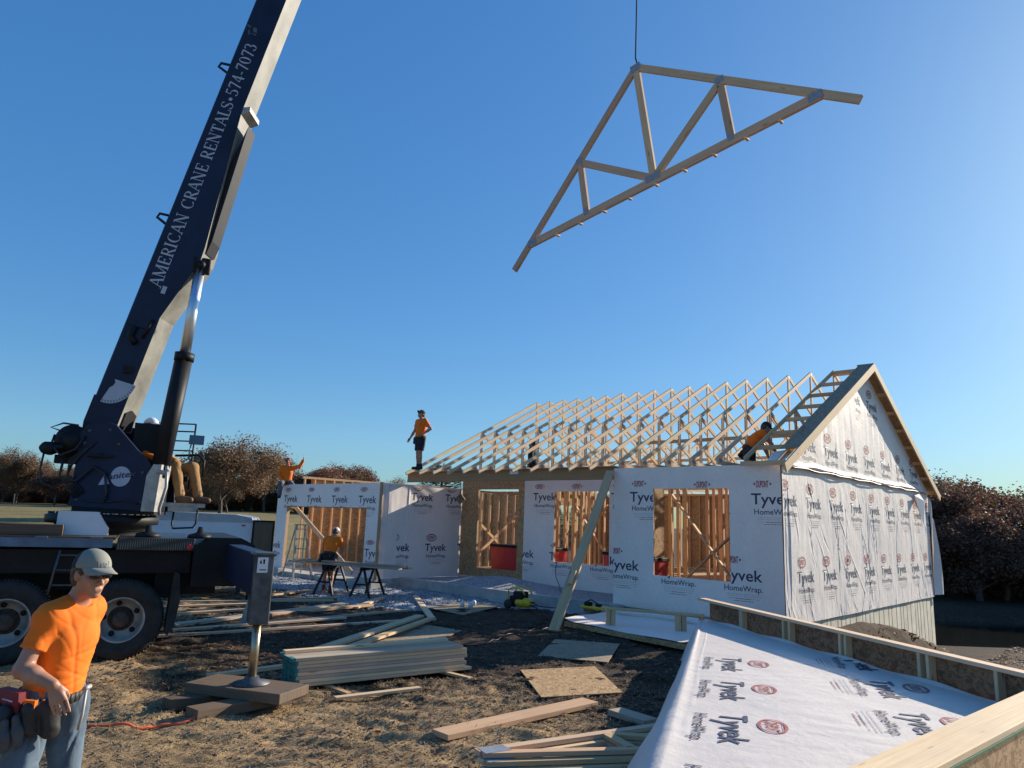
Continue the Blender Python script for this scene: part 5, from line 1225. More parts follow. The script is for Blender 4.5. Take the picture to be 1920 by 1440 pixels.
    for q in 'RL':
        kn, an = J[q + '_kn'], J[q + '_an']
        if long_pants: p.cap(J[q + '_hip'], kn, .108, .080, .04); p.cap(kn, an + (kn - an) * .08, .078, .066, .03)
        else: p.cap(J[q + '_hip'], J[q + '_hip'] * .15 + kn * .85, .11, .098, .04)
    p.folds(.004, 26, 8); p.creases(.006, 22, 6, 4); p.creases(.003, 60, 7, 3); p.cut(J['pelvis'] + A3(0, 0, .075), unit(J['neck'] - J['pelvis']))
    if not long_pants:
        for q in 'RL':
            e = J[q + '_hip'] * .15 + J[q + '_kn'] * .85; dr = unit(J[q + '_kn'] - J[q + '_hip']); sl, X, Y, Z = p._win(e - .14, e + .14)
            dd = (X - e[0]) * dr[0] + (Y - e[1]) * dr[1] + (Z - e[2]) * dr[2]; p.F[sl] = np.maximum(p.F[sl], dd)
    p.build("trousers" if long_pants else "shorts", M[cloth.get('pants', 'denim')], root)
    if boots:
        b = SDF(lo, hi, h)
        for q in 'RL':
            an = J[q + '_an']; to = J.get(q + '_toe', an + A3(.17, 0, -.05)); b.cap(an + A3(0, 0, .07), an - A3(0, 0, .03), .052, .05, .02); b.cap(an + A3(-.03, 0, -.035), to, .05, .043, .03)
        b.build("boots", M[cloth.get('boots', 'leather')], root)
    # hair and headgear
    hr = SDF(HC - .17, HC + .17, max(.006, h * .7)); hr.ell(hp(-.02, 0, .034), (.102, .084, .104), Fm, .01); hr.ell(hp(-.06, 0, -.02), (.06, .072, .08), Fm, .03); hr.folds(.004, 130, 5)
    hr.cut(hp(.035, 0, 0), unit(Fm @ A3(1, 0, -.45))); hr.cut(hp(-.05, 0, -.075), Fm @ A3(.5, 0, -1)); hr.build("hair", M[cloth.get('hair', 'hair')], root, 1)
    if cap:
        k = SDF(HC - .26, HC + .26, max(.006, h * .7)); k.ell(hp(-.008, 0, .045), (.112, .09, .098), Fm, .01); k.cut(hp(0, 0, .04), Fm @ A3(.1, 0, -1))
        cp = k.build("cap", M[cap[0]], root, 2)
        if len(cap) > 2:
            kb = SDF(HC - .26, HC + .26, .006); kb.ell(hp(-.012, 0, .044), (.1135, .0915, .097), Fm, .01); kb.cut(hp(0, 0, .038), Fm @ A3(.1, 0, -1)); kb.cut(hp(-.012, 0, .05), Fm @ A3(1, 0, .15)); kb.build("cap_mesh_back", M[cap[2]], cp, 2)
        mbv = MB(); NN = 14
        for i in range(NN):
            for j in range(5):
                qd = []
                for di, dj in ((0, 0), (1, 0), (1, 1), (0, 1)):
                    a = R(-72 + 144 * (i + di) / NN); rr = (j + dj) / 5; yb = math.sin(a) * .083; xb = math.cos(a) * .104 - .006
                    ex_ = xb + rr * .078 * math.cos(a * .9) * cap[3] if len(cap) > 3 else xb + rr * .075 * math.cos(a * .9)
                    qd.append(hp(ex_, yb * (1 - .06 * rr), .052 - .012 * rr - .030 * (yb / .083) ** 2 * rr))
                mbv.face(qd, None, 0, True)
        bl = mbv.build("cap_bill", M[cap[1]], cp, weld=True); so = bl.modifiers.new("thick", 'SOLIDIFY'); so.thickness = .004
    if shades:
        g = SDF(HC - .16, HC + .16, .005)
        for q in (-1, 1): g.ell(hp(.094, q * .034, .012), (.014, .03, .020), Fm, .004); g.cap(hp(.085, q * .06, .018), hp(0, q * .083, .016), .006, .004, .003)
        g.cap(hp(.1, -.03, .018), hp(.1, .03, .018), .005, .005, .003); g.build("sunglasses", M['lens'], root, 1)
    else:
        e = SDF(HC - .14, HC + .14, .005)
        for q in (-1, 1): e.ell(hp(.083, q * .032, .012), (.009, .012, .009), Fm, 0)
        e.build("eyes", M['lens'], root, 0)
    if belt:
        bm_ = MB(); n_ = 30; c0 = J['pelvis'] + A3(0, 0, .03)
        for z0, z1 in ((-.03, .03),):
            rg = [[c0 + tor @ A3(.142 * math.cos(6.2832 * k / n_), .188 * math.sin(6.2832 * k / n_), z) for k in range(n_)] for z in (z0, z1)]
            for k in range(n_): bm_.face([rg[0][k], rg[0][(k + 1) % n_], rg[1][(k + 1) % n_], rg[1][k]], None, 0, True)
        bl = bm_.build("tool_belt", M['belt_black'], root); so = bl.modifiers.new("thick", 'SOLIDIFY'); so.thickness = .008
        for sd in belt if isinstance(belt, (list, tuple)) else (1, -1):
            pc = c0 + tor @ A3(.02, .20 * sd, -.10); pk = SDF(pc - .2, pc + .2, max(.008, h * .8)); pk.ell(pc, (.10, .045, .12), tor, .01); pk.cap(pc + tor @ A3(.06, 0, -.08), pc + tor @ A3(-.06, 0, -.08), .045, .045, .03); pk.folds(.004, 40, 6); pk.build("belt_pouch", M['belt_black'], root, 1)
    root["_h"] = 1; del root["_h"]
    return root, hp, tor
def stand(dx=0):
    return dict(pelvis=(0, 0, .96), neck=(0, 0, 1.50), head=(.03, 0, 1.64), R_sh=(0, -.185, 1.43), L_sh=(0, .185, 1.43), R_el=(-.03, -.24, 1.14), L_el=(-.03, .24, 1.14), R_wr=(.08, -.24, .90), L_wr=(.08, .24, .90),
                R_hip=(0, -.09, .92), L_hip=(0, .09, .92), R_kn=(.03, -.1, .50), L_kn=(.03, .1, .50), R_an=(0, -.11, .09), L_an=(0, .11, .09))

# the worker in front, walking past the camera with his head turned down to the right (own axes = world axes about his feet)
WB = (-2.46, 4.2, 0.0)
Jw = dict(pelvis=(.0, .0, .985), neck=(.07, .0, 1.485), head=(.145, -.04, 1.622), R_sh=(.005, -.145, 1.395), L_sh=(.065, .145, 1.415),
          R_el=(-.035, -.235, 1.15), L_el=(-.02, .28, 1.15), R_wr=(.14, -.245, 1.085), L_wr=(-.10, .27, .92),
          R_hip=(-.06, -.085, .93), L_hip=(.04, .085, .93), R_kn=(-.03, -.15, .51), L_kn=(.06, .11, .51), R_an=(-.10, -.14, .09), L_an=(.0, .15, .09), R_toe=(.03, -.22, .045), L_toe=(.14, .07, .045))
wk_, hpw, torw = person("worker in bright orange T-shirt, jeans and grey cap, wearing a tool belt, nearest the camera", WB, 0, Jw, h=.0065, face=(.84, -.50, -.11),
    hands={'R': ((.42, .05, -.90), (-.45, .80, -.15)), 'L': ((.5, -.2, -.85), (0, -1, 0))}, cap=('cap_grey', 'cap_grey', 'dark_cloth', 1.35), slim=.86, shades=True, belt=(), cloth=dict(pants='denim'))
# his belt pouches, red pouch, glove, square and hammer hanging on the right hip
def blob(name, parts, mat, parent, h=.006, fold=.004, smooth=1, fr=45):
    P_ = np.array([p[0] for p in parts] + [p[1] for p in parts]); s = SDF(P_.min(0) - .12, P_.max(0) + .12, h)
    for a, b, r0, r1 in parts: s.cap(a, b, r0, r1, .03)
    if fold: s.folds(fold, fr, 2)
    return s.build(name, M[mat], parent, smooth)
pb = blob("belt_pouch", [((-.17, -.21, .93), (-.17, -.20, .79), .052, .045), ((-.10, -.23, .92), (-.11, -.22, .78), .05, .04), ((-.21, -.16, .93), (-.21, -.15, .80), .05, .04)], 'belt_black', wk_)
blob("glove", [((-.06, -.27, .90), (-.055, -.28, .83), .020, .026), ((-.055, -.28, .83), (-.075, -.285, .77), .022, .011), ((-.05, -.28, .83), (-.05, -.285, .765), .02, .010), ((-.04, -.275, .84), (-.025, -.28, .78), .018, .010)], 'glove', pb)
blob("glove", [((-.02, -.25, .92), (.0, -.255, .85), .022, .024), ((.0, -.255, .85), (.0, -.26, .79), .02, .011), ((.005, -.25, .85), (.025, -.255, .80), .018, .010)], 'glove', pb)
mb = MB(); mb.prism([(-.175, -.19, 1.045), (-.035, -.235, 1.035), (-.03, -.225, .935), (-.165, -.20, .94)], (.02, .05, 0)); rp = mb.build("red_pouch", M['pouch_red'], wk_, .012)
mb = MB(); mb.face([(-.135, -.206, 1.0), (-.065, -.2285, .995), (-.065, -.2285, .987), (-.135, -.206, .992)]); mb.build("pouch_print", M['letter'], rp)
mb = MB(); mb.prism([(-.26, -.19, .945), (-.13, -.245, .93), (-.14, -.245, .915), (-.26, -.19, .925)], (.0, .012, 0)); mb.build("speed_square", M['sq_blue'], pb)
blob("belt_pouch", [((.02, -.21, .95), (.03, -.21, .86), .045, .04), ((.10, -.17, .95), (.11, -.16, .84), .05, .045)], 'belt_black', wk_)
mb = MB(); mb.tube([(.215, -.06, 1.03), (.215, -.065, .90), (.20, -.06, .82)], .008, 8); mb.tube([(.215, -.08, 1.03), (.218, -.03, 1.035)], .012, 8); mb.build("hammer", M['rim'], wk_)
mb = MB(); mb.prism([(-.01, -.225, 1.0), (.055, -.235, 1.0), (.055, -.235, .945), (-.01, -.225, .945)], (.004, .02, 0)); mb.build("tape_measure", M['orange'], wk_, .006)
# patch on the cap: a framed pair of letters
pc_ = Ink(); pc_.fit("S", -.024, .0, .018, .022, 0, .015); pc_.fit("U", .006, .0, .018, .022, 0, .015); pc_.rect(-.002, -.006, .0, .029, 0); pc_.rect(-.036, -.008, .036, -.005, 0); pc_.rect(-.036, .028, .036, .031, 0); pc_.rect(-.037, -.008, -.034, .031, 0); pc_.rect(.034, -.008, .037, .031, 0)
for k in range(6): pc_.rect(-.03 + k * .0105, -.02, -.022 + k * .0105, -.015, 0)
cpv = []
for (a, b) in pc_.v:                                         # wrapped onto the cap's front: project outward from the crown's ellipsoid
    th = -a / .10; yl = .09 * math.sin(th); zl = .058 + b; xx = .112 * math.sqrt(max(.02, 1 - (yl / .09) ** 2 - ((zl - .045) / .098) ** 2)) - .008; cpv.append(tuple(hpw(xx + .003, yl, zl)))
m = bpy.data.meshes.new("cap_patch"); m.from_pydata(cpv, [], pc_.f); link("cap_patch", m, M['ink'], [c for c in wk_.children if c.name.startswith("cap")][0])
mb = MB(); c0 = A3(*Jw['pelvis']) + A3(0, 0, .005); rg = []
for z in (-.025, .025): rg.append([c0 + torw @ A3(.145 * math.cos(6.2832 * k / 36), .192 * math.sin(6.2832 * k / 36), z) for k in range(36)])
for k in range(36): mb.face([rg[0][k], rg[0][(k + 1) % 36], rg[1][(k + 1) % 36], rg[1][k]], None, 0, True)
bl = mb.build("tool_belt", M['belt_black'], wk_); so = bl.modifiers.new("thick", 'SOLIDIFY'); so.thickness = .01

# roof worker standing on the eave, looking up, one hand on the hip
J = stand(); J.update(L_kn=(.02, .06, .5), R_kn=(.02, -.06, .5), L_an=(-.02, .05, .09), R_an=(-.0, -.05, .09), L_el=(-.10, .36, 1.20), L_wr=(.06, .20, 1.04), R_el=(.02, -.30, 1.17), R_wr=(.12, -.37, .95), head=(.02, 0, 1.645))
rp_ = HW(10.66, -.22); person("worker in orange T-shirt and black shorts standing on the far left eave of the roof", (rp_.x, rp_.y, HZ + .13), R(-140), J, face=(.85, .1, .35), long_pants=False, cap=('dark_cloth', 'dark_cloth'), cloth=dict(pants='dark_cloth', boots='dark_cloth'), belt=(-1,), shades=True)
# worker astride the garage wall with one arm raised
J = dict(pelvis=(0, 0, .14), neck=(.03, 0, .66), head=(.07, 0, .80), R_sh=(.03, -.18, .59), L_sh=(.03, .18, .59), L_el=(.12, .40, .66), L_wr=(.18, .50, .88), R_el=(.05, -.26, .33), R_wr=(.18, -.14, .16), R_hip=(0, -.1, .1), L_hip=(0, .1, .1), R_kn=(.36, -.16, .05), L_kn=(.3, .22, .0), R_an=(.38, -.17, -.36), L_an=(.28, .25, -.4))
gp = HW(16.62, -1.0); person("worker in orange shirt sitting on top of the garage's front wall with one arm raised", (gp.x, gp.y, HZ - .33), R(-75), J, face=(.8, -.5, .1), cap=('pouch_red', 'pouch_red'), cloth=dict(pants='shorts_grey', boots='dark_cloth'), belt=(1,), sleeve=.95, hands={'L': ((.2, .1, 1), (0, -1, 0)), 'R': ((.8, .3, -.5), (0, 1, 0))})
# worker bending at the sawhorses, back to the camera
J = stand(); J.update(neck=(.17, 0, 1.42), head=(.30, 0, 1.53), R_sh=(.15, -.19, 1.34), L_sh=(.15, .19, 1.34), R_el=(.20, -.27, 1.08), L_el=(.20, .27, 1.08), R_wr=(.38, -.2, .95), L_wr=(.38, .2, .95), pelvis=(-.04, 0, .95), R_an=(-.12, -.14, .09), L_an=(.10, .14, .09), R_kn=(-.02, -.11, .5), L_kn=(.12, .12, .5))
person("worker in orange shirt, back to the camera, bending over boards beside the stepladder", (-4.62, 19.35, gz(-4.62, 19.35)), R(80), J, face=(.85, 0, -.45), cap=('white_paint', 'white_paint'), long_pants=False, cloth=dict(pants='dark_cloth', boots='leather'), belt=(1, -1))
# crane operator, seated on the far side of the turret facing right
J = dict(pelvis=(-.50, .02, .50), neck=(-.60, .04, 1.00), head=(-.60, .04, 1.15), R_sh=(-.58, -.14, .93), L_sh=(-.58, .22, .93), R_el=(-.48, -.2, .68), L_el=(-.42, .3, .68), R_wr=(-.24, -.14, .62), L_wr=(-.2, .22, .62), R_hip=(-.44, -.08, .48), L_hip=(-.44, .12, .48), R_kn=(-.02, -.12, .56), L_kn=(.12, .12, .54), R_an=(.12, -.12, .1), L_an=(.26, .12, .1))
person("crane operator in tan work trousers seated beside the crane's turret", (-4.97, 10.95, 2.09), R(-8), J, face=(1, 0, 0), cap=('white_paint', 'white_paint'), cloth=dict(shirt='orange', pants='tan', boots='leather'), belt=False, sleeve=.95)
# two workers among the roof trusses
J = stand(); J.update(neck=(.28, 0, 1.36), head=(.40, 0, 1.46), R_sh=(.25, -.19, 1.30), L_sh=(.25, .19, 1.30), R_el=(.42, -.24, 1.06), L_el=(.42, .24, 1.06), R_wr=(.55, -.18, .85), L_wr=(.5, .2, .82), pelvis=(-.02, 0, .93))
p_ = HW(1.35, 1.6); person("worker in orange shirt and dark trousers bending among the trusses near the gable", (p_.x, p_.y, HZ - .42), R(0), J, face=(.9, 0, -.4), cap=('dark_cloth', 'dark_cloth'), cloth=dict(pants='dark_cloth', boots='dark_cloth'), belt=(1, -1))
J = stand(); p_ = HW(8.6, 2.5); person("worker in black clothes standing inside the left part of the roof trusses", (p_.x, p_.y, HZ - .55), R(160), J, face=(.95, 0, .2), cap=('dark_cloth', 'dark_cloth'), cloth=dict(shirt='dark_cloth', pants='dark_cloth', boots='dark_cloth'), belt=False, sleeve=.95)
# ------------------------------------------------------------------ loose lumber on the ground
G1 = "loose boards strewn across the site"
BRD = [((-5.47, 11.91), (-1.99, 14.65), .09, .038, 'pine_pale', "long thin pale board lying nearest the camera in the scatter behind the outrigger leg"),
       ((-5.51, 12.55), (-3.09, 14.61), .14, .038, 'pine_pale', "wide pale board lying just behind the longest thin board of the scatter"),
       ((-5.73, 13.01), (-3.6, 16.9), .24, .05, 'pine_grey', "broad grey-yellow plank lying in the middle of the scatter, raised at its far end"),
       ((-4.59, 14.73), (-3.0, 16.9), .14, .05, 'pine', "yellowish board crossing the broad plank behind the outrigger leg"),
       ((-6.76, 15.4), (-5.2, 16.5), .14, .04, 'pine', "short board seen between wheel and mud flap, left end of the scatter"),
       ((-7.17, 16.0), (-4.0, 17.5), .09, .04, 'pine_pale', "narrow bright board lying far back in the scatter near the gravel"),
       ((-5.6, 17.0), (-3.9, 18.2), .14, .04, 'pine_grey', "grey board lying at the edge of the gravel behind the outrigger leg"),
       ((-6.39, 14.4), (-5.3, 15.4), .14, .04, 'pine_pale', "short pale board lying alone under the truck's tail"),
       ((-4.34, 13.57), (-2.0, 16.3), .09, .04, 'pine_grey', "narrow weathered board pointing from the outrigger leg to the short leaning board"),
       ((-5.9, 17.9), (-5.1, 19.5), .14, .04, 'pine', "reddish board end poking out near the sawhorses"),
       ((-2.26, 18.9), (-1.41, 14.92), .14, .04, 'pine_pale', "white-topped board lying on the dirt pointing towards the porch"),
       ((-3.27, 16.38), (-3.0, 18.3), .14, .04, 'pine_pale', "short pale board lying on the gravel in front of the sawhorses"),
       ((-1.83, 8.43), (-.96, 9.01), .09, .03, 'pine_pale', "thin pale stick lying in front of the lumber pile"),
       ((-.55, 7.10), (1.0, 8.56), .24, .05, 'pine', "clean yellow plank lying in the foreground, half in sun"),
       ((-3.55, 9.20), (-1.0, 11.85), .09, .045, 'pine_pale', "long board lying behind the lumber pile, its end near the outrigger foot"),
       ((1.22, 8.15), (1.52, 7.72), .20, .06, 'pine_grey', "grey offcut poking out from under the draped wrap panel")]
for p0, p1, w_, h_, mt, lb in BRD: loose("board", lb, "board", p0, p1, w_, h_, mt, G1)
# sheets and the two boards across them
def sheet(name, label, pts, th, mat, z=None, group=None):
    c = sum((Vector((p[0], p[1], 0)) for p in pts), Vector()) / len(pts); zz = max(gz(*p) for p in pts) + .015 if z is None else z
    mb = MB(); mb.prism([(p[0] - c.x, p[1] - c.y, (z_ if len(p) > 2 else 0)) for p in pts for z_ in [p[2] if len(p) > 2 else 0]], (0, 0, th)); o = mb.build(name, M[mat]); o.location = (c.x, c.y, zz)
    return tag(o, label, "sheet", group)
G2 = "strand board sheets lying on the ground"
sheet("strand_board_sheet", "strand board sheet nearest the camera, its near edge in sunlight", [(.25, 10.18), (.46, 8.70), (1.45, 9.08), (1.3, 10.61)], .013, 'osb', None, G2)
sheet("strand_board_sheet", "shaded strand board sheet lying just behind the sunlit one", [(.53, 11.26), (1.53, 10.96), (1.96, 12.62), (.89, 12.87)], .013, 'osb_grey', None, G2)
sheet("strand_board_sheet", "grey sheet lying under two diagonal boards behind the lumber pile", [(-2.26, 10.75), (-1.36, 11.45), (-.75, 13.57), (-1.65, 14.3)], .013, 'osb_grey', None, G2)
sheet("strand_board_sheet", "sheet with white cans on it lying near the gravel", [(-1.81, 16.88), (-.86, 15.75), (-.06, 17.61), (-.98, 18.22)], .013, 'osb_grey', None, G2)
loose("board", "left one of two diagonal boards lying across the grey sheet", "board", (-2.62, 10.6), (-1.64, 14.7), .18, .04, 'pine_pale', G1, .10, .09)
loose("board", "right one of two diagonal boards lying across the grey sheet", "board", (-2.26, 10.80), (-1.38, 14.5), .14, .04, 'pine', G1, .10, .08)
for k, (x, y) in enumerate(((-.95, 16.9), (-.7, 17.2), (-.75, 16.75))):
    mb = MB(); mb.lathe([(0, 0), (.05, 0), (.055, .09), (.03, .12), (0, .125)], (0, 0, 0), (0, 0, 1), 14)
    solo("can", "small white can standing on the sheet near the gravel", "can", mb, M['white_paint'], (x, y, max(gz(x, y), .0) + .055), 0, "white cans on the sheet")
# the lumber pile
P0 = Vector((-2.36, 8.70, 0)); dP = Vector((.817, .577, 0)); nP = Vector((-.577, .817, 0)); Lp = 2.30
for k, (s_, lb) in enumerate(((.35, "sticker lath poking out from under the left half of the lumber pile"), (1.95, "sticker lath poking out from under the right end of the lumber pile"))):
    a = P0 + dP * s_ - nP * .42 + dP * (.16 if k else .14); b = P0 + dP * s_ + nP * .5
    loose("lath", lb, "lath", (a.x, a.y), (b.x, b.y), .07, .03, 'pine', "laths under the lumber pile")
zb = gz(P0.x + .8, P0.y + .8) + .055
ORD = ["lowest", "second from the bottom", "third from the bottom", "fourth from the bottom", "fifth from the bottom", "sixth from the bottom", "seventh from the bottom", "topmost"]
NL = 8
for r in range(3):
    for k in range(NL):
        if r == 0 and k == NL - 1: pass
        jit = rnd.uniform(-.008, .012) + (.10 if k == 0 and r == 0 else 0) + (-.06 if k == NL - 1 else 0); sw = rnd.uniform(-.004, .004)
        a = P0 + dP * jit + nP * (.07 + r * .146 + sw); b = a + dP * (Lp + rnd.uniform(-.02, .02))
        z_ = zb + k * .0405
        lb = ("pale board in the front row of the sealed-end lumber pile, " + ORD[k]) if r == 0 else ("topmost board in the middle row of the sealed-end lumber pile" if (r == 1 and k == NL - 1) else "topmost board in the back row of the sealed-end lumber pile" if k == NL - 1 else "pale board in the hidden back rows of the sealed-end lumber pile")
        o = loose("board", lb, "board", (a.x, a.y), (b.x, b.y), .14, .038, rnd.choice(['pine_pale', 'pine_pale', 'pine_grey']), "boards in the lumber pile", z_, z_, 0, .004)
        e = MB(); e.box((-.006, -.071, -.0195), (.0035, .071, .0195))
        if rnd.random() < .9: e.box((.0035, -.0715, -.0198), (rnd.uniform(.01, .05), .0715, .0198))
        e.build("painted_end", M['teal_end'], o)
loose("board", "extra board lying loosely on top of the lumber pile", "board", (P0.x + nP.x * .3 - .05, P0.y + nP.y * .3), (P0.x + nP.x * .36 + dP.x * 2.2, P0.y + nP.y * .36 + dP.y * 2.2), .09, .038, 'pine_pale', G1, zb + NL * .0405, zb + NL * .0405)
# trusses lying on the ground in front
for k in range(3):
    lt = thing("lying_roof_truss", ["truss lying on the ground in the foreground, uppermost of three", "truss lying in the foreground, middle one of three", "truss lying in the foreground, lowest of three"][k], "roof truss", (-.18 + .03 * k, 6.32 - .07 * k, .135 - .045 * k), R(30 + 1.0 * k), "trusses lying in the foreground")
    A_ = (0, 0, 0); Bq = (2.2, 0, 0)
    mb = MB(); mb.beam((.0, 0, 0), (3.2, 0, 0), .089, .038); mb.build("top_chord", M['pine_pale'], lt, .003)
    mb = MB(); mb.beam((.02, -.06, 0), (2.6, -.95, 0), .089, .038); mb.build("bottom_chord", M['pine'], lt, .003)
    mb = MB(); mb.beam((1.3, -.04, 0), (1.25, -.45, 0), .089, .038); mb.beam((1.35, -.05, 0), (2.3, -.8, 0), .089, .038); mb.build("web", M['pine'], lt)
    mb = MB(); mb.box((.02, -.12, .019), (.26, .03, .0215)); mb.build("gusset_plate", M['galv'], lt)
# brace board leaning on the wall
bt = HW(3.95, -.10); loose("leaning_board", "wide grey plank leaning from the ground against the wall top", "board", (.93, 13.9), (bt.x, bt.y), .20, .05, 'pine', None, .0, HZ - .06)
mb = MB(); mb.beam((0, 0, 0), (.34, 0, 0), .09, .04); o = mb.build("nailed_cleat", M['pine']); tag(o, "short cleat nailed across the leaning plank near its foot", "cleat")
a_ = Vector((.93, 13.9, .05)); b_ = Vector((bt.x, bt.y, HZ)); dl = (b_ - a_).normalized(); up_ = Vector((0, 0, 1)).cross(dl); q_ = dl.to_track_quat('X', 'Z')
o.rotation_mode = 'QUATERNION'; o.rotation_quaternion = q_; o.location = a_ + dl * 1.05 + q_ @ Vector((0, -.02, .047))

# ------------------------------------------------------------------ wrapped panels lying on the ground
# big gable panel in the right foreground: floor of wrap at 0.5 m, raised framed edges
bx = thing("lying_wrapped_panel", "big wall panel lying wrapped side up in the right foreground with raised framed edges", "wall panel", (2.6, 7.0, 0))
def BL(x, y, z): return Vector((x - 2.6, y - 7.0, z))
def ledge(y): return 1.18 + .303 * (y - 5.46)
def redge(y): return 3.66 - .226 * (y - 11.3)
def nedge(x): return 4.62 + (x - 1.9) * .872                      # inner line of the near rail (y as a function of x)
nA, nB = 150, 220; Vx = []; Fx = []
DR = 14
for j in range(nB + 1):
    y = 3.3 + (12.35 - 3.3) * j / nB
    for i in range(-DR, nA + 1):
        xl, xr = ledge(y), redge(y)
        if i >= 0:
            t = i / nA; x = xl + (xr - xl) * t
            z = .5 + .006 * float(vnoise(np.float64(x * 1.6), np.float64(y * 1.2))) + .0035 * float(vnoise(np.float64(x * 6 + y * 2), np.float64(y * 2.0 - x))) + .012 * math.exp(-((t - .0) / .02) ** 2)
            z += .004 * math.exp(-((x - xl - .12 - .006 * math.sin(y * 2)) / .008) ** 2) + .022 * math.exp(-((xr - x) / .04) ** 2) * (1 + .6 * math.sin(y * 5.0))
        else:
            s_ = -i / DR; fl = .022 * math.sin(y * 2.3) + .012 * math.sin(y * 6.1 + 1)
            x = xl - .02 - ((.24 + .24 * max(0, min(1, (9 - y) / 5))) + fl) * s_ ** .8 ; z = .503 - .50 * s_ ** 1.15 - .01 * math.sin(y * 9) * s_
            z = max(z, gz(x, y) + .01)
        Vx.append(tuple(BL(x, y, z)))
wn = nA + DR + 1
for j in range(nB):
    for i in range(wn - 1): Fx.append((j * wn + i, j * wn + i + 1, (j + 1) * wn + i + 1, (j + 1) * wn + i))
m = bpy.data.meshes.new("house_wrap"); m.from_pydata(Vx, [], Fx); bw = link("house_wrap", m, M['wrap_toned'], bx, True)
# printing, read from the far end towards the camera
adv = Vector((-.29, -.957)); upv = Vector((.957, -.29)); V3 = []; F3 = []; MI3 = []
def boxz(x, y):
    xl, xr = ledge(y), redge(y)
    if x < xl: return .505 - .5 * min(1, ((xl - x) / .2)) ** 1.7
    return .5 + .006 * float(vnoise(np.float64(x * 1.6), np.float64(y * 1.2))) + .0035 * float(vnoise(np.float64(x * 6 + y * 2), np.float64(y * 2.0 - x))) + .004 * math.exp(-((x - xl - .12 - .006 * math.sin(y * 2)) / .008) ** 2) + .012 * math.exp(-((x - xl) / (.02 * (xr - xl))) ** 2) + .022 * math.exp(-((xr - x) / .04) ** 2) * (1 + .6 * math.sin(y * 5.0))
st0 = Vector((1.81, 6.30))
bmf = INK_FINE
for row, (off, n0, n1) in enumerate((((0, 0), -2, 5), ((1.46, .62), -3, 5))):
    for k in range(n0, n1):
        o2 = st0 - adv * (1.37 * -k) * -1 if False else st0 + adv * (1.37 * k) + upv * off[0] + adv * off[1]
        i0 = len(V3); ok = True; pts_ = []
        for v in bmf.vertices:
            p = o2 + adv * v.co.x + upv * v.co.y
            pts_.append(p)
        inside = [(ledge(p.y) - .1 < p.x < redge(p.y) - .03 and p.y > 3.3 and p.y > nedge(p.x) - .2 and p.y < 12.3) for p in pts_]
        V3 += [tuple(BL(p.x, p.y, boxz(p.x, p.y) + .006)) for p in pts_]
        for f in bmf.polygons:
            if row == 0 and f.center.y < -.24: continue
            if all(inside[q] for q in f.vertices): F3.append([i0 + q for q in f.vertices]); MI3.append(f.material_index)
m = bpy.data.meshes.new("printed_lettering"); m.from_pydata(V3, [], F3); pl_ = link("printed_lettering", m, INKS_WORN, bw, True); m.polygons.foreach_set("material_index", MI3)
# body of the panel below the wrap
mb = MB(); mb.prism([BL(1.22 + .303 * (3.4 - 5.46), 3.4, .33), BL(5.2, 6.7, .33), BL(redge(7.1), 7.1, .33), BL(redge(12.3), 12.3, .33), BL(ledge(12.3) + .05, 12.3, .33)], (0, 0, .15)); mb.build("panel_frame", M['osb_dark'], bx)
mb = MB()
for (x, y) in ((1.6, 6.2), (2.4, 8.4), (3.2, 11.5), (3.6, 7.4), (3.9, 9.5), (2.9, 5.4)): mb.box(BL(x - .2, y - .2, gz_far(np.float64(x), np.float64(y)) - .1), BL(x + .2, y + .2, .33))
mb.build("support_block", M['timber_old'], bx)
# far-right raised edge: plate on short studs, strand board outside
ya, yb_ = 12.72, 6.35
e0 = Vector((redge(12.55) + .0, 12.55)); e1 = Vector((redge(6.5) + .02, 6.5)); ed = (e1 - e0); el_ = ed.length; ed = ed / el_; en = Vector((-ed.y, ed.x))    # en points outwards (right)
if en.x < 0: en = -en
def EP(s_, t, z): p = e0 + ed * s_ + en * t; return BL(p.x, p.y, z)
mb = MB(); mb.beam(EP(-.22, .05, .80), EP(el_, .05, .80), .14, .04); mb.build("top_plate", M['pine_pale'], bx, .003)
mb = MB(); mb.beam(EP(0, .10, .62), EP(el_, .10, .62), .012, .32); mb.build("edge_sheathing", M['osb_dark'], bx)
for s_ in (1.10, 1.15, 2.22, 2.36, 3.40, 3.50, 4.66, 4.78, 5.6):
    mb = MB(); mb.beam(EP(s_, .045, .44), EP(s_, .045, .78), .09, .042, (ed.x, ed.y, 0)); mb.build("cripple_stud", M['pine_pale'], bx, .002)
# near rail, a broad board over strand board with a green painted edge
f0 = Vector((1.05, 3.36)); f1 = Vector((5.35, 7.10)); fd = (f1 - f0); fl_ = fd.length; fd /= fl_; fn = Vector((fd.y, -fd.x))
def FP(s_, t, z): p = f0 + fd * s_ + fn * t; return BL(p.x, p.y, z)
mb = MB(); mb.beam(FP(0, .14, .782), FP(fl_, .14, .782), .285, .04); mb.build("near_rail_plate", M['pine_pale'], bx, .004)
mb = MB(); mb.beam(FP(0, .272, .40), FP(fl_, .272, .40), .014, .722); mb.build("near_rail_sheathing", M['osb'], bx)
mb = MB(); mb.beam(FP(0, .2865, .757), FP(fl_, .2865, .757), .006, .012); mb.build("painted_edge", M['green_edge'], bx)
mb = MB(); mb.beam(FP(0, .06, .63), FP(fl_, .06, .63), .04, .26); mb.build("near_rail_joist", M['pine'], bx)

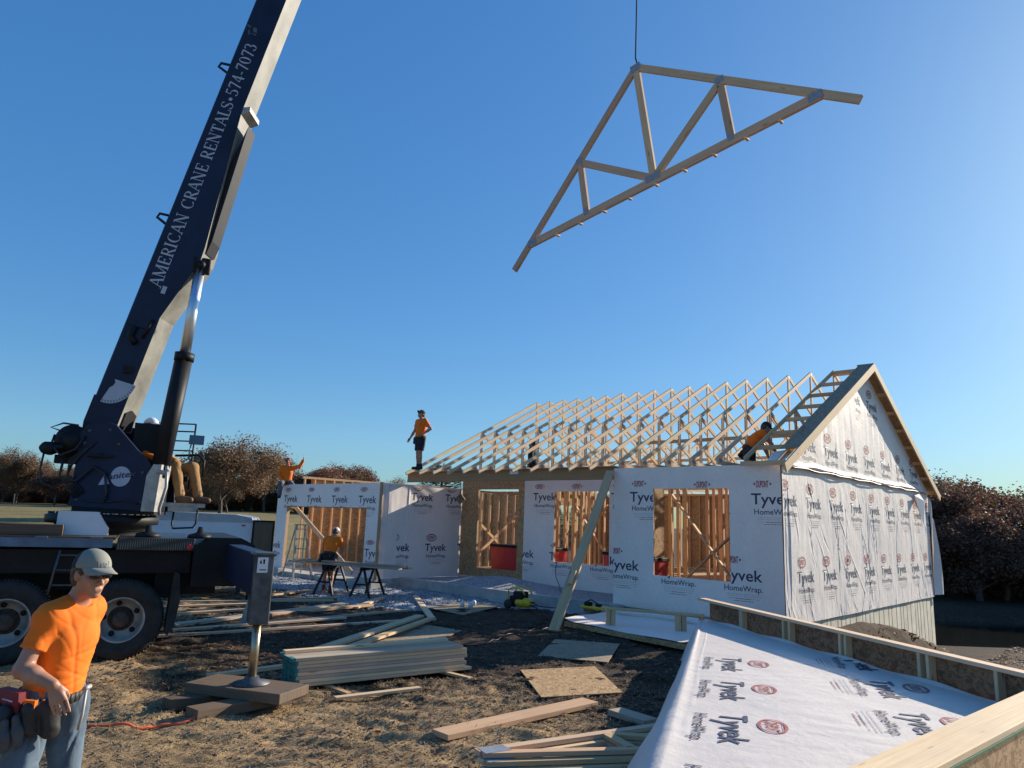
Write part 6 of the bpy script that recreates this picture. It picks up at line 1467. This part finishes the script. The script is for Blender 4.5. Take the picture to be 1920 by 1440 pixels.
# smaller wrapped panel with a raised rail, in front of the house
sp = thing("lying_wrapped_panel", "low wrapped panel lying on the dirt with a raised rail on short posts", "wall panel", (2.5, 14.0, 0))
def SP(x, y, z): return Vector((x - 2.5, y - 14.0, z))
def wavy(poly, z, th, nm, parent, amp=.012):
    a, b, c, d = [Vector((p[0], p[1])) for p in poly]; mb = MB(); n_ = 24
    for i in range(n_):
        for j in range(n_):
            q = []
            for di, dj in ((0, 0), (1, 0), (1, 1), (0, 1)):
                s_, t = (i + di) / n_, (j + dj) / n_; p = (a * (1 - s_) + b * s_) * (1 - t) + (d * (1 - s_) + c * s_) * t
                q.append(SP(p.x, p.y, z + th + amp * math.sin(s_ * 9 + t * 4) * math.sin(t * 7 + s_ * 3) + (.05 * max(0, .06 - min(s_, 1 - s_)) / .06 if nm == "house_wrap" else 0)))
            mb.face(q, None, 0, True)
    return mb.build(nm, M['wrap_fold'], parent, weld=True)
poly = [(1.18, 14.49), (3.05, 12.12), (4.2, 14.9), (2.31, 15.9)]
mb = MB(); mb.prism([SP(x, y, .04) for x, y in poly], (0, 0, .09)); mb.build("panel_frame", M['osb'], sp); wavy(poly, .04, .105, "house_wrap", sp)
mb = MB(); mb.beam(SP(1.9, 14.15, .44), SP(3.62, 13.5, .44), .14, .04); mb.build("rail", M['pine'], sp, .003)
for (x, y) in ((1.97, 14.12), (2.06, 14.09), (3.18, 13.66), (3.28, 13.62), (3.58, 13.51)):
    mb = MB(); mb.box(SP(x - .04, y - .05, .12), SP(x + .04, y + .05, .42)); mb.build("post", M['pine'], sp, .002)
sq = thing("wrapped_sheet", "narrow wrapped sheet lying against the house base behind the railed panel", "wall panel", (2.5, 14.0, 0))
poly = [(1.8, 16.9), (2.15, 16.0), (4.6, 13.9), (4.2, 15.0)]
mb = MB(); mb.prism([SP(x, y, .04) for x, y in poly], (0, 0, .09)); mb.build("panel_frame", M['osb_dark'], sq); wavy(poly, .04, .105, "house_wrap", sq, .02)

# ------------------------------------------------------------------ tools, trestles, ladder
cm = thing("air_compressor", "yellow and black portable compressor standing on the dirt in front of the porch curb", "compressor", (.45, 17.3, gz(.45, 17.3)), R(-35))
mb = MB(); mb.lathe([(0, -.24), (.08, -.22), (.11, -.16), (.11, .16), (.08, .22), (0, .24)], (.02, -.05, .16), (1, 0, 0), 20); mb.build("tank", M['yellow'], cm)
mb = MB(); mb.box((-.22, -.14, .2), (.06, .12, .4)); mb.box((-.3, -.16, .05), (-.12, .12, .3)); mb.build("motor_housing", M['black'], cm, .03)
mb = MB(); mb.tube([(-.3, -.17, .03), (-.32, -.17, .42), (-.2, -.17, .5), (.05, -.17, .46), (.14, -.17, .34)], .018, 8); mb.tube([(-.3, .14, .03), (-.32, .14, .42), (-.2, .14, .5), (.05, .14, .46), (.14, .14, .34)], .018, 8); mb.build("frame_tube", M['yellow'], cm)
mb = MB(); mb.lathe([(0, -.03), (.1, -.03), (.11, 0), (.1, .03), (0, .03)], (-.3, -.2, .11), (0, 1, 0), 20); mb.build("wheel", M['rubber'], cm)
mb = MB(); pts = [(.2 + .16 * math.cos(t) , .0 + .1 * math.sin(t), .05 + .012 * t) for t in np.linspace(0, 12, 50)]; mb.tube(pts, .012, 6); mb.build("air_hose_coil", M['cord'], cm)
yt = thing("nailer_case", "low yellow and black tool lying on the wrapped sheet near the house wall", "power tool", (1.95, 16.35, .16), R(-40))
mb = MB(); mb.box((-.28, -.1, 0), (.28, .1, .07)); mb.build("tool_body", M['yellow'], yt, .03); mb = MB(); mb.box((-.2, -.07, .068), (-.05, .07, .15)); mb.box((.08, -.05, .068), (.2, .06, .13)); mb.build("motor_housing", M['black'], yt, .02)
mb = MB(); mb.tube([(-.2, .0, .14), (-.05, 0, .2), (.12, 0, .13)], .014, 8); mb.build("handle", M['black'], yt)
def cordline(pts, r, mat, name, label, cat):
    P_ = []
    for k in range(len(pts) - 1):
        for q in range(14):
            t = q / 14; p0 = pts[max(k - 1, 0)]; p1 = pts[k]; p2 = pts[k + 1]; p3 = pts[min(k + 2, len(pts) - 1)]
            f = lambda a, b, c, d: .5 * ((2 * b) + (-a + c) * t + (2 * a - 5 * b + 4 * c - d) * t * t + (-a + 3 * b - 3 * c + d) * t ** 3)
            x, y = f(p0[0], p1[0], p2[0], p3[0]), f(p0[1], p1[1], p2[1], p3[1]); z = gz(x, y) + float(gz_fine(np.float64(x), np.float64(y))) - .05 * float(vnoise(np.float64(x * .55 + 3), np.float64(y * .55))) + r if len(p1) < 3 else f(p0[2], p1[2], p2[2], p3[2])
            P_.append((x, y, z + .006))
    mb = MB(); mb.tube(P_, r, 8); return solo(name, label, cat, mb, M[mat])
cordline([(-4.4, 6.75), (-3.78, 6.93), (-3.37, 7.05), (-3.2, 7.18), (-2.98, 7.30), (-2.87, 7.48), (-2.74, 7.70)], .013, 'orange_hi', "air_hose", "orange-red hose lying on the dirt behind the front worker", "hose")
cordline([(-.9, 12.0), (-.32, 12.3), (.1, 13.2), (.5, 13.9), (.9, 14.5), (1.1, 15.4), (.7, 16.6), (.6, 17.2)], .009, 'cord', "extension_cord", "dark cord snaking from the compressor over the dirt past the leaning plank", "cord")
hp1 = HW(7.25, 2.12); cordline([(hp1.x, hp1.y, 1.0), (hp1.x - .05, hp1.y - .1, .6), (hp1.x + .05, hp1.y - .3, .3), (hp1.x + .0, hp1.y - 1.2, .29), (1.4, 17.6, .05), (.7, 17.5, .06)], .01, 'cord', "power_cord", "black cord hanging from the porch window sill down to the compressor", "cord")
# trestles with boards
def trestle(x, y, rz, label):
    t = thing("sawhorse", label, "sawhorse", (x, y, gz(x, y)), rz, "sawhorses on the gravel")
    mb = MB(); mb.beam((-.45, 0, .69), (.45, 0, .69), .07, .08); mb.build("top_rail", M['black'], t)
    for sx in (-1, 1):
        for sy in (-1, 1): mb = MB(); mb.beam((sx * .34, sy * .03, .68), (sx * .44, sy * .27, .0), .045, .05, (1, 0, 0)); mb.build("leg", M['black'], t)
        mb = MB(); mb.beam((sx * .39, -.15, .32), (sx * .39, .15, .32), .02, .04); mb.build("cross_brace", M['black'], t)
trestle(-4.45, 19.15, R(75), "left black sawhorse carrying the grey boards"); trestle(-3.45, 18.75, R(75), "right black sawhorse carrying the grey boards, nearer the wrapped garage corner")
GB = "boards lying on the sawhorses"
for k, (dy, dz, sh, lb) in enumerate(((-.28, 0, 0, "weathered board on the sawhorses, edge nearest the camera"), (-.10, 0, -.25, "weathered board on the sawhorses, second from the camera"), (.08, 0, .2, "weathered board on the sawhorses, third from the camera"), (.26, 0, -.1, "weathered board on the sawhorses, farthest from the camera"), (-.06, .045, .12, "weathered board lying on top of the others on the sawhorses"))):
    a = Vector((-5.45 + sh, 19.65 + dy)); b = Vector((-2.55 + sh, 18.2 + dy)); zt = max(gz(-4.45, 19.15), gz(-3.45, 18.75)) + .735 + dz
    loose("board", lb, "board", (a.x, a.y), (b.x, b.y), .17, .042, 'pine_grey', GB, zt, zt)
la = thing("step_ladder", "tall weathered stepladder open in front of the garage door opening", "ladder", (-6.55, 23.3, gz(-6.55, 23.3)), R(35))
mb = MB()
for s_ in (-1, 1): mb.beam((s_ * .30, -.55, 0), (s_ * .14, 0, 1.65), .05, .10, (0, 1, 0))
mb.build("front_rails", M['pine_grey'], la)
for s_ in (-1, 1): mb = MB(); mb.beam((s_ * .30, .5, 0), (s_ * .15, .02, 1.62), .03, .05, (0, 1, 0)); mb.build("rear_leg", M['pine_grey'], la)
for k in range(5): z = .3 + k * .3; mb = MB(); mb.box((-.26 + .025 * k, -.55 + z / 3 - .06, z), (.26 - .025 * k, -.55 + z / 3 + .08, z + .025)); mb.build("step", M['pine_grey'], la)
mb = MB(); mb.box((-.17, -.1, 1.63), (.17, .14, 1.67)); mb.build("top_cap", M['pine'], la)
mb = MB(); mb.box((0, 0, 0), (.4, .19, .19)); mb.box((.42, .0, 0), (.82, .19, .19)); solo("concrete_block", "grey concrete block lying at the garage opening beside the ladder", "block", mb, M['concrete'], (-5.9, 23.0, gz(-5.9, 23.0)), R(20), None, .01)
# cord with hanging handle under the beam, wood scrap
hb = HW(8.72, -.35); hg = thing("hanging_tool_bag", "brown square pouch hanging on a cord under the porch beam", "pouch", (hb.x, hb.y, HZ - .7))
mb = MB(); mb.tube([(0, 0, .50), (.02, .01, .3), (0, 0, .12)], .008, 6); mb.build("strap", M['cord'], hg)
mb = MB(); mb.prism([(-.13, .0, 0), (0, 0, -.15), (.15, 0, -.02), (.02, 0, .14)], (.02, .05, 0)); mb.build("pouch_body", M['osb_dark'], hg, .01)
# red gang boxes on the house floor
def gang(u, v, w_, lb, rz=0):
    p = HW(u, v); t = thing("tool_chest", lb, "tool chest", (p.x, p.y, HZ - 2.74), YAW + rz, "red tool chests inside the house")
    mb = MB(); mb.prism([(-.3, -w_ / 2, 0), (-.3, w_ / 2, 0), (-.3, w_ / 2 + .03, .68), (-.3, -w_ / 2 - .03, .68)], (.6, 0, 0)); mb.build("chest_body", M['red_plastic'], t, .01)
    mb = MB(); mb.box((-.33, -w_ / 2 - .05, .68), (.33, w_ / 2 + .05, .76)); mb.build("lid", M['black'], t, .01)
gang(9.85, 3.15, 1.3, "big red chest with black lid inside the strand-board doorway"); gang(8.05, 3.0, .4, "red chest seen in the left corner of the porch window"); gang(5.75, 2.9, .5, "red chest seen in the right corner of the porch window behind the leaning plank"); gang(3.62, 1.3, .3, "red chest behind the left edge of the front window opening")
# concrete form piece by the house corner
mb = MB(); mb.box((0, -.03, 0), (.34, .03, .62)); mb.box((.34, -.045, 0), (.38, .045, .66)); q = HW(-.55, 1.1); solo("form_panel", "small grey concrete form panel standing by the wrapped house corner", "form panel", mb, M['concrete'], (q.x, q.y, gz(q.x, q.y) + .05), R(70))
# ------------------------------------------------------------------ parked trailer and panel behind the crane
tr = thing("enclosed_trailer", "white enclosed trailer with rounded roof edge parked behind the crane", "trailer", (-6.7, 17.2, gz(-6.7, 17.2)), R(14))
mb = MB(); mb.prism([(-1.6, 0, .45), (.72, 0, .45), (.72, 0, 1.72), (.66, 0, 1.84), (-1.6, 0, 1.84)], (0, 2.0, 0)); mb.build("trailer_body", M['white_paint'], tr, .03)
mb = MB(); mb.prism([(-1.6, -.01, 1.74), (.73, -.01, 1.74), (.66, -.01, 1.86), (.3, -.01, 1.92), (-1.6, -.01, 1.94)], (0, 2.02, 0)); mb.build("roof_cap", M['grey_paint'], tr, .02)
mb = MB(); mb.box((.45, -.02, 1.66), (.54, -.005, 1.69)); mb.build("marker_light", M['red_plastic'], tr)
for x in (-1.1,): mb = MB(); mb.lathe([(0, 0), (.33, 0), (.36, .05), (.36, .2), (0, .2)], (x, -.02, .36), (0, 1, 0), 24); mb.build("wheel", M['rubber'], tr)
mb = MB(); mb.box((.4, .6, .0), (.5, .7, .5)); mb.build("jack_stand", M['steel'], tr)
dp = thing("dark_site_board", "dark brown board with black frame standing behind the white trailer", "board sign", (-5.75, 17.3, gz(-5.75, 17.3)), R(8))
mb = MB(); mb.box((-.2, 0, .2), (.22, .03, 1.78)); mb.build("board_face", M['timber_old'], dp); mb = MB(); mb.box((.22, -.01, .0), (.26, .04, 1.82)); mb.box((-.24, -.01, .0), (-.2, .04, 1.82)); mb.box((-.2, -.01, 1.78), (.22, .04, 1.82)); mb.build("board_frame", M['black'], dp)
mb = MB(); mb.prism([(-.22, 0, 0), (.12, 0, 0), (.2, 0, .55), (-.08, 0, .55)], (0, .03, 0)); solo("grey_slab", "pale grey slab leaning in the shade under the truck's outrigger beam", "slab", mb, M['grey_paint'], (-4.55, 13.6, gz(-4.55, 13.6)), R(15))

# ------------------------------------------------------------------ trees
def tree_parts(seed, H, spread, leaf, nleaf, lsize, trunk_h=.25, bare=.0, dens=1.0):
    rs = random.Random(seed); br = MB(); tips = []
    def grow(p, d, L_, r, lev):
        n_ = 3; pts = [p]; rad = [r]; q = p.copy(); dd = d.copy()
        for k in range(n_):
            dd = (dd + Vector((rs.gauss(0, .13), rs.gauss(0, .13), rs.gauss(.03, .1)))).normalized(); q = q + dd * (L_ / n_); pts.append(q.copy()); rad.append(r * (1 - .38 * (k + 1) / n_))
        br.tube(pts, rad, 7 if lev == 0 else (5 if lev < 3 else 3), 0, False)
        if lev >= 2: tips.append((pts[-1], L_)); tips.append((pts[2], L_ * .8))
        if lev == 4: return
        nb = rs.choice((2, 3, 3)) if lev else rs.choice((4, 5))
        for k in range(nb):
            a = 6.283 * (k + rs.random() * .7) / nb; tilt = rs.uniform(.35, .95) * spread
            s_ = dd.cross(Vector((math.cos(a), math.sin(a), .2))).normalized(); nd = (dd * math.cos(tilt) + s_ * math.sin(tilt)); nd.z += .12; nd.normalize()
            start = pts[-1] if k < 2 or lev > 1 else pts[2]
            grow(start, nd, L_ * rs.uniform(.6, .85) * (1.25 if lev == 0 else 1), rad[-1] * rs.uniform(.5, .75), lev + 1)
    grow(Vector((0, 0, -.2)), Vector((0, 0, 1)), H * trunk_h, H * .022, 0)
    vs = []; fs = []
    if nleaf:
        for k in range(nleaf):
            c, L_ = rs.choice(tips); rr = .28 * L_ + .35
            g3_ = Vector((rs.gauss(0, 1), rs.gauss(0, 1), rs.gauss(0, .8))); g3_ *= min(1, 1.5 / max(.01, g3_.length)); p = c + g3_ * rr
            if p.z < H * .06: continue
            a = Vector((rs.gauss(0, 1), rs.gauss(0, 1), rs.gauss(0, .7))).normalized() * lsize * rs.uniform(.5, 1.2); b = a.cross(Vector((rs.gauss(0, 1), rs.gauss(0, 1), rs.gauss(0, 1)))).normalized() * lsize * rs.uniform(.3, .7)
            i = len(vs); vs += [tuple(p - a), tuple(p + b), tuple(p + a), tuple(p - b)]; fs.append((i, i + 1, i + 2, i + 3))
    return br, vs, fs
def tree_proto(name, seed, H, spread, mat, nleaf, lsize, trunk_h=.25):
    br, vs, fs = tree_parts(seed, H, spread, mat, nleaf, lsize, trunk_h)
    r = bpy.data.objects.new(name, None); COL.objects.link(r)
    br.build("trunk", M['bark'], r)
    m = bpy.data.meshes.new("crown"); m.from_pydata(vs, [], fs); link("crown", m, M[mat], r); return r
PR = [tree_proto("oak_tree", 21, 10, 1.0, 'leaf_rust', 26000, .11, .2), tree_proto("oak_tree", 22, 10, .9, 'leaf_brown', 19000, .11, .22), tree_proto("oak_tree", 23, 10, 1.05, 'leaf_red', 24000, .11, .18),
      tree_proto("oak_tree", 24, 10, .95, 'leaf_gold', 9000, .10, .22), tree_proto("oak_tree", 25, 10, 1.0, 'leaf_rust', 30000, .11, .16)]
used = set()
def plant(k, x, y, s, label, group, dz=0, sx=1.0):
    o = PR[k] if k not in used else copy_tree(PR[k]); used.add(k)
    o.location = (x, y, gz(x, y) + dz); o.scale = (s * sx, s * sx, s); o.rotation_euler = (0, 0, rnd.uniform(0, 6.28)); tag(o, label, "tree", group); return o
GR = "russet oak trees beyond the right side of the house"; GLf = "brown oak trees along the far edge of the left field"
right_trees = [(k_, x_ * 1.15, y_ + 7.5, s_ * (1.0, 1.3, 1.12, 1.38, .95, 1.2, 1.28)[(i_ * 5) % 7]) for i_, (k_, x_, y_, s_) in enumerate([(2, 30, 40.5, .80), (0, 34, 41, .86), (4, 26.5, 40, .74), (0, 27.5, 46, .90), (4, 34, 47, 1.0), (2, 38, 45, .92), (1, 32, 54, 1.0), (0, 39.5, 52, 1.06), (4, 44, 50, 1.05), (2, 26, 54, .92), (1, 46, 58, 1.15), (0, 36, 60, 1.1), (4, 29.5, 62, 1.05), (2, 42, 42, .8), (4, 47, 44, .9), (0, 23, 48, .78), (1, 52, 54, 1.1), (4, 31, 43.5, .75), (4, 38, 40, .7), (0, 28.5, 41, .8), (2, 31, 41.5, .72), (0, 36, 41.5, .78), (2, 24.5, 42, .7), (0, 41, 41.5, .8), (4, 45, 40.5, .8)])]
for i, (k, x, y, s) in enumerate(right_trees):
    plant(k, x, y, s, "dense russet-leaved tree in the mass of woods right of the house", GR, -.2, 1.15)
left_trees = [(k_, x_, y_, s_ * .86) for k_, x_, y_, s_ in [(1, -24.5, 64, .92), (0, -64, 84, .80), (1, -58, 86, .95), (0, -52, 84, .72), (3, -47, 86, .92), (1, -68, 88, .9), (0, -43, 82, .66), (1, -39.5, 84, .9), (0, -36, 86, .85), (2, -31, 88, .95), (3, -34.5, 80, .8), (1, -28.0, 84, 1.05), (2, -21, 92, .85), (2, -17.5, 94, 1.0), (2, -20, 88, .9), (2, -23, 91, .95), (0, -15.5, 90, .85), (2, -22, 89, 1.12), (2, -18.7, 90, 1.1), (0, -20.4, 93, 1.15), (2, -25.5, 92, 1.05), (2, -24.5, 90, .95), (1, -14.5, 96, .85), (3, -61, 92, 1.0), (0, -55, 94, .9), (0, -74, 92, .9), (1, -40, 95, 1.0), (0, -50, 97, .95), (3, -30, 78, .66), (0, -10, 98, .7), (1, -35, 74, .5), (0, -46, 90, .8), (0, -66, 95, .85), (0, -70, 83, .6), (1, -57, 90, .75), (3, -53, 88, .8), (0, -48.5, 88, .7), (1, -44.5, 90, .8), (2, -37.5, 92, .85), (0, -33, 92, .8), (1, -19, 90, .8), (0, -26.5, 95, .9), (3, -59.5, 86, .7)]]
for i, (k, x, y, s) in enumerate(left_trees):
    if i == 0: plant(1, -23.6, 60, .86, "tall spreading half-bare oak with visible branches left of the waving worker", GLf, 0, 1.1); continue
    plant(k, x, y, s, "brown half-bare tree in the row along the far field edge", GLf, -.3)
for i in range(46):
    x = -82 + i * 1.75 + rnd.uniform(-1, 1); plant(rnd.choice([0, 4, 1, 2]), x, 92 + rnd.uniform(-6, 10), rnd.uniform(.5, .72), "low brown bush in the undergrowth below the field-edge trees", "low bushes under the field-edge trees", -1.6, 1.5)
for i in range(12):
    x = 27 + i * 2.8 + rnd.uniform(-.6, .6); plant(rnd.choice([0, 2]), x, 52 + rnd.uniform(-1, 3), rnd.uniform(.4, .55), "low russet bush at the foot of the right-hand woods", "low bushes under the right-hand woods", -.8, 1.7)
# conifer behind the house's left eave
ct = thing("cedar_tree", "dark green conifer top showing behind the left eave of the trusses", "tree", (-3.05, 33.0, -.55))
mb = MB(); mb.tube([(0, 0, -.3), (0, 0, 2.8), (.02, 0, 5.6)], [.16, .1, .02], 8)
for k in range(60): z = 1.2 + 4.3 * (k / 60); a = k * 2.4; l_ = (5.9 - z) * .42 + .1; mb.tube([(0, 0, z), (math.cos(a) * l_ * .6, math.sin(a) * l_ * .6, z + .1), (math.cos(a) * l_, math.sin(a) * l_, z + .28)], [.03, .015, .006], 4, 0, False)
mb.build("trunk", M['bark'], ct)
rs = random.Random(4); vs = []; fs = []
for k in range(5200):
    z = 1.1 + 4.6 * rs.random() ** 1.1; a = rs.choice(range(60)) * 2.4 + rs.gauss(0, .16); l_ = ((5.9 - z) * .42 + .12) * rs.uniform(.25, 1.08); p = Vector((math.cos(a) * l_, math.sin(a) * l_, z + rs.gauss(0, .07) + l_ * .12))
    d = Vector((math.cos(a), math.sin(a), rs.uniform(-.2, .8))).normalized() * .11; b = d.cross(Vector((rs.gauss(0, 1), rs.gauss(0, 1), rs.gauss(0, 1)))).normalized() * .016; i = len(vs); vs += [tuple(p - d), tuple(p + b), tuple(p + d), tuple(p - b)]; fs.append((i, i + 1, i + 2, i + 3))
m = bpy.data.meshes.new("crown"); m.from_pydata(vs, [], fs); link("crown", m, M['needle'], ct)
ct.scale = (1.5, 1.5, .86)
for i, (x, y, s, sx) in enumerate(((3.5, 37, .52, 1.2), (4.3, 39, .55, 1.2), (2.7, 40, .5, 1.3))):
    c_ = copy_tree(ct); c_.location = (x, y, gz(x, y)); c_.scale = (s * sx, s * sx, s); tag(c_, "small dark conifer behind the house, seen through the porch window opening", "tree", "small conifers behind the house")
# field fence posts far left
fp0 = None
for i in range(9):
    x, y = -66 + i * 4.4, 78; mb = MB(); mb.tube([(0, 0, -.2), (0, 0, 1.2)], .06, 6)
    o = mb.build("fence_post", M['bark'], None) if fp0 is None else fp0.copy()
    if fp0 is None: fp0 = o
    else: COL.objects.link(o)
    o.location = (x, y, gz(x, y)); tag(o, "thin dark fence post at the far edge of the left field", "fence post", "field fence posts")
